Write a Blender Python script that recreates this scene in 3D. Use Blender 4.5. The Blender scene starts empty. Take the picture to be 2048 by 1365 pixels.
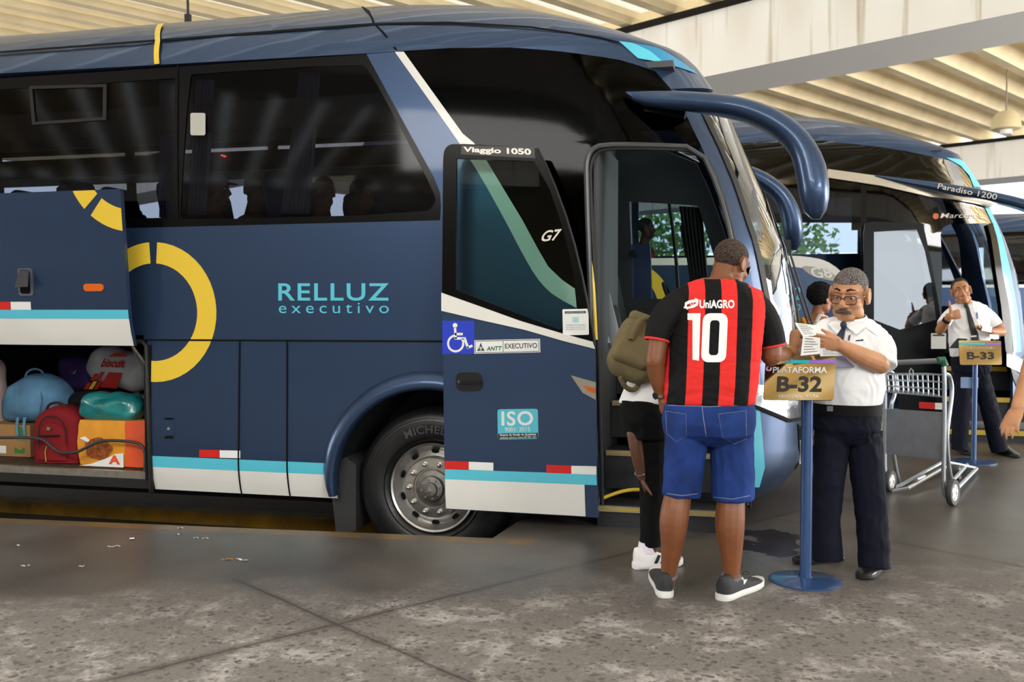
import bpy, bmesh, math, random
from mathutils import Vector, Matrix, noise
from mathutils.geometry import tessellate_polygon
random.seed(7)
PI = math.pi
SC = bpy.context.scene
COL = SC.collection
# ---------------------------------------------------------------- camera
F_PX, YAW, PIT = 1920.0, math.radians(14), math.atan(62.5 / 1920)
CAM = Vector((0, -6.09, 1.4))
cd = bpy.data.cameras.new('camera')
cd.sensor_width = 36; cd.lens = F_PX / 2048 * 36
cd.clip_start = .05; cd.clip_end = 300
co = bpy.data.objects.new('camera', cd); COL.objects.link(co)
co.location = CAM
co.rotation_euler = (PI / 2 - PIT, 0, YAW)
SC.camera = co
cd.dof.use_dof = True; cd.dof.focus_distance = 5.4; cd.dof.aperture_fstop = 3.5
# ---------------------------------------------------------------- colour management, sky, daylight, added fill lamps
SC.view_settings.view_transform = 'Standard'; SC.view_settings.look = 'None'
SC.view_settings.gamma = 1; SC.view_settings.use_curve_mapping = False
SC.view_settings.exposure = 1.0
SC.cycles.max_bounces = 8; SC.cycles.transparent_max_bounces = 16
SC.cycles.caustics_reflective = False; SC.cycles.caustics_refractive = False
w = bpy.data.worlds.new('overcast_sky'); SC.world = w; w.use_nodes = True
nt = w.node_tree; bg = nt.nodes['Background']
tc = nt.nodes.new('ShaderNodeTexCoord'); sx = nt.nodes.new('ShaderNodeSeparateXYZ')
rp = nt.nodes.new('ShaderNodeValToRGB')
nt.links.new(tc.outputs['Generated'], sx.inputs[0]); nt.links.new(sx.outputs['Z'], rp.inputs[0])
rp.color_ramp.elements[0].position = 0.0; rp.color_ramp.elements[0].color = (.80, .86, .90, 1)
rp.color_ramp.elements[1].position = .6; rp.color_ramp.elements[1].color = (.93, .97, 1, 1)
nt.links.new(rp.outputs[0], bg.inputs[0]); bg.inputs[1].default_value = 1.7
def area_light(name, loc, target, sx_, sy_, power, col=(1, .97, .93)):
    l = bpy.data.lights.new(name, 'AREA'); l.shape = 'RECTANGLE'; l.size = sx_; l.size_y = sy_
    l.energy = power; l.color = col
    o = bpy.data.objects.new(name, l); COL.objects.link(o); o.location = loc
    o.rotation_euler = (Vector(target) - Vector(loc)).to_track_quat('-Z', 'Y').to_euler()
    return o
area_light('daylight_from_open_side', (9, -13, 6.5), (0, 0, .8), 7, 4, 1500)
area_light('added_front_fill', (-2.5, -8.5, 5.7), (-1.0, -1.2, .5), 6, 3, 420, (1, .96, .9))  # unseen fill lamp added near the camera to brighten the platform
area_light('added_ceiling_uplight_right', (16, 6, .5), (3, 11, 6), 12, 10, 3000, (1, .96, .9))  # unseen lamp added low at the right to brighten the ceiling
area_light('added_ceiling_uplight_left', (-24, 3, 1.0), (-9, 9, 7), 9, 9, 3000, (1, .96, .9))  # matching unseen uplight added at the left for the ceiling
# ---------------------------------------------------------------- projection helpers (photograph 2048 x 1365)
_cp, _sp, _cy, _sy = math.cos(PIT), math.sin(PIT), math.cos(YAW), math.sin(YAW)
FW = Vector((-_sy * _cp, _cy * _cp, -_sp)); RT = Vector((_cy, _sy, 0)); UP = Vector((-_sy * _sp, _cy * _sp, _cp))
def ray(px, py): return FW + RT * ((px - 1024) / F_PX) - UP * ((py - 682.5) / F_PX)
def P(px, py, y=0.0):
    d = ray(px, py); return CAM + d * ((y - CAM.y) / d.y)
def PZ(px, py, z=0.0):
    d = ray(px, py); return CAM + d * ((z - CAM.z) / d.z)
def PD(px, py, depth): return CAM + ray(px, py) * depth
def proj(p):
    q = Vector(p) - CAM; z = q.dot(FW)
    return 1024 + F_PX * q.dot(RT) / z, 682.5 - F_PX * q.dot(UP) / z
# ---------------------------------------------------------------- materials
def lin(h):
    h = h.lstrip('#')
    return tuple(((c / 12.92) if c <= .04045 else ((c + .055) / 1.055) ** 2.4) for c in [int(h[i:i + 2], 16) / 255 for i in (0, 2, 4)]) + (1,)
MATS = {}
def pm(name, hexc, rough=.5, metal=0.0, coat=0.0, var=None, bump=None, spec=.5, sheen=0, sss=0, dirt=None):
    """procedural principled material; var=(scale, amount) colour noise, bump=(scale, strength)"""
    if name in MATS: return MATS[name]
    m = bpy.data.materials.new(name); m.use_nodes = True; MATS[name] = m
    n = m.node_tree.nodes; L = m.node_tree.links; b = n['Principled BSDF']
    c = lin(hexc)
    if rough >= .74: spec = min(spec, .2)
    b.inputs['Base Color'].default_value = c; b.inputs['Roughness'].default_value = rough
    b.inputs['Metallic'].default_value = metal; b.inputs['Coat Weight'].default_value = coat
    b.inputs['Coat Roughness'].default_value = .06
    b.inputs['Specular IOR Level'].default_value = spec
    b.inputs['Sheen Weight'].default_value = sheen
    if sss:
        b.inputs['Subsurface Weight'].default_value = sss
        b.inputs['Subsurface Radius'].default_value = (.012, .005, .003)
    t = n.new('ShaderNodeTexCoord')
    if var:
        nz = n.new('ShaderNodeTexNoise'); nz.inputs['Scale'].default_value = var[0]; nz.inputs['Detail'].default_value = 5
        L.new(t.outputs['Object'], nz.inputs['Vector'])
        mr = n.new('ShaderNodeMapRange'); mr.inputs[1].default_value = .3; mr.inputs[2].default_value = .7
        mr.inputs[3].default_value = 1 - var[1]; mr.inputs[4].default_value = 1 + var[1]
        L.new(nz.outputs['Fac'], mr.inputs[0])
        mx = n.new('ShaderNodeMix'); mx.data_type = 'RGBA'; mx.blend_type = 'MULTIPLY'; mx.inputs[0].default_value = 1
        mx.inputs[6].default_value = c; L.new(mr.outputs[0], mx.inputs[7]); L.new(mx.outputs[2], b.inputs['Base Color'])
    if bump:
        nz = n.new('ShaderNodeTexNoise'); nz.inputs['Scale'].default_value = bump[0]; nz.inputs['Detail'].default_value = 4
        L.new(t.outputs['Object'], nz.inputs['Vector'])
        bp = n.new('ShaderNodeBump'); bp.inputs['Strength'].default_value = bump[1]; bp.inputs['Distance'].default_value = .01
        L.new(nz.outputs['Fac'], bp.inputs['Height']); L.new(bp.outputs[0], b.inputs['Normal'])
    return m
def glass(name, tint, refl=1.0, rough=.0):
    """thin tinted pane: transparent tint under a Fresnel reflection"""
    if name in MATS: return MATS[name]
    m = bpy.data.materials.new(name); m.use_nodes = True; MATS[name] = m
    n = m.node_tree.nodes; L = m.node_tree.links; n.clear()
    o = n.new('ShaderNodeOutputMaterial'); mx = n.new('ShaderNodeMixShader')
    tr = n.new('ShaderNodeBsdfTransparent'); tr.inputs[0].default_value = lin(tint)
    gl = n.new('ShaderNodeBsdfGlossy'); gl.inputs[1].default_value = rough; gl.inputs[0].default_value = (.95, .97, 1, 1)
    fr = n.new('ShaderNodeFresnel'); fr.inputs[0].default_value = 1.5
    mu = n.new('ShaderNodeMath'); mu.operation = 'MULTIPLY'; mu.inputs[1].default_value = refl
    L.new(fr.outputs[0], mu.inputs[0]); L.new(mu.outputs[0], mx.inputs[0])
    L.new(tr.outputs[0], mx.inputs[1]); L.new(gl.outputs[0], mx.inputs[2]); L.new(mx.outputs[0], o.inputs[0])
    return m
# ---------------------------------------------------------------- objects
def base_of(o):
    while o.parent: o = o.parent
    return o.location.copy()
def link_mesh(name, verts, faces, mat, parent=None, loc=None, smooth=True, angle=38, recalc=True, label=None, kind=None):
    me = bpy.data.meshes.new(name)
    off = base_of(parent) if parent else Vector(loc or (0, 0, 0))
    me.from_pydata([tuple(Vector(v) - off) for v in verts], [], [tuple(f) for f in faces])
    me.validate()
    if recalc:
        bm = bmesh.new(); bm.from_mesh(me)
        bmesh.ops.recalc_face_normals(bm, faces=bm.faces[:]); bm.to_mesh(me); bm.free()
    if smooth:
        me.shade_smooth(); me.set_sharp_from_angle(angle=math.radians(angle))
    me.materials.append(mat)
    o = bpy.data.objects.new(name, me); COL.objects.link(o)
    if parent: o.parent = parent
    else: o.location = off
    if label: o['label'] = label
    if kind: o['kind'] = kind
    return o
def thing(name, label, cat, loc=(0, 0, 0), group=None):
    o = bpy.data.objects.new(name, None); COL.objects.link(o); o.location = loc
    o.empty_display_size = .1
    return tag(o, label, cat, group)
def tag(o, label, cat, group=None):
    o['label'] = label; o['category'] = cat
    if group: o['group'] = group
    return o
def vec(*a): return Vector(a)
def lerp(a, b, t): return a + (b - a) * t
class G:
    """collects geometry; build() links it as ONE mesh object"""
    def __init__(s): s.v = []; s.f = []
    def add(s, v, f):
        o = len(s.v); s.v += [Vector(x) for x in v]; s.f += [[i + o for i in q] for q in f]; return s
    def box(s, c, size, rot=None):
        hx, hy, hz = size[0] / 2, size[1] / 2, size[2] / 2
        q = [Vector((x, y, z)) for x in (-hx, hx) for y in (-hy, hy) for z in (-hz, hz)]
        if rot: q = [rot @ p for p in q]
        return s.add([p + Vector(c) for p in q], [(0, 1, 3, 2), (4, 6, 7, 5), (0, 4, 5, 1), (2, 3, 7, 6), (0, 2, 6, 4), (1, 5, 7, 3)])
    def rbox(s, c, size, r=.02, seg=4, rot=None, puff=0.0, n=10):
        """rounded (optionally puffed) box from a superellipsoid-like cube sphere"""
        v = []; f = []; idx = {}
        hx = [size[i] / 2 for i in range(3)]
        def pt(p):
            q = Vector([max(-hx[i] + r, min(hx[i] - r, p[i] * hx[i])) for i in range(3)])
            e = Vector([p[i] * hx[i] for i in range(3)])
            d = e - q
            if d.length > 1e-9:
                d = d.normalized() * r
            q = q + d
            if puff:
                for i in range(3):
                    j, k = (i + 1) % 3, (i + 2) % 3
                    q[i] *= 1 + puff * (1 - p[j] ** 2) * (1 - p[k] ** 2)
            return q
        def key(p): return tuple(round(a, 5) for a in p)
        def gv(p):
            k = key(p)
            if k not in idx: idx[k] = len(v); v.append(pt(p))
            return idx[k]
        xs = [-1 + 2 * i / n for i in range(n + 1)]
        rr = [1 - 2 * r / size[i] for i in range(3)]
        def warp(t, i):
            return t
        for ax in range(3):
            a, b = (ax + 1) % 3, (ax + 2) % 3
            for sg in (-1, 1):
                for i in range(n):
                    for j in range(n):
                        q = []
                        for (ii, jj) in ((i, j), (i + 1, j), (i + 1, j + 1), (i, j + 1)):
                            p = [0, 0, 0]; p[ax] = sg; p[a] = xs[ii]; p[b] = xs[jj]
                            q.append(gv(p))
                        f.append(q if sg > 0 else q[::-1])
        if rot: v = [rot @ p for p in v]
        return s.add([p + Vector(c) for p in v], f)
    def loft(s, secs, cap=True, closed=True):
        n = len(secs[0]); v = [p for q in secs for p in q]; f = []
        for i in range(len(secs) - 1):
            for j in range(n if closed else n - 1):
                k = (j + 1) % n
                f.append((i * n + j, i * n + k, (i + 1) * n + k, (i + 1) * n + j))
        if cap:
            f.append(list(range(n))[::-1]); f.append([(len(secs) - 1) * n + j for j in range(n)])
        return s.add(v, f)
    def tube(s, pts, r, n=10, cap=True, flat=None, closed=False):
        """round tube along pts; r number or list; flat=(up vector, ratio) squashes it along up"""
        pts = [Vector(p) for p in pts]; m = len(pts); secs = []
        rs = r if isinstance(r, (list, tuple)) else [r] * m
        t0 = (pts[1] - pts[0]).normalized()
        a = t0.orthogonal().normalized()
        if flat: a = (Vector(flat[0]) - t0 * t0.dot(Vector(flat[0]))).normalized()
        prev = t0
        for i in range(m):
            if closed: t = (pts[(i + 1) % m] - pts[i - 1])
            else: t = (pts[min(i + 1, m - 1)] - pts[max(i - 1, 0)])
            t.normalize()
            if flat:
                u = Vector(flat[0]); a2 = u - t * u.dot(t)
                a = a2.normalized() if a2.length > 1e-4 else a
            else:
                q = prev.rotation_difference(t); a = (q @ a); a = (a - t * a.dot(t)).normalized()
            prev = t; b = t.cross(a)
            ka = flat[1] if flat else 1
            secs.append([pts[i] + a * (math.cos(2 * PI * j / n) * rs[i] * ka) + b * (math.sin(2 * PI * j / n) * rs[i]) for j in range(n)])
        if closed: secs.append(secs[0]); cap = False
        return s.loft(secs, cap)
    def sphere(s, c, r, nu=20, nv=12, rot=None, fn=None):
        r = r if isinstance(r, (tuple, list)) else (r, r, r); v = []; f = []
        for i in range(nv + 1):
            th = PI * i / nv
            for j in range(nu):
                ph = 2 * PI * j / nu
                p = Vector((math.sin(th) * math.cos(ph), math.sin(th) * math.sin(ph), math.cos(th)))
                if fn: p = fn(p)
                p = Vector((p.x * r[0], p.y * r[1], p.z * r[2]))
                if rot: p = rot @ p
                v.append(p + Vector(c))
        for i in range(nv):
            for j in range(nu):
                k = (j + 1) % nu; f.append((i * nu + j, i * nu + k, (i + 1) * nu + k, (i + 1) * nu + j))
        o = len(s.v); s.add(v, f); return s
    def lathe(s, prof, org, ax, n=32, cap=False, arc=None):
        ax = Vector(ax).normalized(); a = ax.orthogonal().normalized(); b = ax.cross(a); secs = []
        for (r, h) in prof:
            secs.append([Vector(org) + ax * h + (a * math.cos(2 * PI * j / n) + b * math.sin(2 * PI * j / n)) * max(r, 1e-4) for j in range(n)])
        return s.loft(secs, cap)
    def prism(s, poly, d):
        """polygon of 3-D points extruded by vector d"""
        poly = [Vector(p) for p in poly]; n = len(poly); d = Vector(d)
        tr = [list(t) for t in tessellate_polygon([poly])]
        v = poly + [p + d for p in poly]
        f = tr + [[i + n for i in t[::-1]] for t in tr] + [(i, (i + 1) % n, n + (i + 1) % n, n + i) for i in range(n)]
        return s.add(v, f)
    def build(s, name, mat, parent=None, **k): return link_mesh(name, s.v, s.f, mat, parent, **k)
    def solo(s, name, mat, label, cat, loc, group=None, **k):
        return tag(link_mesh(name, s.v, s.f, mat, None, loc, **k), label, cat, group)
def rot_z(a): return Matrix.Rotation(a, 3, 'Z')
def copy_tree(o, parent=None):
    c = o.copy(); COL.objects.link(c); c.parent = parent
    for ch in list(o.children): copy_tree(ch, c)
    return c
def arc_pts(cx, cy, r, a0, a1, n, ry=None):
    ry = ry or r
    return [(cx + r * math.cos(math.radians(lerp(a0, a1, i / n))), cy + ry * math.sin(math.radians(lerp(a0, a1, i / n)))) for i in range(n + 1)]
def smooth_poly(pts, it=2, closed=False):
    """Chaikin corner cutting"""
    pts = [tuple(p) for p in pts]
    for _ in range(it):
        q = []; n = len(pts); rng = range(n if closed else n - 1)
        if not closed: q.append(pts[0])
        for i in rng:
            a, b = pts[i], pts[(i + 1) % n]
            q.append(tuple(a[k] * .75 + b[k] * .25 for k in range(len(a)))); q.append(tuple(a[k] * .25 + b[k] * .75 for k in range(len(a))))
        if not closed: q.append(pts[-1])
        pts = q
    return pts
# ---------------------------------------------------------------- panels mapped on a surface
def panel(name, outer, mat, S, parent=None, holes=(), t=.004, w=0.0, grid=.16, **k):
    """polygon (u,v) with holes, cut on a grid, mapped by S(u,v,w), given thickness t inwards"""
    polys = [[Vector((p[0], p[1], 0)) for p in outer]] + [[Vector((p[0], p[1], 0)) for p in h] for h in holes]
    flat = [p for q in polys for p in q]
    bm = bmesh.new(); bv = [bm.verts.new(p) for p in flat]
    for tr in tessellate_polygon(polys):
        try: bm.faces.new([bv[i] for i in tr])
        except ValueError: pass
    us = [p.x for p in flat]; vs = [p.y for p in flat]
    if grid:
        for ax, lo, hi in ((0, min(us), max(us)), (1, min(vs), max(vs))):
            nn = int((hi - lo) / grid)
            for i in range(1, nn + 1):
                c = [0, 0, 0]; c[ax] = lo + (hi - lo) * i / (nn + 1); d = [0, 0, 0]; d[ax] = 1
                bmesh.ops.bisect_plane(bm, geom=bm.verts[:] + bm.edges[:] + bm.faces[:], plane_co=c, plane_no=d, dist=1e-5)
    if t:
        r = bmesh.ops.extrude_face_region(bm, geom=bm.faces[:])
        for e in r['geom']:
            if isinstance(e, bmesh.types.BMVert): e.co.z = -t
    for vv in bm.verts: vv.co = S(vv.co.x, vv.co.y, w + vv.co.z)
    bmesh.ops.recalc_face_normals(bm, faces=bm.faces[:])
    me = bpy.data.meshes.new(name)
    off = base_of(parent) if parent else Vector(k.get('loc', (0, 0, 0)))
    for vv in bm.verts: vv.co -= off
    bm.to_mesh(me); bm.free()
    me.shade_smooth(); me.set_sharp_from_angle(angle=math.radians(35)); me.materials.append(mat)
    o = bpy.data.objects.new(name, me); COL.objects.link(o)
    if parent: o.parent = parent
    else: o.location = off
    if k.get('label'): o['label'] = k['label']
    return o
def quad_map(a, b, c, d, n=None):
    """a,b,c,d = 3-D corners: left-bottom, right-bottom, right-top, left-top"""
    a, b, c, d = [Vector(p) for p in (a, b, c, d)]
    nn = (b - a).cross(d - a).normalized()
    if n is not None and nn.dot(Vector(n)) < 0: nn = -nn
    return lambda s, t, w=0: a * (1 - s) * (1 - t) + b * s * (1 - t) + c * s * t + d * (1 - s) * t + nn * w
_tx = {}
def text_geo(txt, bold=0.0, space=1.0, shear=0.0, cap=False):
    key = (txt, bold, space, shear)
    if key in _tx: return _tx[key]
    cu = bpy.data.curves.new('t', 'FONT'); cu.body = txt; cu.offset = bold; cu.space_character = space; cu.shear = shear
    cu.resolution_u = 4; cu.fill_mode = 'FRONT'
    ob = bpy.data.objects.new('t', cu); COL.objects.link(ob)
    dg = bpy.context.evaluated_depsgraph_get(); me = ob.evaluated_get(dg).to_mesh()
    v = [(p.co.x, p.co.y) for p in me.vertices]; f = [tuple(q.vertices) for q in me.polygons]
    ob.evaluated_get(dg).to_mesh_clear(); bpy.data.objects.remove(ob); bpy.data.curves.remove(cu)
    x0, x1 = min(p[0] for p in v), max(p[0] for p in v); y0, y1 = min(p[1] for p in v), max(p[1] for p in v)
    _tx[key] = ([((p[0] - x0) / (x1 - x0), (p[1] - y0) / (y1 - y0)) for p in v], f)
    return _tx[key]
def text(name, txt, mp, mat, parent, bold=0.0, space=1.0, shear=0.0, w=.002, box=(0, 0, 1, 1), **k):
    v, f = text_geo(txt, bold, space, shear)
    return link_mesh(name, [mp(box[0] + (box[2] - box[0]) * s, box[1] + (box[3] - box[1]) * t, w) for s, t in v], f, mat, parent, smooth=False, recalc=False, **k)
def flat(name, poly, mp, mat, parent, w=.001, t=.001, **k):
    """polygon in (s,t) on a map as a thin sticker"""
    g = G(); q = [Vector((p[0], p[1], 0)) for p in poly]; n = len(q)
    tr = [list(x) for x in tessellate_polygon([q])]
    v = [mp(p.x, p.y, w) for p in q] + [mp(p.x, p.y, w - t) for p in q]
    f = tr + [[i + n for i in x[::-1]] for x in tr] + [(i, (i + 1) % n, n + (i + 1) % n, n + i) for i in range(n)]
    return link_mesh(name, v, f, mat, parent, smooth=False, **k)
def rrect(x0, y0, x1, y1, rx, ry=None, n=4):
    ry = ry or rx; q = []
    for (cx, cy, a) in ((x1 - rx, y1 - ry, 0), (x0 + rx, y1 - ry, 90), (x0 + rx, y0 + ry, 180), (x1 - rx, y0 + ry, 270)):
        q += [(cx + rx * math.cos(math.radians(a + 90 * i / n)), cy + ry * math.sin(math.radians(a + 90 * i / n))) for i in range(n + 1)]
    return q
# ================================================================ the setting
def concrete_floor():
    m = bpy.data.materials.new('worn_terrazzo_concrete'); m.use_nodes = True
    n = m.node_tree.nodes; L = m.node_tree.links; b = n['Principled BSDF']
    g = n.new('ShaderNodeNewGeometry')
    def noise_(sc, det=6, rough=.6, dist=0):
        z = n.new('ShaderNodeTexNoise'); z.inputs['Scale'].default_value = sc; z.inputs['Detail'].default_value = det
        z.inputs['Roughness'].default_value = rough; z.inputs['Distortion'].default_value = dist
        L.new(g.outputs['Position'], z.inputs['Vector']); return z.outputs['Fac']
    def ramp(f, a, b_, lo=0., hi=1.):
        r = n.new('ShaderNodeMapRange'); r.inputs[1].default_value = a; r.inputs[2].default_value = b_
        r.inputs[3].default_value = lo; r.inputs[4].default_value = hi; L.new(f, r.inputs[0]); return r.outputs[0]
    def mth(op, a, b_=None):
        q = n.new('ShaderNodeMath'); q.operation = op
        for i, x in enumerate((a, b_)):
            if x is None: continue
            if isinstance(x, (int, float)): q.inputs[i].default_value = x
            else: L.new(x, q.inputs[i])
        return q.outputs[0]
    def mix(f, a, b_):
        q = n.new('ShaderNodeMix'); q.data_type = 'RGBA'
        if isinstance(f, (int, float)): q.inputs[0].default_value = f
        else: L.new(f, q.inputs[0])
        for i, x in ((6, a), (7, b_)):
            if isinstance(x, str): q.inputs[i].default_value = lin(x)
            else: L.new(x, q.inputs[i])
        return q.outputs[2]
    sep = n.new('ShaderNodeSeparateXYZ'); L.new(g.outputs['Position'], sep.inputs[0]); X, Y = sep.outputs[0], sep.outputs[1]
    # rough worn zone (stones laid bare) nearer the platform, smooth greasy zone by the bay edge and under the buses
    zone = mth('ADD', mth('ADD', mth('MULTIPLY', Y, -1.0), mth('MULTIPLY', X, .33)), mth('MULTIPLY', noise_(.9, 5), 1.9))
    rough_zone = ramp(zone, 1.75, 2.6)
    c = mix(ramp(noise_(1.3), .3, .7), '#413d3a', '#625d59')
    c = mix(mth('MULTIPLY', ramp(noise_(.6, 4), .45, .72), .5), c, '#413b35')
    c = mix(mth('MULTIPLY', rough_zone, .55), c, '#85817e')
    pale = mth('MULTIPLY', ramp(noise_(3.4, 9, .8, 0), .50, .62), rough_zone)
    c = mix(mth('MULTIPLY', pale, .8), c, '#b3afae')
    # exposed dark stones
    vo = n.new('ShaderNodeTexVoronoi'); vo.inputs['Scale'].default_value = 25; vo.inputs['Randomness'].default_value = 1
    wob = n.new('ShaderNodeVectorMath'); wob.operation = 'ADD'
    wn = n.new('ShaderNodeTexNoise'); wn.inputs['Scale'].default_value = 14; L.new(g.outputs['Position'], wn.inputs['Vector'])
    sc = n.new('ShaderNodeVectorMath'); sc.operation = 'SCALE'; sc.inputs[3].default_value = .06; L.new(wn.outputs['Color'], sc.inputs[0])
    L.new(g.outputs['Position'], wob.inputs[0]); L.new(sc.outputs[0], wob.inputs[1]); L.new(wob.outputs[0], vo.inputs['Vector'])
    cell = n.new('ShaderNodeSeparateXYZ'); L.new(vo.outputs['Color'], cell.inputs[0])
    stone = mth('MULTIPLY', mth('LESS_THAN', vo.outputs['Distance'], mth('ADD', mth('MULTIPLY', cell.outputs[1], .34), .12)), mth('GREATER_THAN', cell.outputs[0], .12))
    stone = mth('MULTIPLY', stone, ramp(zone, 1.75, 2.3))
    sc_col = mix(cell.outputs[2], '#2a2523', '#5a534e')
    c = mix(mth('MULTIPLY', stone, .75), c, sc_col)
    v2 = n.new('ShaderNodeTexVoronoi'); v2.inputs['Scale'].default_value = 58; L.new(wob.outputs[0], v2.inputs['Vector'])
    cl2 = n.new('ShaderNodeSeparateXYZ'); L.new(v2.outputs['Color'], cl2.inputs[0])
    st2 = mth('MULTIPLY', mth('LESS_THAN', v2.outputs['Distance'], mth('ADD', mth('MULTIPLY', cl2.outputs[1], .4), .1)), mth('GREATER_THAN', cl2.outputs[0], .35))
    c = mix(mth('MULTIPLY', mth('MULTIPLY', st2, ramp(zone, 1.3, 2.3)), .6), c, mix(cl2.outputs[2], '#302b28', '#8c857f'))
    fine = ramp(noise_(60, 3), .3, .7, .82, 1.18)
    q = n.new('ShaderNodeMix'); q.data_type = 'RGBA'; q.blend_type = 'MULTIPLY'; q.inputs[0].default_value = 1
    L.new(c, q.inputs[6]); L.new(fine, q.inputs[7]); c = q.outputs[2]
    # slab joints
    for (a, b2) in (((200, 1365), (1290, 1098)), ((470, 1160), (940, 1365)), ((1560, 1040), (2048, 1135))):
        p, r = PZ(*a), PZ(*b2); d = (r - p).normalized(); nn = Vector((-d.y, d.x))
        s = mth('ADD', mth('MULTIPLY', X, nn.x), mth('MULTIPLY', Y, nn.y))
        s = mth('ADD', s, mth('MULTIPLY', noise_(3), .03)); dd = mth('ABSOLUTE', mth('SUBTRACT', s, nn.x * p.x + nn.y * p.y + .015))
        al = ramp(mth('ADD', mth('MULTIPLY', X, d.x), mth('MULTIPLY', Y, d.y)), d.x * p.x + d.y * p.y - .05, d.x * p.x + d.y * p.y + .05)
        c = mix(mth('MULTIPLY', mth('MULTIPLY', ramp(dd, .05, .02), .45), al), c, '#453f3a')
        c = mix(mth('MULTIPLY', mth('MULTIPLY', ramp(dd, .012, .004), .7), al), c, '#2d2926')
    # damp patch by the bus nose
    p = PZ(1545, 1085); dx = mth('SUBTRACT', X, p.x); dy = mth('SUBTRACT', Y, p.y)
    dd = mth('ADD', mth('MULTIPLY', mth('MULTIPLY', dx, dx), 9), mth('MULTIPLY', mth('MULTIPLY', dy, dy), 3.2))
    wet = ramp(mth('ADD', dd, mth('MULTIPLY', noise_(4.2, 3), 2.4)), 1.62, 1.5)
    c = mix(mth('MULTIPLY', wet, .8), c, '#1c1712')
    # worn yellow line along the bay edge
    e0, e1 = PZ(0, 1037), PZ(985, 1077); d = (e1 - e0).normalized(); nn = Vector((-d.y, d.x))
    s = mth('SUBTRACT', mth('ADD', mth('MULTIPLY', X, nn.x), mth('MULTIPLY', Y, nn.y)), nn.x * e0.x + nn.y * e0.y)
    yl = mth('MULTIPLY', mth('MULTIPLY', mth('GREATER_THAN', s, -.13), mth('LESS_THAN', X, -1.25)), mth('LESS_THAN', s, .02))
    c = mix(mth('MULTIPLY', yl, ramp(noise_(5, 6), .40, .62, .75, .15)), c, '#7d5f22')
    L.new(c, b.inputs['Base Color'])
    ro = mth('ADD', mth('MULTIPLY', rough_zone, .35), .36)
    ro = mth('SUBTRACT', ro, mth('MULTIPLY', wet, .25)); L.new(ro, b.inputs['Roughness'])
    bp = n.new('ShaderNodeBump'); bp.inputs['Strength'].default_value = .6; bp.inputs['Distance'].default_value = .012
    h = mth('ADD', mth('MULTIPLY', noise_(38, 5), mth('ADD', mth('MULTIPLY', rough_zone, .8), .06)), mth('MULTIPLY', stone, .3))
    L.new(h, bp.inputs['Height']); L.new(bp.outputs[0], b.inputs['Normal'])
    return m
M_FLOOR = concrete_floor()
BAY = Vector((2.66, 4.9, 0))          # step from one bus bay to the next
e0, e1 = PZ(0, 1037), PZ(985, 1077)
sl = (e1.y - e0.y) / (e1.x - e0.x)
def edge_y(x): return e0.y + sl * (x - e0.x)
TR = [(-24, edge_y(-10) - .6), (-10, edge_y(-10)), (e1.x, edge_y(e1.x)), (-1.46, .35), (-1.46, 3.25), (-24, 3.25)]
holes = [[(x + BAY.x * k, y + BAY.y * k) for x, y in ([(-14, -.05), (-1.5, -.05), (-1.5, 3.2), (-14, 3.2)] if k else TR)] for k in (0, 1)]
holes.append([(x + BAY.x + 8.2, y + BAY.y + 13.5) for x, y in [(-8, -.05), (-1.5, -.05), (-1.5, 3.2), (-8, 3.2)]])
def ground():
    polys = [[Vector((x, y, 0)) for x, y in ((-45, -34), (45, -34), (45, 60), (-45, 60))]] + [[Vector((x, y, 0)) for x, y in h] for h in holes]
    fl = [p for q in polys for p in q]; g = G()
    g.add(fl, [list(t) for t in tessellate_polygon(polys)])
    o = g.build('floor', M_FLOOR, smooth=False, kind='structure')
    return o
ground()
M_KERB = pm('trench_concrete', '#3b352c', .8, var=(3, .3), bump=(20, .3))
M_YEL = pm('worn_yellow_paint', '#6b4f12', .8, var=(4, .45), bump=(25, .2))  # kerb yellow, darkened so its colour carries the trench shade
for k in (0, 1, 2):
    g = G(); h = holes[k]; n = len(h)
    v = [Vector((x, y, 0)) for x, y in h] + [Vector((x, y, -.36)) for x, y in h]
    g.add(v, [(i, (i + 1) % n, n + (i + 1) % n, n + i) for i in range(n)] + [[i + n for i in t] for t in tessellate_polygon([v[:n]])])
    g.build('trench_%d' % (k + 1), M_KERB, smooth=False, kind='structure')
g = G(); g.box((-13, .98, -.31), (21.5, .2, .10)); g.build('trim_1', M_YEL, smooth=False, kind='structure')
# roof: cross beams and V-shaped ribs with open slits between
BD = Vector((.851, -.525, 0)); RD = Vector((.525, .851, 0))      # beams run along BD, ribs along RD
M_BEAM = pm('painted_beam', '#dcd6cc', .85, var=(.8, .06))
M_RIB = pm('cream_ribbed_concrete', '#f0dfbb', .9, var=(1.2, .14), bump=(6, .2))
def translucent():
    m = bpy.data.materials.new('white_translucent_sheet'); m.use_nodes = True; n = m.node_tree.nodes; L = m.node_tree.links; b = n['Principled BSDF']; o = n['Material Output']
    t = n.new('ShaderNodeBsdfTranslucent'); t.inputs[0].default_value = (.95, .94, .9, 1); mx = n.new('ShaderNodeMixShader'); mx.inputs[0].default_value = .75
    b.inputs['Base Color'].default_value = (.85, .84, .8, 1); L.new(b.outputs[0], mx.inputs[1]); L.new(t.outputs[0], mx.inputs[2]); L.new(mx.outputs[0], o.inputs[0]); return m
M_SKY = translucent()
M_GAP = pm('dark_joint', '#1d1a17', .9)
def bd(a, b, z): return BD * a + RD * b + Vector((0, 0, z))
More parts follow.
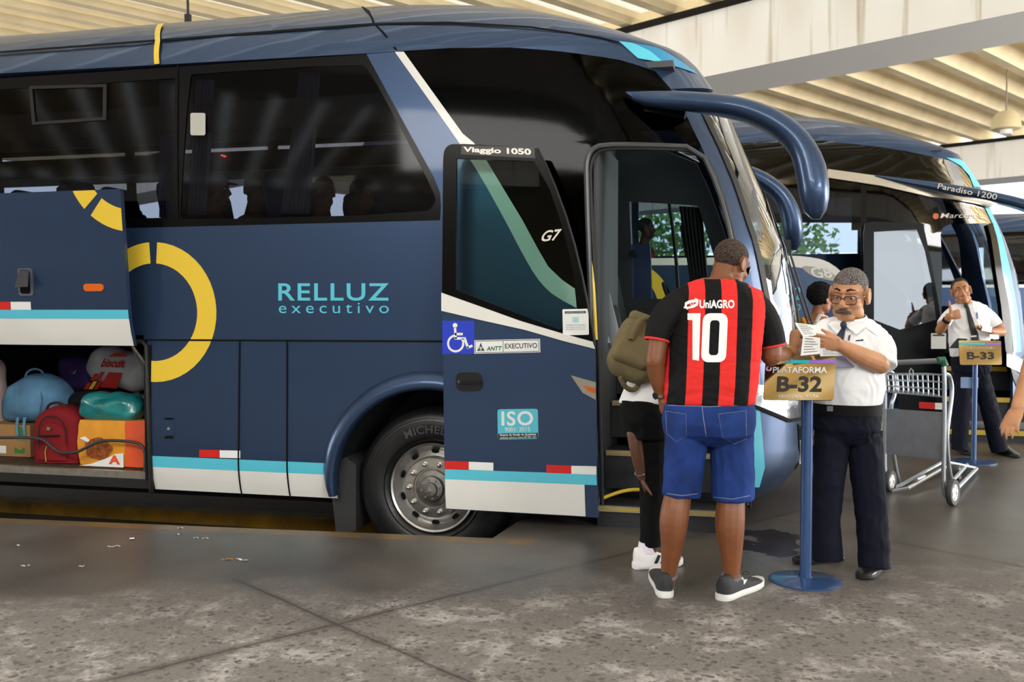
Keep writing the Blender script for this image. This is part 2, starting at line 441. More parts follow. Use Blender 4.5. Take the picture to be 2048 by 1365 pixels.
def stained_beam():
    m = bpy.data.materials.new('stained_white_beam'); m.use_nodes = True
    n = m.node_tree.nodes; L = m.node_tree.links; b = n['Principled BSDF']; b.inputs['Roughness'].default_value = .85
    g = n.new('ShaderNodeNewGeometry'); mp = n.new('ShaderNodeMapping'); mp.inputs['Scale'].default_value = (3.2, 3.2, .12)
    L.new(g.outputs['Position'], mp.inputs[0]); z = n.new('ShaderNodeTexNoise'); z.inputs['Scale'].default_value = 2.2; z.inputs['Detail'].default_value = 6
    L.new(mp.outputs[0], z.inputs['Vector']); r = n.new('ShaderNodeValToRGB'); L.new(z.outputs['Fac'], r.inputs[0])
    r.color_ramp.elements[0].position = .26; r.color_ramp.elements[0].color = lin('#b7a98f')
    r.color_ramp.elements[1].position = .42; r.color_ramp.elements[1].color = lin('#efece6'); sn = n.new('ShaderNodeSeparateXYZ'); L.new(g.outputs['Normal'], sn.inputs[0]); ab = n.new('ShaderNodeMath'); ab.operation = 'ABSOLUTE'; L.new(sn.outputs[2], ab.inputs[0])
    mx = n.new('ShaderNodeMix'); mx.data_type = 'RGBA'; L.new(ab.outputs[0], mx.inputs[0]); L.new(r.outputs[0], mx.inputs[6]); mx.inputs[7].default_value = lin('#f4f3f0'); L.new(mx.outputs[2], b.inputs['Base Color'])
    return m
M_SB = stained_beam()
for i, b0 in enumerate((-23.2, -7.9, 7.4, 22.7)):
    g = G(); w_ = 1.42
    pts = [bd(-32, b0, 5.0), bd(-32, b0 + w_, 5.0), bd(-32, b0 + w_, 6.0), bd(-32, b0, 6.0)]
    g.prism(pts, BD * 64); g.build('beam_%d' % (i + 1), M_SB, smooth=False, kind='structure')
    g = G()
    for s in (-.02, w_ + .02):
        g.prism([bd(-32, b0 + s - .03, 5.98), bd(-32, b0 + s + .03, 5.98), bd(-32, b0 + s + .03, 6.08), bd(-32, b0 + s - .03, 6.08)], BD * 64)
    g.build('beam_joint_%d' % (i + 1), M_GAP, smooth=False, kind='structure')
    # ribs of the bay behind this beam
    if i >= 3: break
    g = G(); pit_ = .87
    for k in range(-34, 35):
        a = k * pit_
        tw = .25 if i == 1 else .345
        sec = [(-.10, 6.10), (.10, 6.10), (.16, 6.2), (tw, 6.62), (tw, 6.72), (-tw, 6.72), (-tw, 6.62), (-.16, 6.2)]
        g.prism([bd(a + x, b0 + w_ - .8, z) for x, z in sec], RD * (15.3 - w_ + 1.6))
    if i == 1:
        sk = G()
        for k in range(-34, 34):
            a = (k + .5) * pit_; sk.prism([bd(a - .14, b0 + w_ + .02, 6.24), bd(a + .14, b0 + w_ + .02, 6.24), bd(a + .14, b0 + w_ + .02, 6.255), bd(a - .14, b0 + w_ + .02, 6.255)], RD * (15.3 - w_ - .04))
        sk.build('skylight', M_SKY, smooth=False, kind='structure')
    g.build('ceiling' if i == 1 else 'ceiling_ribs_%d' % (i + 1), M_RIB, smooth=False, kind='structure')
# back wall of the concourse behind the camera
M_WALL = pm('concourse_wall', '#6d6254', .8, var=(.5, .25))
g = G(); g.box((-24, -22, 3.2), (48, .3, 6.4)); g.build('wall_back', M_WALL, smooth=False, kind='structure')
# ================================================================ bus bodies
XF = [(.08, .06), (.14, .2), (.22, .3), (.37, .372), (.8, .365), (1.1, .349), (1.44, .32), (1.83, .254), (2.19, .12), (2.46, -.01), (2.8, -.16), (3.1, -.36)]
HW = 1.28
class Surf:
    def __init__(s, ox=0, oy=0): s.ox, s.oy = ox, oy; s.cache = {}
    def prof(s, v):
        v = max(.06, min(4.0, v))
        if v <= 3.1:
            for (a, xa), (b, xb) in zip(XF, XF[1:]):
                if v <= b: break
            xf = lerp(xa, xb, max(0, (v - a) / (b - a)))
            yin = .09 * max(0, (.35 - v) / .35) ** 2 + (.055 * ((v - 1.98) / 1.12) ** 1.5 if v > 1.98 else 0)
            return v, yin, -1.3, xf, 0
        ph = (v - 3.1) / .9 * PI / 2
        return 3.1, .055 + (HW - .055) * (1 - math.cos(ph)), -1.3 - 1.2 * (1 - math.cos(ph)), -.36 - 1.9 * (1 - math.cos(ph)), math.sin(ph)
    L0 = 2.2
    def plan(s, a, b):
        k = (round(a, 3), round(b, 3))
        if k not in s.cache:
            e = 2 / 2.8; q = []
            for i in range(81):
                th = i / 80 * PI / 2
                q.append((a * math.sin(th) ** e, b * (1 - max(0, math.cos(th)) ** e)))
            cl = [0]
            for p, r in zip(q, q[1:]): cl.append(cl[-1] + math.hypot(p[0] - r[0], p[1] - r[1]))
            s.cache[k] = (q, [c / max(cl[-1], 1e-9) for c in cl])
        return s.cache[k]
    def pos(s, u, v):
        z, yin, x0, xf, sn = s.prof(v)
        if u <= -1.3:
            sh = x0 + 1.3
            f = max(0, min(1, (u + 5) / 3.7)); f = f * f * (3 - 2 * f)
            x, y = u + sh * f, yin
        else:
            t = (u + 1.3) / s.L0; fl = False
            if t > 1: t = 2 - t; fl = True
            q, cl = s.plan(xf - x0, HW - yin); t = max(0, min(1, t))
            lo = 0; hi = 80
            while hi - lo > 1:
                m = (lo + hi) // 2
                if cl[m] <= t: lo = m
                else: hi = m
            f = (t - cl[lo]) / max(cl[hi] - cl[lo], 1e-9)
            x = x0 + lerp(q[lo][0], q[hi][0], f); y = yin + lerp(q[lo][1], q[hi][1], f)
            if fl: y = 2 * HW - y
        if sn:
            d = .65 - (.085 * (x + 2.8) ** 2 if x > -2.8 else 0)
            z = 3.1 + max(d, .12) * sn
        return Vector((x + s.ox, y + s.oy, z))
    def nrm(s, u, v):
        h = .012
        a = s.pos(u + h, v) - s.pos(u - h, v); v2 = min(v, 3.98); b = s.pos(u, v2 + h) - s.pos(u, v2 - h)
        n = a.cross(b)
        return n.normalized() if n.length > 1e-10 else Vector((0, -1, 0))
    def __call__(s, u, v, w=0.0):
        p = s.pos(u, v)
        return p + s.nrm(u, v) * w if w else p
    def far(s): return lambda u, v, w=0.0: (lambda p: Vector((p.x, 2 * (s.oy + HW) - p.y, p.z)))(s(u, v, w))
    def uv(s, px, py):
        g = P(px, py, s.oy); u, v = g.x - s.ox, min(max(g.z, .1), 3.6)
        for _ in range(30):
            a = proj(s.pos(u, v)); ex, ey = px - a[0], py - a[1]
            if abs(ex) + abs(ey) < .02: break
            h = .004; b = proj(s.pos(u + h, v)); c = proj(s.pos(u, v + h))
            j = ((b[0] - a[0]) / h, (c[0] - a[0]) / h, (b[1] - a[1]) / h, (c[1] - a[1]) / h)
            det = j[0] * j[3] - j[1] * j[2]
            if abs(det) < 1e-6: break
            du, dv = (ex * j[3] - j[1] * ey) / det, (j[0] * ey - ex * j[2]) / det
            k = min(1, .25 / max(abs(du), abs(dv), 1e-9)); u += du * k; v = max(.07, min(3.97, v + dv * k))
        return (u, v)
    def uvs(s, pts): return [s.uv(*p) for p in pts]
UC = -1.3 + Surf.L0
M_BLUE = pm('bus_blue_paint', '#33496a', .36, .6, .3)
M_WHITE = pm('bus_white_paint', '#e6e6e2', .35, 0, .3, var=(3, .03))
M_CYAN = pm('cyan_paint', '#58c3dc', .4, 0, .2)
M_DCYAN = pm('deep_cyan_paint', '#1f86b4', .4, 0, .2)
M_YELLOW = pm('yellow_paint', '#e9c73c', .4, 0, .2)
M_BLACK = pm('gloss_black_frit', '#060708', .22, 0, 0, spec=.2)
M_RUB = pm('black_rubber', '#141414', .6)
M_SEAM = pm('dark_seam', '#07080a', .8)
M_TRIM = pm('grey_lining', '#4a4d52', .7, bump=(120, .1))
M_DARK = pm('dark_interior', '#1b1d21', .8)
M_CHROME = pm('chrome', '#d6d9dd', .12, 1)
M_ALU = pm('aluminium', '#a9a69d', .4, .8, var=(20, .15))
M_SWHITE = pm('sticker_white', '#e9ecec', .5)
M_SRED = pm('reflector_red', '#d0211d', .4)
M_AMBER = pm('amber_lens', '#d9671a', .25, 0, .4)
M_SIDEGL = glass('tinted_side_glass', '#818188', .35, .07)
M_COCKGL = glass('dark_cockpit_glass', '#2a2a2e', .2, .06)
M_DOORGL = glass('green_door_glass', '#b4d9cf', 1.0)
M_CLEAR = glass('clear_glass', '#cfe0dc', 1.0)
M_SHIELD = glass('windscreen_glass', '#b9cbc8', 2.6)
M_CURT = pm('navy_curtain', '#6d6d86', .9, bump=(30, .2))
MLED = pm('red_led', '#e02a1a', .4); MLED.node_tree.nodes['Principled BSDF'].inputs['Emission Color'].default_value = (1, .06, .03, 1); MLED.node_tree.nodes['Principled BSDF'].inputs['Emission Strength'].default_value = 3
M_SEAT = pm('navy_seat_cloth', '#1d2b4e', .95, var=(30, .2))
S1 = Surf(0, 0)
bus = thing('coach_bus', 'slate blue coach with raised luggage flap and open front door, nearest bus in the bay', 'bus', (-2.1, 1.28, -.36), 'parked coaches')
U = S1.uv; US = S1.uvs
BELT = 1.985
OPEN_R = U(296, 800)[0]; OPEN_L = OPEN_R - 2.45
WX, WZ = -2.09, .19
def arch(r, a0, a1, n=22): return [(WX + x, WZ + z) for x, z in arc_pts(0, 0, r, a0, a1, n)]
aR = .69; aw = math.degrees(math.asin((.09 - WZ) / aR))
door_left = US([(1194, 1030), (1188, 800), (1182, 640)])
stripe_low = US(smooth_poly([(1168, 626), (1153, 616), (1124, 601), (1097, 583), (1071, 553), (1044.6, 507), (1010, 440), (965, 359), (937, 314), (908, 270), (790, 104)], 1))
lower = [(-9.6, .09), (OPEN_L, .09), (OPEN_L, 1.18), (OPEN_R, 1.18), (OPEN_R, .09)] + arch(aR, 180 - aw, aw) + [(door_left[0][0], .09)] + door_left + stripe_low + \
    US([(733, 108), (868, 355), (880, 385), (882, 415), (880, 441)]) + [(-9.6, BELT)]
panel('body_side', lower, M_BLUE, S1, bus, t=.03)
def arch_lip(ox, oy, parent):
    g = G(); secs = []
    for i in range(41):
        t = i / 40; a = math.radians(lerp(180 + 6, -6, t)); k = min(1, min(t, 1 - t) * 7) ** .6; ca, sa = math.cos(a), math.sin(a)
        secs.append([Vector((WX + ox + ca * r, oy + y, WZ + sa * r)) for r, y in ((aR - .012, .03), (aR - .012, -.03 - .02 * k), (aR + .012, -.045 - .02 * k), (aR + .03 + .03 * k, -.035 - .015 * k), (aR + .04 + .07 * k, -.004), (aR + .04 + .07 * k, .02))])
    g.loft(secs); g.build('wheel_arch_lip', M_BLUE, parent, angle=70)
arch_lip(0, 0, bus)
# roof, near and far halves
edge = [(-9.6, 3.15)] + US([(0, 147), (732, 107), (790, 103), (900, 96), (1020, 95), (1130, 104), (1240, 120), (1310, 142), (1342, 178)]) + [(UC, 3.02)]
roof_poly = edge + [(UC, 4.0), (-9.6, 4.0)]
for Sx, nm in ((S1, 'roof'), (S1.far(), 'roof')): panel(nm, roof_poly, M_BLUE, Sx, bus, t=.03, grid=.22)
# roof groove, seam, yellow bar and cyan corner
gr = US([(-200, 118), (0, 103), (370, 75), (740, 47), (900, 44), (1060, 53), (1200, 74), (1238, 84)])
panel('roof_groove', gr + [(u, v - .02) for u, v in gr[::-1]], M_SEAM, S1, bus, t=.002, w=.003)
sm = US([(722, 14), (745, 47), (790, 100)]); panel('roof_seam', sm + [(u + .018, v) for u, v in sm[::-1]], M_SEAM, S1, bus, t=.002, w=.003)
panel('roof_stripe', US([(317, 52), (329, 50), (322, 85), (321, 129), (311, 130), (312, 85)]), M_YELLOW, S1, bus, t=.002, w=.014, grid=.04)
panel('corner_graphic', US([(1238, 83), (1262, 86), (1300, 103), (1330, 128), (1275, 117)]), M_CYAN, S1, bus, t=.002, w=.004)
panel('corner_graphic', US([(1262, 86), (1310, 95), (1350, 116), (1396, 150), (1365, 138), (1330, 128), (1300, 103)]), M_DCYAN, S1, bus, t=.002, w=.004)
# window band
band = US([(880, 441), (882, 415), (880, 385), (868, 355), (733, 108)]) + [(-9.6, 3.15), (-9.6, BELT)]
pane2 = US(smooth_poly([(378, 152), (390, 147), (720, 127), (738, 140), (800, 255), (868, 385), (872, 405), (850, 427), (368, 441), (358, 430)], 1, True))
xa = U(346, 300)[0]
pane1 = [(-6.9, 2.06), (xa, 2.06), (xa, 3.06), (-6.9, 3.06)]
pane0 = [(-9.4, 2.06), (-7.05, 2.06), (-7.05, 3.06), (-9.4, 3.06)]
panel('window_frame', band, M_BLACK, S1, bus, holes=[pane2, pane1, pane0], t=.02, w=-.004)
for pn in (pane2, pane1, pane0): panel('window_pane', pn, M_SIDEGL, S1, bus, t=0, w=-.012)
# little opening sash in the middle pane and the grey label on the glass
sa = US([(58, 172), (213, 168), (212, 240), (64, 250)]); si = US([(64, 178), (206, 174), (205, 234), (70, 244)])
panel('window_sash', sa, M_RUB, S1, bus, holes=[si], t=.01, w=.0)
panel('window_label', US(rrect(381, 226, 411, 271, 4)), pm('label_grey', '#b9bab2', .6), S1, bus, t=.001, w=.002)
vs = US([(354, 130), (357, 130), (357, 441), (354, 441)]); panel('window_seam', vs, M_SEAM, S1, bus, t=.002, w=.003)
# white sweep on the pillar
st_r = [(808, 104), (926, 268), (947, 285), (970, 316), (1000, 366), (1044.6, 440), (1077.5, 501), (1097, 534), (1124, 560), (1147, 576), (1168, 588)]
panel('pillar_stripe', stripe_low + US(st_r), M_WHITE, S1, bus, t=.006, w=.004)
# cockpit side glass above the door
dtop = [(1170, 345), (1172, 318), (1181, 298), (1200, 287), (1290, 288), (1394, 292)]
cock = US(st_r + [(1176, 560)] + dtop + [(1403, 293), (1372, 229), (1342, 178), (1310, 142), (1240, 120), (1130, 104), (1020, 95), (900, 96)])
panel('cockpit_glass', cock, M_COCKGL, S1, bus, t=.0, w=0)
# front pillar
pill = [(1372, 229), (1403, 293), (1436, 370), (1461, 465), (1478, 560), (1487, 650), (1491, 760), (1491, 1033)]
shl = [(1406, 234), (1436, 296), (1461, 355), (1491, 443), (1516, 534), (1531, 611), (1545, 690)]
P1 = [(1342, 178), (1372, 229)] + pill[1:]
cowl = [(1491, 1033), (1545, 690)]
front_lo = US(P1) + [(UC, .08), (UC, 1.16)] + US(shl[::-1]) + [U(1384, 190)]
front_lo[len(P1) - 1] = (front_lo[len(P1) - 2][0], .08)
for Sx in (S1, S1.far()):
    panel('front_panel', front_lo, M_BLUE, Sx, bus, t=.03, grid=.1)
hl = US([(1500, 767), (1530, 772), (1565, 783)]) + [(UC - .42, .98), (UC - .3, .86), (UC - .33, .66)] + US([(1575, 838), (1553, 828), (1527, 817), (1500, 807)])
for Sx in (S1, S1.far()):
    panel('headlamp', hl, pm('headlamp_chrome', '#c9ccd2', .16, .95, bump=(9, .5)), Sx, bus, t=.01, w=.012, grid=.08)
hb = [hl[-1], hl[-2], hl[-3], hl[-4], hl[-5]]
panel('headlamp_seam', hb + [(u, v - .025) for u, v in hb[::-1]], M_SEAM, S1, bus, t=.004, w=.014)
panel('front_stripe', US([(1494, 706), (1519, 708), (1519, 768), (1494, 766)]), M_CYAN, S1, bus, t=.002, w=.004)
panel('front_stripe', US([(1494, 812), (1519, 815), (1518, 975), (1494, 974)]), M_CYAN, S1, bus, t=.002, w=.004)
for Sx in (S1, S1.far()):
    panel('fog_lamp_recess', [(UC - .50, .62), (UC - .30, .56), (UC - .30, .30), (UC - .44, .3)], M_BLACK, Sx, bus, t=.01, w=.006)
    panel('fog_lamp', [(UC - .45, .50), (UC - .30, .50), (UC - .33, .32), (UC - .42, .34)], M_SWHITE, Sx, bus, t=.01, w=.014)
# windscreen wraps around the front
ws = [U(1397, 190)] + US([(x + 10, y) for x, y in shl])
ws_half = ws + [(UC, 1.16), (UC, 3.0)]
for Sx in (S1, S1.far()): panel('windscreen', ws_half, M_SHIELD, Sx, bus, t=0, w=-.008, grid=.12)
rb = [U(1384, 190)] + US(shl)
panel('windscreen_seal', rb + ws[::-1], M_RUB, S1, bus, t=.02, w=.008, grid=.12)
panel('windscreen_seal', rb + ws[::-1], M_RUB, S1.far(), bus, t=.02, w=.008, grid=.12)
wb = [ws[-1], (UC, 1.16)]; panel('windscreen_seal', wb + [(UC, 1.10), (rb[-1][0], rb[-1][1] - .03)], M_RUB, S1, bus, t=.02, w=.01, grid=.12)
# skirt colours
def skirt(a, b, z0, z1, nm, m, w=.0025): panel(nm, [(a, z0), (b, z0), (b, z1), (a, z1)], m, S1, bus, t=.001, w=w)
s_end = WX - aR + .004
for a, b in ((-9.6, OPEN_L - .01), (OPEN_R + .02, s_end)):
    skirt(a, b, .26, .341, 'skirt_stripe', M_CYAN); skirt(a, b, .091, .26, 'skirt_white', M_WHITE)
def reflector(p, S, red, white):
    panel('reflector', US(red) if S is S1 else red, M_SRED, S, p, t=.001, w=.004)
    panel('reflector', US(white) if S is S1 else white, M_SWHITE, S, p, t=.001, w=.004)
reflector(bus, S1, [(399, 900), (440, 901), (440, 916), (399, 915)], [(440, 901), (481, 902), (481, 917), (440, 916)])
# seams between the lower panels
hs = U(300, 681)[1]
def seam(a, b, wd=.012):
    ua, ub = U(*a), U(*b); d = Vector((ub[0] - ua[0], ub[1] - ua[1])).normalized(); n = Vector((-d.y, d.x)) * wd / 2
    panel('panel_seam', [(ua[0] + n.x, ua[1] + n.y), (ub[0] + n.x, ub[1] + n.y), (ub[0] - n.x, ub[1] - n.y), (ua[0] - n.x, ua[1] - n.y)], M_SEAM, S1, bus, t=.004, w=.008, grid=.05)
seam((260, 680), (885, 683)); seam((480, 683), (485, 992), .010); seam((575, 683), (582, 997), .010); seam((300, 690), (306, 984), .03)
# latch on the small hatch
g = panel('hatch_latch', US(rrect(328, 834, 350, 881, 4)), M_BLUE, S1, bus, t=.012, w=.004)
panel('latch_slot', US(rrect(330, 836, 348, 840, 1)), M_SEAM, S1, g, t=.002, w=.006); panel('latch_slot', US(rrect(330, 872, 348, 878, 1)), M_SEAM, S1, g, t=.002, w=.006)
panel('key_lock', US(arc_pts(338, 858, 3, 0, 340, 10)), M_CHROME, S1, g, t=.004, w=.008)
# big yellow ring, cut by gaps
RCX, RCZ = U(308, 625); RO, RI = .504, .352
def ring_seg(a0, a1, S, p, clip=None, dx=0, dz=0, n=24):
    q = [(RCX + x + dx, RCZ + z + dz) for x, z in arc_pts(0, 0, RO, a0, a1, n)] + [(RCX + x + dx, RCZ + z + dz) for x, z in arc_pts(0, 0, RI, a1, a0, n)]
    if clip: q = clip_poly(q, *clip)
    panel('ring_graphic', q, M_YELLOW, S, p, t=.001, w=.0035, grid=.12)
def clip_poly(q, ax, val, keep_gt):
    out = []
    for i in range(len(q)):
        a, b = q[i], q[(i + 1) % len(q)]; ia = (a[ax] > val) == keep_gt; ib = (b[ax] > val) == keep_gt
        if ia: out.append(a)
        if ia != ib:
            f = (val - a[ax]) / (b[ax] - a[ax]); out.append((a[0] + (b[0] - a[0]) * f, a[1] + (b[1] - a[1]) * f))
    return out
ring_seg(86, -97, S1, bus, (0, OPEN_R + .012, True)); ring_seg(93.5, 141, S1, bus)
# side lettering
def uvmap(S, x0, y0, x1, y1):
    """pixel box -> map of (s,t) onto the surface"""
    a, b, c, d = S.uv(x0, y1), S.uv(x1, y1), S.uv(x1, y0), S.uv(x0, y0)
    def mp(s, t, w=0):
        u = (a[0] * (1 - s) + b[0] * s) * (1 - t) + (d[0] * (1 - s) + c[0] * s) * t
        v = (a[1] * (1 - s) + b[1] * s) * (1 - t) + (d[1] * (1 - s) + c[1] * s) * t
        return S(u, v, w)
    return mp
text('lettering', 'RELLUZ', uvmap(S1, 557, 567, 778, 602), M_CYAN, bus, bold=.014, space=1.12, w=.003)
text('lettering', 'executivo', uvmap(S1, 558, 606, 778, 627), M_CYAN, bus, space=1.45, w=.003)
# ---------------------------------------------------------------- luggage bay
oy = .02
bay = [(OPEN_L, .16), (OPEN_R - .02, .16), (OPEN_R - .02, 1.18), (OPEN_L, 1.18)]
g = G(); L, R = OPEN_L + .02, OPEN_R - .03
g.box(((L + R) / 2, 2.0, .68), (R - L, .03, 1.05)); g.box((L, 1.0, .68), (.03, 2.0, 1.05)); g.box((R, 1.02, .68), (.03, 2.0, 1.05)); g.box(((L + R) / 2, 1.0, 1.2), (R - L, 2.0, .03))
g.build('luggage_bay', M_DARK, bus, smooth=False)
g = G(); g.box(((L + R) / 2, 1.06, .185), (R - L, 1.92, .03))
for i in range(44): g.box((L + .04 + i * (R - L - .08) / 43, 1.06, .203), (.022, 1.9, .010))
g.build('luggage_floor', pm('ribbed_bay_floor', '#5b4a3c', .8, var=(8, .3)), bus, smooth=False)
g = G(); g.box(((L + R) / 2, .065, .185), (R - L, .05, .05)); g.build('sill', M_ALU, bus, smooth=False)
g = G(); g.box(((L + R) / 2, .06, .125), (R - L + .05, .04, .07)); g.build('sill_seal', M_RUB, bus, smooth=False)
g = G(); g.box(((L + R) / 2, 1.35, .672), (R - L, .9, .03)); g.build('luggage_shelf', M_ALU, bus, smooth=False)
g = G(); fr = [P(262, 683, .0), P(285, 683, .0), P(294, 692, .0), P(298, 800, .0), P(303, 975, .0), P(304, 986, .02)]
g.tube([p + Vector((0, -.005, 0)) for p in fr], .016, 8); g.build('bay_seal', M_RUB, bus)
g = G(); ry = .10
rail = smooth_poly([tuple(P(x, y, ry)) for x, y in ((-160, 874), (0, 876), (70, 876), (88, 880), (112, 902), (128, 907), (152, 906), (172, 896), (196, 884), (215, 881), (270, 884), (286, 892), (291, 910), (289, 955))], 2)
g.tube(rail, .0115, 8); g.build('luggage_rail', pm('rail_grey', '#3c3d40', .45, .3), bus)
g = G(); g.tube([P(262, 688, -.12), P(275, 720, .02), P(283, 742, .05)], .006, 6); g.tube([P(263, 690, -.1), P(292, 730, .02)], .009, 6); g.build('flap_strut', M_ALU, bus)
g = G(); g.tube([P(222, 640, -.2), P(248, 470, -.2)], .008, 6)
# raised flap
FW_, FH_ = OPEN_R - OPEN_L, 1.09
flap_dx = 0
def SF(u, v, w=0.0):
    """closed flap coordinates lifted outwards and up, its top leaning a little further out"""
    p = S1(u, v, 0); k = (v - .09) / 1.09
    return Vector((u, -.185 - .09 * k + p.y * .8 - w, v + 1.055))
SFm = lambda u, v, w=0.0: SF(u, v, w)
def FU(px, py):
    g_ = P(px, py, -.23); return (g_.x, g_.z - 1.055)
fR = FU(251, 540)[0]
fl = panel('luggage_flap', [(OPEN_L, .09), (fR, .09), (fR, 1.18), (OPEN_L, 1.18)], M_BLUE, SFm, bus, t=.035)
panel('flap_stripe', [(OPEN_L, FU(100, 638)[1]), (fR, FU(100, 638)[1]), (fR, FU(100, 620)[1]), (OPEN_L, FU(100, 620)[1])], M_CYAN, SFm, fl, t=.001, w=.003)
panel('flap_white', [(OPEN_L, .09), (fR, .09), (fR, FU(100, 638)[1]), (OPEN_L, FU(100, 638)[1])], M_WHITE, SFm, fl, t=.001, w=.002)
def fring(a0, a1):
    c = FU(267, 318); q = [(c[0] + x, c[1] + z) for x, z in arc_pts(0, 0, RO, a0, a1, 16)] + [(c[0] + x, c[1] + z) for x, z in arc_pts(0, 0, RI, a1, a0, 16)]
    q = clip_poly(clip_poly(q, 0, fR - .002, False), 1, 1.178, False)
    if len(q) > 2: panel('ring_graphic', q, M_YELLOW, SFm, fl, t=.001, w=.003)
fring(186, 222.5); fring(230, 275)
panel('reflector', [FU(-40, 620), FU(18, 620), FU(18, 604), FU(-40, 604)], M_SRED, SFm, fl, t=.001, w=.004)
panel('reflector', [FU(18, 620), FU(58, 620), FU(58, 604), FU(18, 604)], M_SWHITE, SFm, fl, t=.001, w=.004)
hd = panel('flap_handle', [FU(*p) for p in rrect(36, 537, 65, 592, 5)], pm('handle_grey', '#6c7178', .4, .5), SFm, fl, holes=[[FU(*p) for p in rrect(39, 540, 60, 588, 4)]], t=.01, w=.008)
panel('handle_recess', [FU(*p) for p in rrect(39, 540, 60, 588, 4)], M_SEAM, SFm, fl, t=.001, w=.002)
g = G(); g.prism([P(38, 541, -.255), P(57, 541, -.255), P(55, 574, -.30), P(29, 575, -.30)], (0, .006, 0)); g.build('handle_lever', pm('lever_grey', '#3c3f45', .4, .3), fl)
panel('side_marker', [FU(*p) for p in rrect(167, 568, 206, 583, 6)], M_AMBER, SFm, fl, t=.012, w=.012)
# ---------------------------------------------------------------- wheel
def wheel(x, y, parent, S=1):
    c = Vector((x, y, WZ)); ax = (0, -1, 0)
    g = G(); g.lathe([(.30, -.02), (.315, .012), (.36, .04), (.43, .048), (.487, .038), (.52, .012), (.541, -.03), (.547, -.08), (.547, -.24), (.52, -.27), (.4, -.29), (.30, -.27)], c, ax, 56)
    for r in (.345, .455, .475): g.lathe([(r - .004, .036), (r, .0405 + (.006 if r < .47 else .0025)), (r + .004, .036)], c, ax, 56)
    ty = g.build('tyre', pm('tyre_rubber', '#17181a', .38, var=(6, .3), bump=(40, .15)), parent)
    # raised sidewall lettering
    v, f = text_geo('MICHELIN', .03, 1.1); R_ = .402; vv = []
    for s_, t_ in v:
        a = math.radians(lerp(118, 62, s_)); rr = lerp(.375, .432, t_)
        vv.append(c + Vector((math.cos(a) * rr, -.0515 - .003 * (1 - abs(t_ - .5)), math.sin(a) * rr)))
    link_mesh('sidewall_lettering', vv, f, pm('tyre_letter', '#3a3b3e', .5), ty, smooth=False, recalc=False)
    g = G(); g.lathe([(.300, -.02), (.306, .02), (.30, .028), (.288, .02), (.283, -.005), (.25, -.045), (.215, -.025), (.205, .0)], c, ax, 56)
    rim = g.build('rim', pm('alloy_rim', '#b4b3b0', .32, .85, var=(14, .12)), parent)
    for i in range(10):
        g = G(); a = 2 * PI * (i + .5) / 10; p = c + Vector((math.cos(a) * .245, .034, math.sin(a) * .245))
        rt = Matrix.Rotation(-a, 3, 'Y')
        g.sphere(p, (.016, .006, .028), 10, 8, rt); g.build('rim_hole', M_SEAM, rim)
    g = G(); g.lathe([(.206, -.002), (.203, .02), (.14, .024), (.135, .012), (.0, .01)], c, ax, 48); disc = g.build('wheel_disc', pm('brushed_disc', '#c4c2bd', .3, .9, var=(25, .15)), parent)
    g = G(); g.lathe([(.128, .012), (.122, .028), (.088, .034), (.082, .062), (.05, .068), (.046, .085), (.0, .088)], c, ax, 40); hub = g.build('hub', pm('hub_steel', '#8e8c88', .4, .85, var=(30, .25)), parent)
    for i in range(10):
        a = 2 * PI * i / 10; p = c + Vector((math.cos(a) * .168, -.024, math.sin(a) * .168))
        g = G(); g.lathe([(.019, 0), (.019, .008), (.012, .010), (.012, .034), (.006, .038), (0, .038)], p, ax, 6 if False else 12); g.build('wheel_nut', pm('nut_steel', '#aaa8a4', .35, .9), disc)
    for i in range(8):
        a = 2 * PI * i / 8 + .2; p = c + Vector((math.cos(a) * .066, -.062, math.sin(a) * .066))
        g = G(); g.lathe([(.008, 0), (.008, .012), (0, .013)], p, ax, 8); g.build('hub_bolt', pm('nut_steel', '#aaa8a4', .35, .9), hub)
    g = G()
    for a in (90, 210, 330):
        a = math.radians(a); q = c + Vector((0, -.0885, 0))
        g.prism([q + Vector((math.cos(a) * .03, 0, math.sin(a) * .03)), q + Vector((math.cos(a + 1.2) * .006, 0, math.sin(a + 1.2) * .006)), q + Vector((math.cos(a - 1.2) * .006, 0, math.sin(a - 1.2) * .006))], (0, -.002, 0))
    g.build('hub_emblem', M_CHROME, hub, smooth=False)
wheel(WX, .09, bus); 
# arch liner and mud flap
g = G(); secs = []
for i in range(25):
    a = math.radians(lerp(-2, 182, i / 24)); r = aR - .005
    secs.append([Vector((WX + math.cos(a) * r, y, WZ + math.sin(a) * r)) for y in (.02, .75)])
g.loft(secs, cap=False, closed=False); g.box((WX, .76, .45), (1.5, .03, 1.1)); g.build('arch_liner', M_DARK, bus)
mf = [P(x, y, .06) for x, y in ((663, 985), (671, 930), (690, 915), (712, 930), (712, 1061), (690, 1068), (672, 1066))]
g = G(); g.prism(mf, (0, .5, 0)); g.build('mud_flap', pm('mudflap_rubber', '#2a2b2d', .7), bus, smooth=False)
g = G(); g.box((-6.0, 1.28, .06), (7.2, 2.2, .06)); g.box((-2.09, 1.6, .3), (.3, 1.6, .25)); g.build('chassis', M_SEAM, bus, smooth=False)
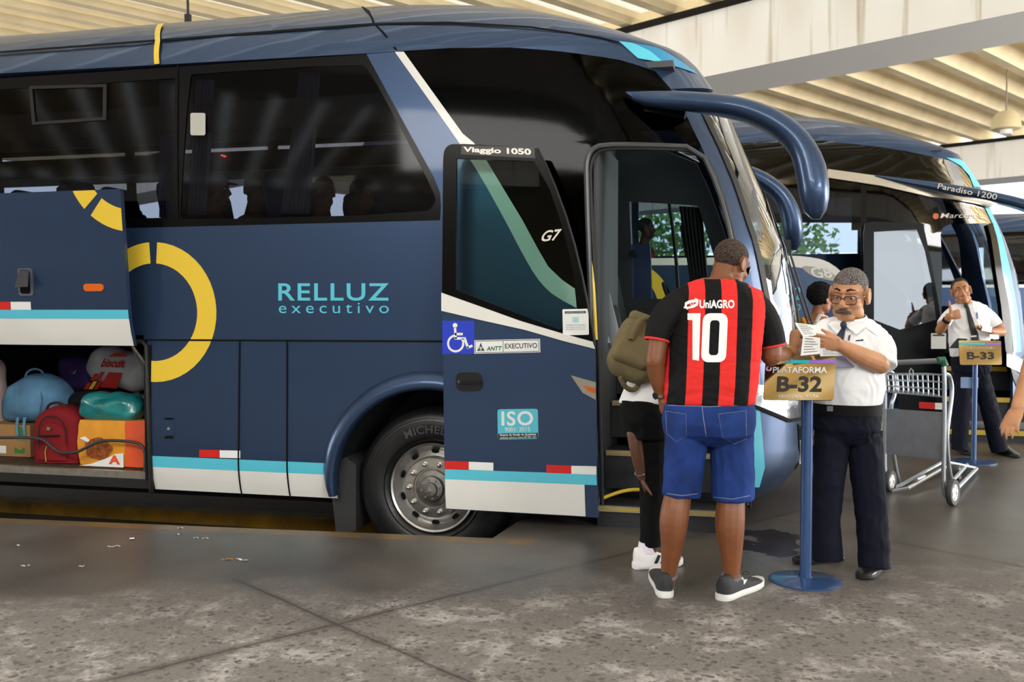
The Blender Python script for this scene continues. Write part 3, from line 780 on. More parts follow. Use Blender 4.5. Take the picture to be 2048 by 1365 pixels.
# ---------------------------------------------------------------- doorway, steps, cockpit
inn = .03
seal = smooth_poly([tuple(S1(*U(x, y), .006)) for x, y in [(1194, 1030), (1185, 700), (1172, 345), (1174, 318), (1183, 300), (1203, 290), (1290, 290), (1398, 295), (1436, 378), (1460, 468), (1477, 562), (1486, 650), (1490, 760), (1490, 1030)]], 1)
g = G(); g.tube(seal, .017, 8); g.build('door_seal', pm('seal_grey', '#4b4d50', .35, .2), bus)
g = G(); g.tube([p + Vector((.02, .025, -.02)) if i > 3 else p + Vector((.03, .03, 0)) for i, p in enumerate([Vector(q) for q in seal])], .014, 8); g.build('door_seal', M_RUB, bus)
dl, dr = S1(*U(1194, 1000)).x, -.05
for i, (z, y0) in enumerate(((.115, .04), (.43, .36), (.74, .66), (1.02, .96))):
    g = G(); g.box(((dl + dr) / 2, y0 + .2, z - .12), (dr - dl, .40, .24)); st = g.build('step', pm('step_dark', '#25272b', .7, bump=(60, .3)), bus, smooth=False)
    g = G(); g.box(((dl + dr) / 2, y0 - .004, z + .002), (dr - dl - .02, .03, .035)); g.build('step_edge', pm('step_edge_alu', '#b5ae95', .35, .7), st, smooth=False)
    g = G(); g.box(((dl + dr) / 2, y0 - .021, z), (dr - dl - .04, .006, .010)); g.build('step_strip', pm('step_yellow', '#b79a2a', .5), st, smooth=False)
g = G(); g.tube(smooth_poly([tuple(P(1197, 1000, .12)), tuple(P(1250, 980, .25)), tuple(P(1292, 980, .4)), tuple(P(1340, 985, .5))], 2), .012, 8); g.build('handrail', M_YELLOW, bus)
g = G(); g.tube(smooth_poly([tuple(P(1192, 680, -.02)), tuple(P(1186, 560, .02)), tuple(P(1178, 480, .04))], 1), .012, 8); g.build('handrail', M_YELLOW, bus)
# inner walls of the entrance and the passenger deck
DECK = 1.28
g = G(); g.box((dl - .02, .55, 1.3), (.03, .95, 2.4)); g.build('entrance_wall', M_TRIM, bus, smooth=False)
g = G(); g.box((-1.2, 1.75, 1.95), (.04, 1.4, 2.1)); g.tube([(-1.16, 1.02, 1.0), (-1.16, 1.02, 3.0)], .03, 8); g.build('partition', M_TRIM, bus, smooth=False)
g = G(); g.box((-.45, 1.7, .93), (1.5, 1.5, .06)); g.box((-5.6, 1.28, DECK - .03), (8.7, 2.44, .05)); g.build('deck', M_DARK, bus, smooth=False)
g = G(); g.box((-5.4, 1.28, 3.13), (8.4, 2.3, .03)); g.box((-1.0, 1.28, 2.98), (1.0, 2.2, .04)); g.build('interior_ceiling', pm('ceiling_grey', '#5a5c61', .8), bus, smooth=False)
for y in (.32, 2.24):
    g = G(); g.box((-5.5, y, 2.78), (8.0, .42, .2)); g.build('luggage_rack', pm('rack_grey', '#33353b', .6), bus, smooth=False)
    g = G(); g.box((-5.5, y + (.22 if y < 1 else -.22), 2.69), (8.0, .02, .015)); g.build('rack_rail', M_ALU, bus, smooth=False)
for px, py in ((641, 218), (447, 312)):
    c = P(px, py, .62 if px > 500 else 2.0); g = G(); g.box(c, (.045, .02, .012), Matrix.Rotation(.3, 3, 'Y')); g.build('reading_lamp', MLED, bus, smooth=False)
# far side: body, driver's window, passenger windows
SF1 = S1.far()
def far_uv(px, py):
    g_ = P(px, py, 2 * HW); return (g_.x, g_.z)
dw = [far_uv(1262, 596), far_uv(1262, 404), far_uv(1412, 414), far_uv(1440, 604)]
panel('body_side', [(-9.6, .09), (-.9, .09), (-.9, 1.985), (-9.6, 1.985)], M_BLUE, SF1, bus, t=.03)
panel('body_side', [(-.9, .09)] + [(u, v) for u, v in US([(1491, 1030), (1491, 760), (1487, 650), (1461, 465), (1403, 293), (1372, 229)])] + [(-1.25, 3.14), (-1.25, 1.985), (-.9, 1.985)], M_BLUE, SF1, bus, holes=[[(max(p[0], -1.2), p[1]) for p in dw]], t=.03)
fw = [[(x, 2.05), (x + 1.5, 2.05), (x + 1.5, 3.0), (x, 3.0)] for x in (-9.3, -7.7, -6.1, -4.5, -2.9)]
panel('window_frame', [(-9.6, 1.985), (-1.25, 1.985), (-1.25, 3.15), (-9.6, 3.15)], M_BLACK, SF1, bus, holes=fw, t=.02)
for q in fw: panel('window_pane', q, pm_glass_far if False else glass('far_side_glass', '#b9c4d2', 1.0), SF1, bus, t=0, w=-.01)
fr_ = panel('driver_window_frame', [(u + (-.03 if i < 2 else .03), v + (-.03 if i in (0, 3) else .03)) for i, (u, v) in enumerate(dw)], M_BLACK, SF1, bus, holes=[dw], t=.05, w=-.02)
panel('window_pane', dw, M_CLEAR, SF1, fr_, t=0, w=-.02)
a, b = far_uv(1343, 408), far_uv(1346, 600); panel('window_bar', [(a[0] - .012, a[1]), (a[0] + .012, a[1]), (b[0] + .012, b[1]), (b[0] - .012, b[1])], M_RUB, SF1, fr_, t=.03, w=-.01)
g = G(); c = P(1267, 508, 2.45); g.lathe([(.02, 0), (.02, .02), (.032, .03), (.032, .045), (0, .05)], c, (0, -1, 0), 14); g.build('window_catch', M_RUB, fr_)
panel('cockpit_lining', [(-1.2, .95), (-.25, .95)] + US([(1487, 650), (1461, 465), (1403, 293), (1372, 229)]) + [(-1.2, 3.0)], M_TRIM, SF1, bus, holes=[[(max(p[0], -1.16), p[1]) for p in dw]], t=.015, w=-.06)
def curtain(name, pts_top, pts_bot, amp, n, mat, parent, folds=9):
    """gathered curtain between a top line and a bottom line (each two 3-D points)"""
    g = G(); rows = []
    for i in range(15):
        t = i / 14; a = Vector(pts_top[0]).lerp(Vector(pts_bot[0]), t); b = Vector(pts_top[1]).lerp(Vector(pts_bot[1]), t); row = []
        for j in range(n):
            s = j / (n - 1); p = a.lerp(b, s); p.y += amp * math.sin(s * folds * 2 * PI + math.sin(t * 3) * .6); row.append(p)
        for j in range(n - 1, -1, -1):
            s = j / (n - 1); p = a.lerp(b, s); p.y += amp * math.sin(s * folds * 2 * PI + math.sin(t * 3) * .6) + .006; row.append(p)
        rows.append(row)
    g.loft(rows, cap=True); return g.build(name, mat, parent)
curtain('curtain', (P(1358, 412, 2.4), P(1404, 416, 2.4)), (P(1385, 600, 2.4), P(1420, 600, 2.4)), .02, 60, pm('grey_curtain', '#3c3c40', .9), bus, 6)
curtain('curtain', (P(598, 145, .12), P(640, 145, .12)), (P(560, 428, .14), P(618, 428, .14)), .018, 60, M_CURT, bus, 7)
curtain('curtain', (P(392, 160, .12), P(428, 160, .12)), (P(374, 430, .14), P(412, 430, .14)), .018, 50, M_CURT, bus, 5)
curtain('curtain', (P(318, 150, .12), P(346, 150, .12)), (P(318, 435, .14), P(346, 435, .14)), .018, 50, M_CURT, bus, 5)
curtain('curtain', (P(873, 150, .2), P(922, 150, .2)), (P(900, 275, .2), P(930, 275, .2)), .02, 50, M_CURT, bus, 6)
# dashboard, steering wheel, driver's seat and the guard seat with its pale cover
g = G(); g.rbox((-.28, 1.7, 1.08), (.5, 1.35, .32), .08); g.build('dashboard', pm('dash_grey', '#2b2d31', .7), bus)
g = G(); g.tube([Vector((-.62, 1.95, 1.42)) + Vector((math.cos(t) * .09, math.cos(t) * 0 + math.sin(t) * .22, math.cos(t) * -.20)) for t in [2 * PI * i / 28 for i in range(28)]], .014, 8, closed=True)
g.tube([(-.62, 1.95, 1.42), (-.4, 1.95, 1.15)], .025, 8); g.build('steering_wheel', M_RUB, bus)
def seat(x, y, z, parent, mat=M_SEAT, nm='seat', facing=1):
    g = G(); g.rbox((x, y, z + .42), (.46, .45, .14), .05); g.box((x, y, z + .18), (.3, .06, .36)); s_ = g.build(nm, mat, parent)
    g = G(); rt = Matrix.Rotation(-.2 * facing, 3, 'Y'); g.rbox((x - .27 * facing, y, z + .84), (.13, .45, .80), .06, rot=rt); g.build('backrest', mat, s_)
    g = G(); g.rbox((x - .35 * facing, y, z + 1.20), (.11, .34, .16), .05, rot=rt); g.build('headrest', mat, s_)
seat(-.8, 1.7, .5, bus, M_RUB)
SEAT0 = P(648, 384, .4).x + .02
for i in range(8):
    x = SEAT0 - .86 * i
    for y in (.36, .83, 1.75, 2.2): seat(x, y, DECK - .16, bus)
# guard's seat with a pale cloth hung on it, seen inside the doorway
c = P(1208, 640, .75); g = G(); g.rbox((c.x, .80, c.z - .12), (.16, .42, .5), .07); g.build('guard_seat', M_RUB, bus)
g = G(); rows = []
for i in range(13):
    t = i / 12; z = lerp(1.92, 1.18, t); x0 = lerp(-1.19, -1.02, t); row = []
    for j in range(15):
        s = j / 14; row.append(Vector((x0 + .13 * s + .03 * t * math.sin(7 * s), .52 + .02 * math.sin(9 * s + 3 * t) + .3 * s * .3, z - .04 * s)))
    rows.append(row)
g.loft([r + [p + Vector((.004, .008, 0)) for p in r[::-1]] for r in rows]); g.build('seat_cover', pm('pale_grey_cloth', '#8d949b', .95), bus)
# ---------------------------------------------------------------- mirrors: swept arm and housing
def arm(top, bot, y0, y1, dep, nm, parent, flip=False, mat=M_BLUE, S=None):
    """swept mirror: paired outline points give centre and half-height, depth follows"""
    secs = []; n = len(top)
    for i in range(n):
        t = i / (n - 1); y = lerp(y0, y1, t); a, b = P(*top[i], y), P(*bot[i], y); d = dep[i]; m = (a + b) / 2; h = (a - b) / 2
        row = []
        for j in range(16):
            th = 2 * PI * j / 16; e = .8
            cx, sx = math.copysign(abs(math.cos(th)) ** e, math.cos(th)), math.copysign(abs(math.sin(th)) ** e, math.sin(th))
            row.append(m + h * cx + Vector((0, 1, 0)) * d * sx)
        secs.append(row)
    if flip: secs = [[Vector((p.x, 2 * HW - p.y, p.z)) for p in r] for r in secs]
    g = G(); g.loft(secs); o = g.build(nm, mat, parent, angle=60)
    return o
def resample(pts, n):
    pts = smooth_poly(pts, 2); d = [0]
    for a, b in zip(pts, pts[1:]): d.append(d[-1] + math.hypot(a[0] - b[0], a[1] - b[1]))
    out = []
    for i in range(n):
        t = d[-1] * i / (n - 1); k = max(j for j in range(len(d)) if d[j] <= t + 1e-9); k = min(k, len(pts) - 2)
        f = (t - d[k]) / max(d[k + 1] - d[k], 1e-9); out.append(tuple(lerp(pts[k][q], pts[k + 1][q], f) for q in (0, 1)))
    return out
mt = resample([(1252, 184), (1300, 182), (1360, 183), (1430, 188), (1500, 200), (1560, 222), (1610, 258), (1640, 300), (1656, 340), (1660, 385), (1655, 420), (1641, 439)], 26)
mb = resample([(1253, 187), (1266, 204), (1310, 215), (1380, 222), (1440, 231), (1490, 243), (1535, 264), (1565, 287), (1583, 312), (1591, 350), (1599, 395), (1606, 425), (1622, 438)], 26)
dep = [min(.02 + .012 * i, .14) if i < 23 else (.12, .085, .04)[i - 23] for i in range(26)]
for fl_ in (False, True):
    mr = arm(mt, mb, .02, -.22, dep, 'mirror', bus, fl_)
    gm = resample([(1600, 300), (1600, 300.5)], 2)
g = G(); g.prism([P(1284, 212, .1), P(1372, 220, .1), P(1368, 236, .1), P(1290, 222, .1)], (0, .12, 0)); g.build('mirror_bracket', M_BLACK, bus, smooth=False)
# wipers
g = G(); piv = S1(UC - .62, 1.85, .05)
a = PD(1572, 492, (S1(UC - .25, 1.9) - CAM).dot(FW)); 
q = [PD(x, y, 7.25) for x, y in ((1577, 497), (1600, 570), (1622, 640), (1640, 692))]; g.tube(q, .008, 6)
q = [PD(x, y, 7.27) for x, y in ((1570, 500), (1592, 570), (1614, 640), (1630, 690))]; g.tube(q, .008, 6)
g.box(PD(1572, 494, 7.25), (.07, .07, .1)); g.tube([PD(1568, 500, 7.25), PD(1590, 600, 7.25), PD(1605, 690, 7.25)], .014, 6); g.build('wiper', M_RUB, bus)
# ---------------------------------------------------------------- the open front door
DY = -.2
def D(px, py, w=0): return P(px, py, DY) + Vector((0, -w, 0))
dq = [P(880, 1100, DY), P(1200, 1100, DY), P(1200, 280, DY), P(880, 280, DY)]
def DS(u, v, w=0.0): return Vector((u, DY + .05 * max(0, (.35 - v) / .35) ** 2 - w, v))
def DU(pts): return [(P(x, y, DY).x, P(x, y, DY).z) for x, y in pts]
r_edge = [(1075, 297), (1092, 330), (1110, 372), (1132, 432), (1150, 492), (1164, 550), (1176, 610), (1186, 664), (1190, 690)]
top = smooth_poly([(886, 330), (887, 305), (893, 293), (906, 287), (990, 291), (1075, 297)], 1)
door = panel('front_door', DU([(885, 640), (890, 1020), (1195, 1038), (1190, 690), (884, 606)]), M_BLUE, DS, bus, t=.04)
gl = [(912, 317), (1068, 323), (1100, 380), (1125, 455), (1146, 540), (1154, 622), (1120, 660), (912, 580)]
panel('door_window_frame', DU(top + r_edge[1:] + [(884, 590)]), M_BLACK, DS, door, holes=[DU(gl)], t=.03)
panel('door_glass', DU(gl), M_DOORGL, DS, door, t=0, w=-.015)
tw = [(884, 586), (960, 613), (1040, 642), (1120, 666), (1186, 684)]; tb = [(1190, 698), (1130, 683), (1050, 660), (960, 640), (884, 622)]
panel('door_moulding', DU(tw + tb), M_WHITE, DS, door, t=.02, w=.014)
yb = DU([(887, 940), (1193, 950)])
def dmap(a, b, c, d): return quad_map(D(*a), D(*b), D(*c), D(*d), (0, -1, 0))
panel('door_stripe', DU([(890, 939), (1193, 949), (1194, 971), (890, 959)]), M_CYAN, DS, door, t=.001, w=.003)
panel('door_white', DU([(890, 959), (1169, 970), (1170, 1035), (890, 1019)]), M_WHITE, DS, door, t=.001, w=.0025)
panel('reflector', DU([(890, 922), (938, 924), (938, 940), (890, 939)]), M_SRED, DS, door, t=.001, w=.004)
panel('reflector', DU([(938, 924), (987, 926), (987, 942), (938, 940)]), M_SWHITE, DS, door, t=.001, w=.004)
panel('reflector', DU([(1093, 930), (1143, 932), (1143, 948), (1093, 946)]), M_SRED, DS, door, t=.001, w=.004)
panel('reflector', DU([(1143, 932), (1193, 933), (1193, 950), (1143, 948)]), M_SWHITE, DS, door, t=.001, w=.004)
hn = panel('door_handle', DU(rrect(913, 745, 965, 782, 12)), pm('handle_black', '#101114', .35), DS, door, t=.012, w=.012)
panel('handle_lever', DU(rrect(920, 762, 964, 768, 2)), M_DARK, DS, hn, t=.012, w=.024)
panel('key_lock', DU(arc_pts(920, 764, 3, 0, 340, 10)), M_CHROME, DS, hn, t=.004, w=.017)
lamp = panel('side_lamp', DU([(1142, 751), (1192, 765), (1192, 800), (1166, 786)]), pm('lamp_silver', '#bdb9ad', .25, .7), DS, door, t=.01, w=.012)
panel('lamp_lens', DU([(1166, 770), (1192, 777), (1192, 787), (1176, 782)]), M_AMBER, DS, lamp, t=.004, w=.015)
g = G(); g.tube([D(*p, .002) for p in r_edge], .008, 6); g.build('door_edge_seal', M_RUB, door)
# stickers
wc = dmap((885, 709), (949, 708), (949, 642), (885, 642)); M_SBLUE = pm('sign_blue', '#1436c4', .5)
s_ = flat('wheelchair_sign', [(0, 0), (1, 0), (1, 1), (0, 1)], wc, M_SBLUE, door, w=.003, label='square blue accessibility sign')
def stroke(mp, pts, wd, name, mat, parent, w=.0045, asp=1.0):
    for a, b in zip(pts, pts[1:]):
        d = Vector((b[0] - a[0], (b[1] - a[1]) * asp)).normalized() * wd / 2; n_ = (-d.y, d.x)
        yield [(a[0] - d.x * .6 + n_[0], a[1] - d.y * .6 + n_[1]), (b[0] + d.x * .6 + n_[0], b[1] + d.y * .6 + n_[1]), (b[0] + d.x * .6 - n_[0], b[1] + d.y * .6 - n_[1]), (a[0] - d.x * .6 - n_[0], a[1] - d.y * .6 - n_[1])]
def symbol(mp, polys, name, mat, parent, w=.0045):
    v = []; f = []
    for q in polys:
        qq = [Vector((a, b, 0)) for a, b in q]; o = len(v); v += [mp(a, b, w) for a, b in q]; f += [[i + o for i in t] for t in tessellate_polygon([qq])]
    return link_mesh(name, v, f, mat, parent, smooth=False, recalc=False)
pl = [arc_pts(.40, .86, .075, 0, 345, 16)]
for q in ([(.40, .78), (.42, .47), (.70, .47), (.80, .19), (.92, .24)], [(.41, .60), (.62, .60)]): pl += list(stroke(wc, q, .075, '', None, None))
ci = arc_pts(.42, .32, .27, 100, 395, 26); ci2 = arc_pts(.42, .32, .205, 395, 100, 26); pl.append(ci + ci2)
symbol(wc, pl, 'wheelchair_symbol', M_SWHITE, s_)
an = dmap((949, 708), (1081, 705), (1080, 678), (949, 681))
s_ = flat('permit_sticker', [(0, 0), (1, 0), (1, 1), (0, 1)], an, M_SWHITE, door, w=.003, label='white permit sticker with green and black lettering')
pl = [[(.012, .05), (.985, .05), (.985, .09), (.012, .09)], [(.012, .91), (.985, .91), (.985, .95), (.012, .95)], [(.012, .05), (.019, .05), (.019, .95), (.012, .95)], [(.978, .05), (.985, .05), (.985, .95), (.978, .95)], [(.438, .09), (.445, .09), (.445, .91), (.438, .91)]]
symbol(an, pl, 'sticker_border', pm('ink_black', '#0e0f10', .6), s_)
M_INK = MATS['ink_black']; M_INKG = pm('ink_green', '#0f6b43', .6); M_INKB = pm('ink_navy', '#1d3f8f', .6)
symbol(an, [[(.10, .83), (.075, .5), (.125, .5)], [(.125, .5), (.105, .2), (.16, .2)]], 'logo_mark', M_INKB, s_)
symbol(an, [[(.075, .5), (.04, .2), (.10, .2)]], 'logo_mark', M_INKG, s_); symbol(an, [[(.08, .48), (.12, .48), (.10, .22)]], 'logo_mark', M_YELLOW, s_)
text('sticker_lettering', 'ANTT', an, M_INKG, s_, bold=.03, shear=.25, w=.0045, box=(.185, .2, .425, .52))
text('sticker_lettering', 'EXECUTIVO', an, M_INK, s_, bold=.01, w=.0045, box=(.47, .33, .955, .70))
iso = dmap((996, 880), (1077, 878), (1076, 818), (995, 819))
s_ = flat('quality_sticker', rrect(0, 0, 1, 1, .06, .08), iso, M_CYAN, door, w=.003, label='pale blue quality certificate sticker')
symbol(iso, [[(.01, .02), (.99, .02), (.99, .20), (.01, .20)]], 'sticker_band', M_INK, s_, .004)
text('sticker_lettering', 'ISO', iso, M_SWHITE, s_, bold=.02, space=1.1, w=.0045, box=(.10, .45, .88, .93))
text('sticker_lettering', '9001: 2015', iso, M_SWHITE, s_, bold=.0, w=.0045, box=(.18, .26, .80, .40))
text('sticker_lettering', 'Sistema de Gestão da Qualidade', iso, M_SWHITE, s_, bold=.02, w=.0045, box=(.05, .11, .95, .19))
text('sticker_lettering', 'certificado conforme a Norma ISO 9001: 2015', iso, M_SWHITE, s_, w=.0045, box=(.05, .03, .95, .10))
inf = dmap((1126, 671), (1178, 670), (1177, 618), (1125, 619))
s_ = flat('notice_sticker', rrect(0, 0, 1, 1, .04), inf, M_SWHITE, door, w=.003, label='small white passenger notice')
symbol(inf, [[(.09, .83), (.90, .83), (.90, .92), (.09, .92)]], 'notice_band', pm('ink_teal', '#1d4a4d', .6), s_, .004)
text('notice_lettering', 'INFORMAÇÃO AO USUÁRIO', inf, M_SWHITE, s_, w=.0048, box=(.15, .85, .84, .90))
symbol(inf, [rrect(.38, .48, .62, .70, .02)], 'notice_icon', pm('ink_pale_cyan', '#a9d6de', .6), s_, .004)
for i, tx in enumerate(('COMPRA DE PASSAGENS', 'NO ÔNIBUS APENAS COM', 'DINHEIRO EM ESPÉCIE')): text('notice_lettering', tx, inf, pm('ink_grey', '#6d7577', .6), s_, w=.004, box=(.12, .36 - i * .08, .88, .41 - i * .08))
vm = dmap((922, 309), (1071, 317), (1069, 295), (923, 291)); s_ = flat('name_plate', [(0, 0), (1, 0), (1, 1), (0, 1)], vm, pm('plate_black', '#050505', .3), door, w=.003)
text('lettering', 'Viaggio 1050', vm, pm('silver_letter', '#cdc7bd', .35, .4), s_, bold=.035, w=.005, box=(.03, .12, .95, .86))
gm = dmap((1083, 484), (1128, 480), (1124, 458), (1083, 462)); text('door_emblem', 'G7', gm, MATS['silver_letter'], door, bold=.02, shear=.5, w=.001, box=(0, 0, 1, 1))
# ================================================================ second coach, one bay further on
S2 = Surf(BAY.x, BAY.y)
bus2 = thing('coach_bus', 'blue coach with cyan front pillar and black glass side, parked beyond the nearest bus', 'bus', (BAY.x - 2.1, BAY.y + 1.28, -.36), 'parked coaches')
V = S2.uvs
M_BGL = glass('black_band_glass', '#121214', .7, .03)
M_PANE2 = glass('light_side_pane', '#b9c0c8', 1.0)
d2l = S2.uv(1882, 640)[0]
arch2 = arch(aR, 180 - aw, aw)
st_t = V(smooth_poly([(1565, 511), (1610, 513), (1650, 520), (1680, 540), (1705, 570), (1728, 610), (1745, 650)], 1))
st_b = V(smooth_poly([(1745, 672), (1725, 630), (1700, 592), (1672, 562), (1640, 545), (1600, 535), (1565, 533)], 1))
low2 = [(-7.4, .09)] + arch2 + [(d2l, .09), (d2l, S2.uv(1882, 660)[1])] + st_b + [(st_b[-1][0], BELT), (-7.4, BELT)]
panel('body_side', low2, M_BLUE, S2, bus2, t=.03, grid=.25)
panel('side_sweep', st_t + st_b, M_WHITE, S2, bus2, t=.01, w=.004)
panel('side_sweep', [(-7.4, BELT - .05), (st_b[-1][0], BELT - .09), (st_b[-1][0], BELT), (-7.4, BELT)], M_WHITE, S2, bus2, t=.004, w=.004)
skirt2 = lambda a, b, z0, z1, nm, m: panel(nm, [(a, z0), (b, z0), (b, z1), (a, z1)], m, S2, bus2, t=.001, w=.0025)
for a, b in ((-7.4, WX - aR - .04), (WX + aR + .04, d2l - .02)):
    skirt2(a, b, .26, .341, 'skirt_stripe', M_CYAN); skirt2(a, b, .091, .26, 'skirt_white', M_WHITE)
arch_lip(BAY.x, BAY.y, bus2)
roof2 = [(-7.4, 3.15)] + V([(1500, 285), (1560, 281), (1647, 281), (1750, 293), (1847, 310), (1900, 322), (1944, 350), (1975, 392)]) + [(UC, 3.02), (UC, 4.0), (-7.4, 4.0)]
for Sx in (S2, S2.far()): panel('roof', roof2, M_BLUE, Sx, bus2, t=.03, grid=.25)
panel('corner_graphic', V([(1892, 316), (1920, 320), (1938, 334), (1958, 362), (1966, 378), (1947, 374), (1938, 352), (1920, 332)]), M_CYAN, S2, bus2, t=.002, w=.006)
# glass band with lighter panes
pA = V([(1500, 446), (1722, 446), (1722, 506), (1500, 506)]); pB = V([(1210, 320), (1485, 325), (1485, 506), (1210, 506)])
pz = [[(x, 2.06), (x + 1.5, 2.06), (x + 1.5, 3.0), (x, 3.0)] for x in (-7.2, -5.6)]
b2 = [(-7.4, BELT)] + [(st_t[0][0], BELT)] + st_t + [(d2l, S2.uv(1882, 655)[1])] + V([(1881, 470), (1886, 455), (1900, 449), (1984, 447), (1972, 416), (1960, 378), (1944, 350), (1900, 322), (1847, 310), (1750, 293), (1647, 281), (1560, 281), (1500, 285)]) + [(-7.4, 3.15)]
panel('window_band', b2, M_BGL, S2, bus2, holes=[pA, pB] + pz, t=0, w=0)
for q in [pA, pB] + pz: panel('window_pane', q, M_PANE2, S2, bus2, t=0, w=-.006)
panel('window_bar', V([(1722, 350), (1733, 352), (1733, 640), (1722, 612)]), M_BLACK, S2, bus2, t=.03, w=.002)
ring2 = S2.uv(1254, 613)
def ring_on(S, c, segs, p):
    for a0, a1 in segs:
        q = [(c[0] + x, c[1] + z) for x, z in arc_pts(0, 0, RO, a0, a1, 24)] + [(c[0] + x, c[1] + z) for x, z in arc_pts(0, 0, RI, a1, a0, 24)]
        panel('ring_graphic', q, M_YELLOW, S, p, t=.001, w=.004)
ring_on(S2, ring2, ((86, -97), (93, 141), (145, 255)), bus2)
# badge and route figures beside the sweep
bq = smooth_poly([(1601, 531), (1640, 535), (1668, 548), (1684, 566), (1668, 563), (1630, 555), (1612, 545)], 1, True)
bd_ = panel('side_badge', V(bq), pm('badge_silver', '#8f8b84', .3, .8), S2, bus2, t=.01, w=.012)
text('lettering', 'G8', uvmap(S2, 1622, 535, 1664, 556), M_WHITE, bd_, bold=.01, shear=-.3, w=.016)
text('lettering', '2', uvmap(S2, 1590, 574, 1602, 600), M_CYAN, bus2, w=.004); text('lettering', 'o', uvmap(S2, 1590, 608, 1601, 622), M_CYAN, bus2, w=.004)
# front
pil2 = [(1969, 416), (1984, 447), (2003, 540), (2021, 640), (2026, 760)]
fro = V(pil2); fro = [(fro[0][0] - .02, 3.02)] + fro + [(fro[-1][0], .09), (UC, .08), (UC, 1.16)] + [(u + .30, v) for u, v in V([(2026, 690), (2021, 640), (2003, 540), (1984, 447)])] + [(fro[0][0] + .2, 2.95)]
for Sx in (S2, S2.far()): panel('front_panel', fro, M_BLUE, Sx, bus2, t=.03, grid=.12)
cy = V([(1969, 416), (1984, 447), (2003, 540), (2021, 640), (2026, 700), (2026, 705)])
panel('pillar_stripe', cy + [(u + .15, v) for u, v in cy[::-1]], M_CYAN, S2, bus2, t=.002, w=.006)
ws2 = [(u + .32, v) for u, v in V([(1984, 447), (2003, 540), (2021, 640), (2026, 690)])]
ws2 = [(fro[1][0] + .22, 2.95)] + ws2 + [(UC, 1.16), (UC, 3.0)]
for Sx in (S2, S2.far()):
    panel('windscreen', ws2, M_SHIELD, Sx, bus2, t=0, w=-.008)
    panel('headlamp', hl, MATS['headlamp_chrome'], Sx, bus2, t=.01, w=.012)
panel('door_pillar', V([(1984, 447), (2003, 540), (2021, 640), (2026, 760), (2026, 900), (2012, 900), (2010, 700), (2002, 620), (1990, 540), (1974, 450)]), M_BLACK, S2, bus2, t=.05, w=.008)
wheel2 = wheel(WX + BAY.x, .09 + BAY.y, bus2)
# mouldings, mirror arm and lettering
panel('side_moulding', V([(1655, 340), (1750, 353), (1860, 382), (1985, 408), (1974, 417), (1860, 396), (1760, 373), (1655, 357)]), pm('pale_moulding', '#bdb6a6', .3, .5), S2, bus2, t=.03, w=.05)
m2t = resample([(1748, 350), (1840, 361), (1900, 369), (1960, 379), (2048, 398), (2110, 420), (2150, 465), (2160, 520), (2150, 560)], 22)
m2b = resample([(1750, 354), (1838, 377), (1900, 389), (1960, 400), (2030, 416), (2080, 436), (2105, 470), (2112, 520), (2135, 560)], 22)
arm(m2t, m2b, BAY.y + .0, BAY.y - .25, [min(.02 + .012 * i, .13) if i < 20 else (.1, .05)[i - 20] for i in range(22)], 'mirror', bus2)
g_ = BAY.y - .17
text('lettering', 'Paradiso 1200', quad_map(P(1875, 378, g_ + .04), P(1994, 401, g_ - .07), P(1994, 389, g_ - .07), P(1875, 367, g_ + .04), (0, -1, 0)), MATS['silver_letter'], bus2, bold=.0, shear=.2, w=.035)
nb = S2.uv(1881, 440); mk = uvmap(S2, 1880, 427, 1966, 440); text('lettering', 'Marcopolo', mk, MATS['silver_letter'], bus2, bold=.005, shear=.2, w=.006)
panel('round_badge', V(arc_pts(1871, 433, 6, 0, 345, 16)), pm('badge_red', '#b5533f', .4, .3), S2, bus2, t=.004, w=.008)
# open door leaf standing in front of the wheel
E_ = BAY.y - .2
def D2(px, py, w=0): return P(px, py, E_) + Vector((0, -w, 0))
def DS2(u, v, w=0.0): return Vector((u, E_ - w, v))
def DU2(pts): return [(P(x, y, E_).x, P(x, y, E_).z) for x, y in pts]
lf = smooth_poly([(1727, 470), (1730, 447), (1745, 443), (1846, 447), (1862, 520), (1876, 600), (1890, 690), (1894, 868), (1800, 862), (1796, 800), (1727, 740)], 0)
gl2 = smooth_poly([(1748, 464), (1834, 459), (1850, 500), (1865, 570), (1873, 640), (1800, 660), (1748, 640)], 0)
door2 = panel('front_door', DU2(lf), M_BLACK, DS2, bus2, holes=[DU2(gl2)], t=.04)
panel('door_glass', DU2(gl2), glass('pale_door_glass', '#a9c0bd', 5.0, .02), DS2, door2, t=0, w=-.012)
panel('reflector', DU2([(1838, 804), (1870, 806), (1870, 819), (1838, 817)]), M_SRED, DS2, door2, t=.001, w=.004)
panel('reflector', DU2([(1870, 806), (1893, 807), (1893, 820), (1870, 819)]), M_SWHITE, DS2, door2, t=.001, w=.004)
i2 = quad_map(D2(1862, 698), D2(1892, 698), D2(1892, 667), D2(1862, 667), (0, -1, 0))
s_ = flat('notice_sticker', [(0, 0), (1, 0), (1, 1), (0, 1)], i2, M_SWHITE, door2, w=.004); symbol(i2, [[(.1, .82), (.9, .82), (.9, .92), (.1, .92)]], 'notice_band', MATS['ink_teal'], s_, .006)
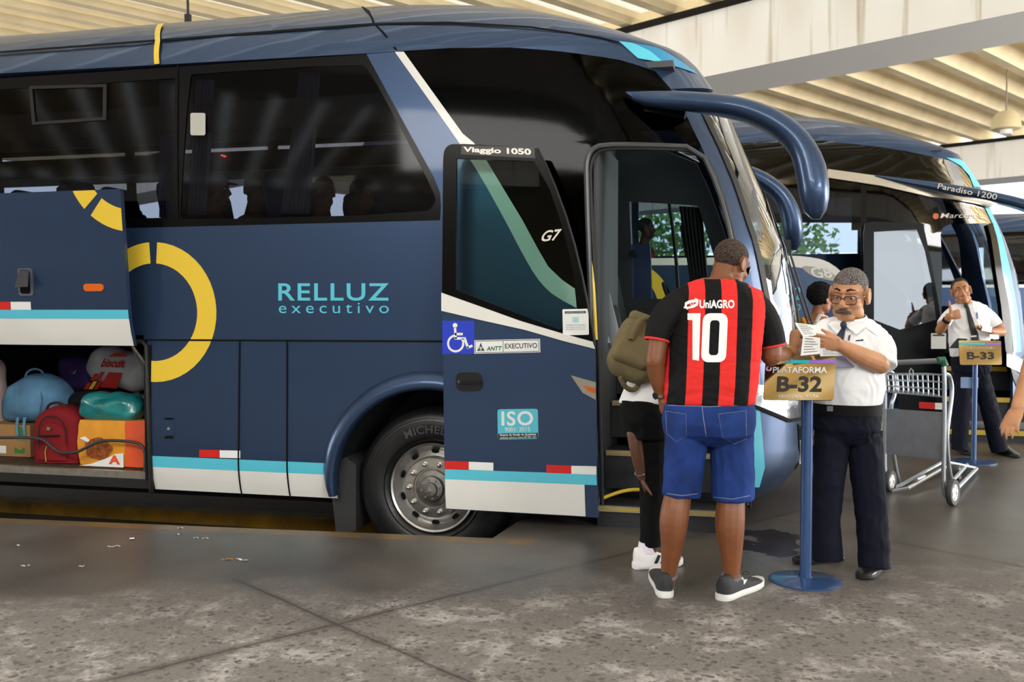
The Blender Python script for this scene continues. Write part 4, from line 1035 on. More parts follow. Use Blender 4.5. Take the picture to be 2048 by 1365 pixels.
# inside the doorway: steps, driver's window wall
dl2, dr2 = S2(d2l, 1).x, S2(d2l, 1).x + .95
for z, y0 in ((.10, .05), (.42, .40), (.74, .7)):
    g = G(); g.box(((dl2 + dr2) / 2, BAY.y + y0 + .2, z - .12), (dr2 - dl2, .4, .24)); st = g.build('step', MATS['step_dark'], bus2, smooth=False)
    g = G(); g.box(((dl2 + dr2) / 2, BAY.y + y0 - .006, z), (dr2 - dl2 - .02, .03, .05)); g.build('step_edge', MATS['step_yellow'], st, smooth=False)
g = G(); g.box((dl2 - .05, BAY.y + .6, 1.3), (.03, 1.0, 2.4)); g.box((dl2 - .2, BAY.y + 1.9, 1.95), (.04, 1.3, 2.1)); g.build('partition', M_DARK, bus2, smooth=False)
g = G(); g.box((BAY.x - 4.4, BAY.y + 1.28, DECK - .03), (5.9, 2.44, .05)); g.box((BAY.x - .55, BAY.y + 1.7, .93), (1.4, 1.4, .06)); g.build('deck', M_DARK, bus2, smooth=False)
g = G(); g.box((BAY.x - 4.0, BAY.y + 1.28, 3.12), (6.6, 2.3, .03)); g.build('interior_ceiling', MATS['ceiling_grey'], bus2, smooth=False)
SF2 = S2.far()
fw2 = [[(x, 2.15), (x + 1.4, 2.15), (x + 1.4, 3.0), (x, 3.0)] for x in (-7.2, -5.7, -4.2, -2.7)]
panel('body_side', [(-7.4, .09), (-1.0, .09), (-1.0, 3.15), (-7.4, 3.15)], M_BLUE, SF2, bus2, holes=fw2, t=.03, grid=.3)
dw2 = [(-.95, 1.45), (-.1, 1.45), (-.3, 2.35), (-.95, 2.35)]
panel('body_side', [(-1.0, .09), (fro[-8][0] if False else .1, .09), (.1, 1.2), (-.05, 1.7), (-.3, 2.5), (-.55, 3.1), (-1.0, 3.15)], M_BLUE, SF2, bus2, holes=[dw2], t=.03)
for q in fw2 + [dw2]: panel('window_pane', q, glass('far_side_glass', '#b9c4d2'), SF2, bus2, t=0, w=-.01)
g = G(); g.rbox((BAY.x - .35, BAY.y + 1.6, 1.08), (.45, 1.3, .3), .08); g.build('dashboard', MATS['dash_grey'], bus2)
for i in range(5):
    for y in (.4, .86, 1.75, 2.2): seat(BAY.x - 2.2 - .86 * i, BAY.y + y, DECK - .16, bus2)
seat(BAY.x - .8, BAY.y + 1.9, .95, bus2)
g = G(); g.box((BAY.x - 4.5, BAY.y + 1.28, .05), (5.5, 2.2, .06)); g.box((BAY.x - 2.09, BAY.y + .78, .45), (1.5, .03, 1.1)); g.build('chassis', M_SEAM, bus2, smooth=False)
ends = [(0, -7.4)]
for b_, x_, y_ in ((bus, -9.6, 0), (bus2, BAY.x - 7.4, BAY.y)):
    g = G(); g.box((x_ + .02, y_ + 1.28, 1.65), (.04, 2.5, 3.1)); g.build('rear_panel', M_BLUE, b_, smooth=False)
cu = BAY.y + .12
curtain('curtain', (P(1530, 322, cu), P(1565, 322, cu)), (P(1536, 372, cu), P(1552, 372, cu)), .02, 40, pm('taupe_curtain', '#6d5c58', .9), bus2, 5)
curtain('curtain', (P(1735, 375, cu), P(1770, 375, cu)), (P(1738, 440, cu), P(1768, 440, cu)), .02, 40, MATS['taupe_curtain'], bus2, 5)
g = G(); g.box(P(1712, 420, BAY.y + .3), (.09, .02, .45)); g.build('curtain', pm('pale_curtain', '#b9c3d2', .9), bus2)
bus3 = copy_tree(bus2); bus3.location = Vector(bus2.location) + Vector((8.2, 13.5, 0))
bus3['label'] = 'blue coach furthest back at the right edge, mostly hidden behind the second bus'
# ================================================================ luggage in the open bay
LF = .21                                     # height of the luggage floor
M_ZIP = pm('zip_dark', '#241512', .6)
def soft(c, size, r, rot=None, puff=.06, amp=.012, sc=6, n=16):
    g = G(); g.rbox(c, size, r, rot=rot, puff=puff, n=n)
    for v in g.v:
        d = noise.noise_vector(v * sc) * amp; v += d
    return g
# red backpack standing on the bay floor
c = P(112, 880, .28)
bp = thing('red_backpack', 'dark red backpack standing on the luggage bay floor behind the rail', 'backpack', (c.x, .3, LF))
a, b = P(62, 940, .24), P(160, 815, .24); W_, H_ = b.x - a.x, b.z - LF
M_RED = pm('red_nylon', '#7d1a20', .75, bump=(90, .2), var=(5, .1))
def dome(cx, cy, z0, w_, h_, d_, n=20, amp=.01, top=.62):
    """upright rounded bag body: rings get narrower towards a domed top"""
    g = G(); secs = []
    for i in range(13):
        t = i / 12; k = 1 if t < top else math.sqrt(max(.02, 1 - ((t - top) / (1 - top)) ** 2.2)); k *= .94 + .06 * math.sin(PI * min(1, t * 1.6)); row = []
        for j in range(n):
            th = 2 * PI * j / n; cc, ss = math.cos(th), math.sin(th); e = .55
            p = Vector((cx + math.copysign(abs(cc) ** e, cc) * w_ / 2 * k, cy + math.copysign(abs(ss) ** e, ss) * d_ / 2 * (k * .5 + .5), z0 + h_ * t))
            row.append(p + noise.noise_vector(p * 7) * amp)
        secs.append(row)
    g.loft(secs); return g
dome((a.x + b.x) / 2, .34, LF + .004, W_, H_, .26).build('body', M_RED, bp, angle=60)
dome((a.x + b.x) / 2 - .01, .235, LF + .03, W_ * .66, H_ * .66, .10, amp=.006).build('front_pocket', M_RED, bp, angle=60)
g = G(); q = [P(x, y, .185) for x, y in ((78, 900), (76, 860), (84, 838), (100, 831), (120, 838), (130, 858), (132, 890))]; g.tube([Vector(v) for v in smooth_poly([tuple(p) for p in q], 2)], .005, 6)
g.tube([P(80, 872, .175), P(118, 872, .175)], .008, 6); g.build('zip', M_ZIP, bp)
g = G(); g.tube([P(92, 924, .17), P(90, 905, .17), P(93, 893, .17)], .003, 6); g.build('piping', pm('lime_piping', '#b9b92e', .6), bp)
g = G(); g.tube(smooth_poly([tuple(P(x, y, .3)) for x, y in ((92, 822), (98, 808), (118, 805), (136, 815), (140, 824))], 2), .011, 8); g.build('carry_handle', M_ZIP, bp)
g = G(); g.box(P(97, 858, .178), (.03, .006, .025)); g.build('emblem', M_ALU, bp)
# cardboard box with the blue bag on top
a, b = P(-30, 934, .44), P(60, 852, .44)
bx = thing('cardboard_box', 'brown cardboard box with green marks under the blue duffel bag', 'box', ((a.x + b.x) / 2, .45, LF))
M_CARD = pm('cardboard', '#a37e51', .85, var=(3, .1))
g = G(); g.box(((a.x + b.x) / 2, .62, LF + (b.z - LF) / 2 + .003), (b.x - a.x, .36, b.z - LF)); g.build('carton', M_CARD, bx, smooth=False)
bq = quad_map((a.x, .439, LF), (b.x, .439, LF), (b.x, .439, b.z), (a.x, .439, b.z), (0, -1, 0))
symbol(bq, [[(.66, .12), (.88, .12), (.88, .32), (.77, .22), (.66, .32)], [(.74, .62), (.86, .62), (.86, .95), (.74, .95)], [(.70, .52), (.95, .52), (.95, .54), (.70, .54)]], 'printed_mark', pm('print_green', '#3f7a3d', .7), bx, .002)
flat('shipping_label', [(.0, .10), (.48, .10), (.48, .34), (.0, .34)], bq, M_SWHITE, bx, w=.003); flat('shipping_label', [(.0, .42), (.33, .42), (.33, .56), (.0, .56)], bq, M_SWHITE, bx, w=.003)
topz = b.z + .006
a, b = P(0, 850, .5), P(122, 752, .5)
db = thing('duffel_bag', 'faded light blue duffel bag resting on the cardboard box', 'bag', ((a.x + b.x) / 2, .45, topz))
M_DUF = pm('faded_blue_cloth', '#5b86a8', .9, var=(5, .28), bump=(14, .6))
g = G(); secs = []
for i in range(17):
    t = i / 16; x = lerp(a.x, b.x, t); k = math.sin(PI * min(1, max(0, .06 + .88 * t))) ** .35; row = []
    for j in range(22):
        th = 2 * PI * j / 22; cc, ss = math.cos(th), math.sin(th)
        p = Vector((x, .62 + .18 * k * math.copysign(abs(cc) ** .8, cc), topz + .005 + max(0, (b.z - topz)) * k * (.5 + .5 * math.copysign(abs(ss) ** .75, ss))))
        row.append(p + noise.noise_vector(p * 9) * (.016 if p.z > topz + .03 else .004))
    secs.append(row)
g.loft(secs); g.build('body', M_DUF, db, angle=70)
g = G(); g.tube(smooth_poly([tuple(P(x, y, .62)) for x, y in ((50, 765), (52, 745), (68, 737), (85, 742), (90, 760))], 2), .009, 8); g.build('carry_handle', M_DUF, db)
for x0 in (35, 49):
    g = G(); q = [P(x0, 835, .425), P(x0 - 2, 855, .42), P(x0, 872, .42)]; g.tube(q, [.016, .012, .01], 8, flat=((0, 1, 0), .3)); g.build('strap', M_DUF, db)
g = G(); g.tube([P(80, 765, .50), P(84, 800, .44), P(78, 838, .44)], .004, 6); g.build('zip', pm('zip_blue', '#3d5f80', .7), db)
# orange shopping bag
a, b = P(158, 951, .2), P(292, 845, .2); z0 = LF
ob = thing('shopping_bag', 'orange and yellow grocery bag with printed food picture in the luggage bay', 'bag', ((a.x + b.x) / 2, .3, LF))
M_OR = pm('orange_bag', '#e0562a', .5, var=(6, .12)); M_YO = pm('yellow_orange_bag', '#e39a2c', .5, var=(6, .12))
xm = P(253, 900, .2).x
g = G(); secs = []
H_ = b.z - LF
for i in range(9):
    t = i / 8; row = []; bul = 1 + .05 * math.sin(PI * t)
    for (x, y) in ((a.x, .22), (a.x, .42), (xm, .46), (b.x + .01, .42), (b.x, .24), (xm, .20), (lerp(a.x, xm, .66), .195), (lerp(a.x, xm, .33), .195)):
        p = Vector((lerp(xm, x, bul), .32 + (y - .32) * bul, LF + .003 + H_ * t)); row.append(p + noise.noise_vector(p * 11) * .009)
    secs.append(row)
g.loft(secs); g.build('body', M_YO, ob, angle=25)
g = G(); secs = []
for i in range(9):
    t = i / 8; bul = 1 + .05 * math.sin(PI * t); row = []
    for (x, y) in ((xm, .192), (xm + (b.x - xm) * .5, .212), (b.x + .004, .236), (b.x + .016, .42)):
        p = Vector((lerp(xm, x, bul), .32 + (y - .32) * bul, LF + .004 + H_ * t)); row.append(p + noise.noise_vector(p * 11) * .009)
    secs.append(row + [p + Vector((-.003, .004, 0)) for p in row[::-1]])
g.loft(secs); g.build('side_gusset', M_OR, ob, angle=25)
fq = quad_map((a.x, .176, LF), (xm, .176, LF), (xm, .18, b.z), (a.x, .18, b.z), (0, -1, 0))
def blob2(cx, cy, rx, ry, n, amp, sd):
    return [(cx + rx * (1 + amp * math.sin(3 * t + sd) + amp * math.sin(7 * t + sd)) * math.cos(t), cy + ry * (1 + amp * math.sin(5 * t + sd)) * math.sin(t)) for t in [2 * PI * i / n for i in range(n)]]
flat('printed_picture', blob2(.45, .40, .27, .24, 30, .07, 1), fq, pm('print_brown', '#8e4a1d', .5, var=(45, .6)), ob, w=.004)
flat('printed_white', [(.05, .01), (.98, .01), (.98, .32), (.82, .30), (.6, .18), (.3, .06)], fq, M_SWHITE, ob, w=.004)
text('printed_letter', 'A', fq, M_OR, ob, bold=.05, w=.006, box=(.68, .07, .92, .27))
flat('paper_note', [(.08, .62), (.2, .66), (.3, .58), (.26, .53)], fq, M_SWHITE, ob, w=.012)
# teal plastic bag lying on the orange bag
a, b = P(170, 858, .3), P(278, 800, .3)
tb_ = soft(((a.x + b.x) / 2, .33, (a.z + b.z) / 2 + .055), (b.x - a.x, .24, b.z - a.z - .02), .085, puff=.1, amp=.035, sc=8, n=18)
z_ = P(200, 850, .3).z
tb_.solo('plastic_bag', pm('teal_plastic', '#237f82', .22, 0, .3, var=(7, .35), bump=(9, .9)), 'knotted teal plastic bag lying on top of the orange grocery bag', 'bag', ((a.x + b.x) / 2, .33, z_), angle=60)
# upper shelf: purple bag, white biscuit sack; dark bag behind
sz = .692
a, b = P(118, 785, 1.0), P(172, 722, 1.0)
pb = thing('purple_bag', 'dark purple bag on the luggage shelf beside the white sack', 'bag', ((a.x + b.x) / 2, 1.15, sz))
soft(((a.x + b.x) / 2, 1.15, sz + .15), (b.x - a.x + .05, .3, .28), .06).build('body', pm('purple_cloth', '#3a2a5c', .9, bump=(20, .3)), pb, angle=60)
g = G(); g.tube([P(140, 740, 1.0), P(147, 748, .98), P(153, 740, 1.0)], .006, 6); g.build('buckle', M_ALU, pb)
a, b = P(164, 786, .92), P(272, 705, .92)
wb_ = thing('white_sack', 'white plastic sack printed in red letters on the luggage shelf', 'sack', ((a.x + b.x) / 2, 1.06, sz))
rt = Matrix.Rotation(.22, 3, 'Y')
soft(((a.x + b.x) / 2 + .01, 1.08, sz + .205), (b.x - a.x + .05, .28, .31), .12, rot=rt, amp=.02).build('body', pm('white_plastic', '#d4d5d6', .45, var=(6, .12), bump=(8, .6)), wb_, angle=60)
sq = quad_map(P(166, 783, .925), P(240, 786, .925), P(262, 706, .925), P(205, 704, .925), (0, -1, 0)); M_PR = pm('print_red', '#c32a26', .5)
text('printed_lettering', 'biscuit', sq, M_PR, wb_, bold=.04, w=.006, box=(.18, .62, .92, .84))
for q_ in ([(.42, .12), (.90, .10), (.92, .50), (.50, .50)], [(.22, .30), (.34, .30), (.38, .5), (.27, .5)], [(.06, .28), (.18, .28), (.22, .46), (.10, .46)], [(.0, .05), (.1, .05), (.14, .22), (.03, .22)], [(.27, .06), (.38, .06), (.42, .26), (.32, .26)], [(.3, .88), (.9, .9), (.86, 1.0), (.45, .99)]): symbol(sq, [q_], 'printed_panel', M_PR, wb_, .006)
symbol(sq, [[(.13, .06), (.24, .06), (.28, .26), (.17, .26)]], 'printed_panel', M_YELLOW, wb_, .006)
c = P(185, 800, .7); soft((c.x + .06, .66, LF + .27), (.42, .24, .50), .08).solo('black_bag', pm('black_cloth', '#101014', .9), 'black soft bag behind the red backpack in the luggage bay', 'bag', (c.x, .7, LF), angle=60)
c = P(-12, 770, .75); soft((c.x - .15, .74, LF + .40), (.5, .2, .74), .09).solo('pale_bundle', pm('pale_pink_cloth', '#b9a49d', .9), 'pale cloth bundle at the left edge of the luggage bay', 'bundle', (c.x - .1, .9, LF), angle=60)
# ================================================================ platform signs
M_POLE = pm('blue_pole_paint', '#33507f', .3, .3, .4)
M_GOLD = pm('gold_mirror', '#c9b489', .06, 1)
def sign_stand(base_px, pole_w, corners, label, num, disc_r, full):
    c = PZ(*base_px); dz = (c - CAM).dot(FW); r = pole_w / 2 * dz / F_PX
    t = thing('platform_sign', label, 'sign', (c.x, c.y, 0), 'platform number stands')
    g = G(); g.lathe([(0, 0.0005), (disc_r, .0005), (disc_r, .008), (disc_r * .9, .013), (.05, .02), (r * 1.15, .024), (r * 1.15, .03)], c, (0, 0, 1), 40); g.build('base_disc', M_POLE, t)
    dq_ = [PD(x, y, dz + k) for (x, y), k in zip(corners, (-.15, -.15, -.06, -.06))]
    z_top = (dq_[2].z + dq_[0].z) / 2 - .02
    g = G(); g.tube([c + Vector((0, 0, .02)), Vector((c.x, c.y, z_top))], r, 16); g.build('pole', M_POLE, t)
    mp = quad_map(*dq_, n=(0, -1, 0))
    g = G(); rr = rrect(0, 0, 1, 1, .04, .06); pts = [mp(a, b, 0) for a, b in rr]; nn = (mp(.5, .5, 1) - mp(.5, .5, 0)); g.prism(pts, -nn * .008); pn = g.build('sign_plate', M_GOLD, t, smooth=False)
    flat('plate_stripe', [(.0 if not full else .0, .82), (.62, .82), (.62, .90), (.0, .90)], mp, pm('stripe_turquoise', '#1fb0bd', .4), pn, w=.002)
    flat('plate_stripe', [(.62, .82), (1, .82), (1, .90), (.62, .90)], mp, pm('stripe_violet', '#8a63c4', .4), pn, w=.002)
    return t, pn, mp
M_LG = pm('plate_letter_grey', '#d8dadd', .5); M_LB = pm('plate_letter_black', '#070707', .5)
t, pn, mp = sign_stand((1611, 1163), 23, [(1527, 800), (1667, 801), (1672, 712), (1532, 712)], 'blue pole sign with gold plate reading B-32 beside the striped shirt man', 'B-32', .183, True)
text('plate_lettering', 'PLATAFORMA', mp, M_LG, pn, bold=.015, w=.003, box=(.11, .60, .88, .74))
text('plate_lettering', 'B-32', mp, M_LB, pn, bold=.03, w=.003, box=(.18, .18, .82, .53))
text('plate_lettering', 'CIDADE', mp, M_LG, pn, w=.003, box=(.21, .045, .42, .11)); text('plate_lettering', 'SOL', mp, M_LG, pn, bold=.015, w=.003, box=(.43, .045, .54, .11)); text('plate_lettering', 'ROTA', mp, M_LG, pn, bold=.01, w=.003, box=(.60, .045, .78, .11))
symbol(mp, [arc_pts(.05, .70, .045, 100, 400, 14, .06) + arc_pts(.05, .70, .02, 400, 100, 14, .03)], 'plate_logo', pm('logo_lilac', '#c9a6d8', .5), pn, .003)
t, pn, mp = sign_stand((1947, 925), 10, [(1920, 730), (2004, 730), (2002, 682), (1917, 681)], 'blue pole sign with gold plate reading B-33 in front of the thumbs-up officer', 'B-33', .2, False)
text('plate_lettering', 'B-33', mp, M_LB, pn, bold=.03, w=.003, box=(.18, .22, .82, .52)); text('plate_lettering', 'PLATAFORMA', mp, pm('plate_letter_dim', '#a9a294', .5), pn, bold=.01, w=.003, box=(.15, .62, .86, .74))
g = G(); c = PD(1939, 766, 8.84); g.box(c, (.15, .006, .10)); g.build('small_plate', pm('small_plate_blue', '#7f9cc6', .5), t, smooth=False)
# ================================================================ luggage trolley
M_GALV = pm('galvanised_steel', '#b4bcc4', .3, .75, var=(12, .1))
zt = 6.9
def T(px, py, dd=0): return PD(px, py, zt + dd)
wR, wL = PZ(1905, 1012), PZ(1780, 985)
tr = thing('luggage_trolley', 'galvanised luggage trolley with wire basket and grey plate behind the officer', 'trolley', ((wR.x + wL.x) / 2, (wR.y + wL.y) / 2, 0))
dR, dL = (wR - CAM).dot(FW), (wL - CAM).dot(FW)
def TR_(px, py, d=0): return PD(px, py, dR + d)
def TL_(px, py, d=0): return PD(px, py, dL + d)
r_ = .0155
for nm, q in (('side_frame', [TR_(1887, 725), TR_(1889, 760), TR_(1889, 860), TR_(1886, 975, .0), TR_(1892, 995, .0)]), ('side_frame', [TL_(1769, 735), TL_(1770, 800), TL_(1769, 900), TL_(1770, 955), TL_(1779, 980), TL_(1800, 984, .1)])):
    g = G(); g.tube(smooth_poly([tuple(p) for p in q], 2), r_, 8); g.build(nm, M_GALV, tr)
g = G(); g.tube([TL_(1771, 727), TR_(1884, 722)], .021, 10); g.build('push_bar', pm('bar_grey', '#8f949a', .45), tr)
g = G(); g.tube([TR_(1876, 722), TR_(1886, 720), TR_(1890, 732)], .028, 8); g.build('end_grip', pm('grip_green', '#1f5a47', .5), tr)
for q in ([TR_(1890, 748), TR_(1900, 752, .12), TR_(1905, 780, .15), TR_(1898, 830, .12), TR_(1893, 870, .1), TR_(1897, 930, .2), TR_(1904, 965, .3)], [TL_(1771, 742), TL_(1786, 745, .12), TL_(1793, 765, .15), TL_(1790, 790, .12), TL_(1780, 815, .1), TL_(1787, 915, .2), TL_(1799, 970, .3)]):
    g = G(); g.tube(smooth_poly([tuple(p) for p in q], 2), r_, 8); g.build('rear_brace', M_GALV, tr)
g = G(); q = [TL_(1772, 818), TR_(1889, 825), TR_(1889, 922), TL_(1772, 908)]; g.prism(q, FW * .006); g.build('load_plate', pm('grey_plate', '#8b8f98', .6, 0, var=(9, .12)), tr, smooth=False)
bt, wire = G(), .0045
for t in [i / 11 for i in range(12)]:
    top_ = TL_(1775, 750).lerp(TR_(1888, 750), t); bot = TL_(1778, 785).lerp(TR_(1888, 795), t)
    bt.tube([top_, bot, bot + FW * .25 + Vector((0, 0, .02)), top_ + FW * .28], wire, 5)
for k in (0, .33, .66, 1):
    a_, b_ = TL_(1775, 750).lerp(TL_(1778, 785), k), TR_(1888, 750).lerp(TR_(1888, 795), k)
    bt.tube([a_, b_], wire, 5); bt.tube([a_ + FW * .27, b_ + FW * .27], wire, 5); bt.tube([b_, b_ + FW * .27], wire, 5); bt.tube([a_, a_ + FW * .27], wire, 5)
bt.tube([TR_(1818, 765), TR_(1819, 742), TR_(1822, 737), TR_(1826, 742), TR_(1826, 768)], wire, 5)
bt.build('wire_basket', M_GALV, tr)
g = G()
for q in ([TL_(1780, 978), TL_(1800, 972, .1), PD(1885, 925, 8.2)], [TL_(1778, 985), PD(1815, 978, 7.3), PD(1890, 935, 7.9)], [PD(1890, 925, 7.9), PD(1918, 930, 8.1), PD(1953, 938, 8.2)], [PD(1953, 938, 8.2), PD(1914, 978, 7.2)], [PD(1934, 930, 8.3), PD(1905, 962, 7.3)], [PD(1832, 960, 7.4), PD(1848, 953, 7.6)]): g.tube(q, r_, 8)
g.build('base_frame', M_GALV, tr)
def castor(c, rad, ax):
    g = G(); g.lathe([(rad * .62, -.018), (rad * .93, -.02), (rad, -.01), (rad, .01), (rad * .93, .02), (rad * .62, .018)], c, ax, 28); w_ = g.build('wheel', pm('castor_rubber', '#3b3d40', .6), tr)
    g = G(); g.lathe([(rad * .66, -.017), (rad * .5, -.014), (.012, -.014), (.012, .026), (rad * .5, .015), (rad * .66, .018)], c, ax, 28); h_ = g.build('wheel_hub', pm('hub_white', '#d9dcdf', .5), w_)
    axv = Vector(ax).normalized(); a1 = axv.orthogonal().normalized(); b1 = axv.cross(a1); g = G()
    for i in range(5):
        t = 2 * PI * i / 5
        for s in (-1, 1):
            pts = [Vector(c) + axv * .0165 * s + (a1 * math.cos(t + d) + b1 * math.sin(t + d)) * rr for d, rr in ((-.30, rad * .55), (.30, rad * .55), (.2, rad * .25), (-.2, rad * .25))]; g.prism(pts, axv * .001 * s)
    g.build('wheel_slot', pm('slot_grey', '#8d9299', .6), w_, smooth=False)
ax_ = (RT * .68 - FW * .66)
castor(Vector((wR.x, wR.y, .096)), .096, ax_); castor(Vector((wL.x, wL.y, .085)), .085, ax_)
c = PZ(1915, 960, 0); castor(Vector((c.x, c.y, .06)), .06, ax_)
# ================================================================ litter on the platform
M_PAPER = pm('litter_paper', '#c9c6bd', .8)
def scrap(px, py, wpx, hpx, ang, nm='paper_scrap', mat=None, label='', z=.004):
    c = PZ(px, py); k = (c - CAM).dot(FW) / F_PX; L, W2 = wpx * k, hpx * k * 3
    rt = rot_z(ang); g = G(); vs = []
    for i in range(5):
        for s in (-1, 1): vs.append(c + rt @ Vector((L * (i / 4 - .5), W2 / 2 * s, .003 + .004 * math.sin(i * 2.1 + px))))
    g.add(vs, [(2 * i, 2 * i + 2, 2 * i + 3, 2 * i + 1) for i in range(4)]); 
    n_ = len(g.v); g.add([v - Vector((0, 0, .0015)) for v in g.v], [(2 * i + 1, 2 * i + 3, 2 * i + 2, 2 * i) for i in range(4)])
    g.solo(nm, mat or M_PAPER, label, 'litter', (c.x, c.y, 0), 'paper scraps on the platform', smooth=False)
for px, py, a_, b_, an, lb in ((264, 1079, 18, 3, -.9, 'longest white paper strip on the floor before the luggage bay'), (361, 1057, 12, 2, .3, 'white scrap near the yellow edge, third from the mud flap'), (357, 1070, 10, 2, .2, 'white scrap just below the scrap by the yellow edge'), (392, 1077, 9, 2, .3, 'small white scrap, left of the pair nearest the mud flap'), (411, 1078, 12, 2, .4, 'thin white scrap, right of the pair nearest the mud flap'), (228, 1094, 24, 2, .5, 'pale strip on the greasy floor left of the long white strip'), (51, 1133, 16, 2, .4, 'thin grey strip on the floor at far left, lower one'), (36, 1092, 13, 2, .2, 'thin grey strip on the floor at far left, upper one'), (163, 1134, 11, 2, .6, 'tiny scrap on the floor left of centre'), (398, 1158, 0, 0, 0, '')):
    if a_: scrap(px, py, a_, b_, an, label=lb)
scrap(484, 1121, 30, 2.2, -.25, label='white paper strip lying beside the orange wrapper')
scrap(455, 1120, 24, 3, .35, 'snack_wrapper', pm('wrapper_orange', '#a8752a', .5), 'orange wrapper on the floor beside a white paper strip')
# ================================================================ ceiling pendants
M_GLOBE = pm('cream_globe', '#cdbd95', .5)
pl_ = PD(2012, 258, 19.0)
pt_ = thing('pendant_lamp', 'cream dome pendant lamp hanging from the ribbed ceiling at right', 'lamp', tuple(pl_))
g = G(); g.lathe([(0.0, .36), (.06, .36), (.16, .33), (.24, .24), (.27, .1), (.27, .0), (.24, -.02), (.0, -.02)], pl_, (0, 0, 1), 28); g.build('lamp_shade', M_GLOBE, pt_)
g = G(); g.lathe([(0, -.02), (.11, -.02), (.11, -.1), (0, -.1)], pl_, (0, 0, 1), 20); g.build('bulb', pm('bulb_white', '#f2efe8', .4), pt_)
g = G(); g.tube([pl_ + Vector((0, 0, .34)), Vector((pl_.x, pl_.y, 6.2))], .015, 6); g.build('cord', pm('cord_grey', '#8c8271', .7), pt_)
p0 = PD(376, 40, 13.5); rd_ = thing('hanging_rod', 'thin dark rod hanging from the ceiling above the bus roof at left', 'rod', tuple(p0))
g = G(); g.tube([p0 + Vector((0, 0, -.3)), Vector((p0.x, p0.y, 6.3))], .018, 6); g.build('rod', M_RUB, rd_); g = G(); g.box(p0 + Vector((0, 0, -.02)), (.07, .07, .2)); g.build('end_fitting', M_RUB, rd_)
# ================================================================ planting beyond the bays
M_LEAF = pm('leaf_green', '#5f8a35', .7, var=(3, .4)); M_TRUNK = pm('bark', '#5a4634', .9)
def tree(x, y, h, r, label, seed):
    rnd = random.Random(seed); t = thing('leafy_tree', label, 'tree', (x, y, 0), 'trees beyond the bus bays'); g = G()
    for i in range(900):
        d = Vector((rnd.gauss(0, 1), rnd.gauss(0, 1), rnd.gauss(0, .8))).normalized() * (r * rnd.random() ** .4); c = Vector((x, y, h)) + d
        a = Vector((rnd.gauss(0, 1), rnd.gauss(0, 1), rnd.gauss(0, 1))).normalized() * .2; b = a.orthogonal().normalized() * .11
        g.add([c - a, c + b, c + a, c - b], [(0, 1, 2, 3)])
    g.build('crown', M_LEAF, t, smooth=False, recalc=False); g = G(); g.tube([(x, y, 0), (x + .1, y, h - r * .5)], [.16, .1], 8); g.build('trunk', M_TRUNK, t)
for i, (x, y, h, r, lb) in enumerate(((-3.9, 34, 4.2, 2.3, 'leafy tree seen through the cockpit window of the nearest bus'), (-9.6, 36, 4.6, 2.5, 'tree hidden behind the coaches, left of the cockpit window'), (1.2, 36, 4.2, 2.3, 'tree seen beyond the glass door of the second coach'))): tree(x, y, h, r, lb, i)
# ================================================================ people
from mathutils.bvhtree import BVHTree
def fuse(name, g, mat, parent, voxel=.005, it=4, label=None, folds=None):
    """overlapping closed volumes -> one continuous skin"""
    me = bpy.data.meshes.new('tmp'); me.from_pydata([tuple(v) for v in g.v], [], [tuple(f) for f in g.f])
    bm = bmesh.new(); bm.from_mesh(me); bmesh.ops.recalc_face_normals(bm, faces=bm.faces[:]); bm.to_mesh(me); bm.free()
    o = bpy.data.objects.new('tmp', me); COL.objects.link(o)
    m = o.modifiers.new('r', 'REMESH'); m.mode = 'VOXEL'; m.voxel_size = voxel
    m = o.modifiers.new('s', 'SMOOTH'); m.factor = .5; m.iterations = it
    dg = bpy.context.evaluated_depsgraph_get(); dg.update()
    nm = bpy.data.meshes.new_from_object(o.evaluated_get(dg)); bpy.data.objects.remove(o); bpy.data.meshes.remove(me)
    off = base_of(parent); nm.transform(Matrix.Translation(-off)); nm.shade_smooth(); nm.name = name
    if folds:
        (sx_, sy_, sz_), am = folds; vs_ = [(v.co.copy(), v.normal.copy()) for v in nm.vertices]
        for v, (c, n) in zip(nm.vertices, vs_):
            h = noise.noise(Vector((c.x * sx_, c.y * sx_, c.z * sz_)) + Vector((noise.noise(c * 6), noise.noise(c * 6 + Vector((9, 0, 0))), 0)) * 1.6); v.co = c + n * ((1 - abs(h) * 2.2) * am)
        nm.shade_smooth()
    nm.materials.clear(); nm.materials.append(mat)
    r = bpy.data.objects.new(name, nm); COL.objects.link(r); r.parent = parent
    if label: r['label'] = label
    return r
def bvh_of(o):
    off = base_of(o); return BVHTree.FromPolygons([v.co + off for v in o.data.vertices], [tuple(p.vertices) for p in o.data.polygons])
def cast_print(name, v2, f, bvh, mat, parent, w=.003, grid=6.0, t=0):
    """print 2-D outline (photo pixels) onto the cloth met by the view ray"""
    bm = bmesh.new(); bv = [bm.verts.new((x, y, 0)) for x, y in v2]
    for q in f:
        try: bm.faces.new([bv[i] for i in q])
        except ValueError: pass
    for ax in (0, 1):
        lo, hi = min(p[ax] for p in v2), max(p[ax] for p in v2); n = int((hi - lo) / grid)
        for i in range(1, n + 1):
            c = [0, 0, 0]; c[ax] = lo + (hi - lo) * i / (n + 1); d = [0, 0, 0]; d[ax] = 1
            bmesh.ops.bisect_plane(bm, geom=bm.verts[:] + bm.edges[:] + bm.faces[:], plane_co=c, plane_no=d, dist=1e-4)
    off = base_of(parent); last = None
    for vv in bm.verts:
        d = ray(vv.co.x, vv.co.y).normalized(); h = bvh.ray_cast(CAM, d)[0]
        if h is None: h = last if last is not None else CAM + d * 5
        last = h; vv.co = h - d * w - off
    me = bpy.data.meshes.new(name); bm.to_mesh(me); bm.free(); me.materials.append(mat); me.shade_smooth()
    o = bpy.data.objects.new(name, me); COL.objects.link(o); o.parent = parent; return o
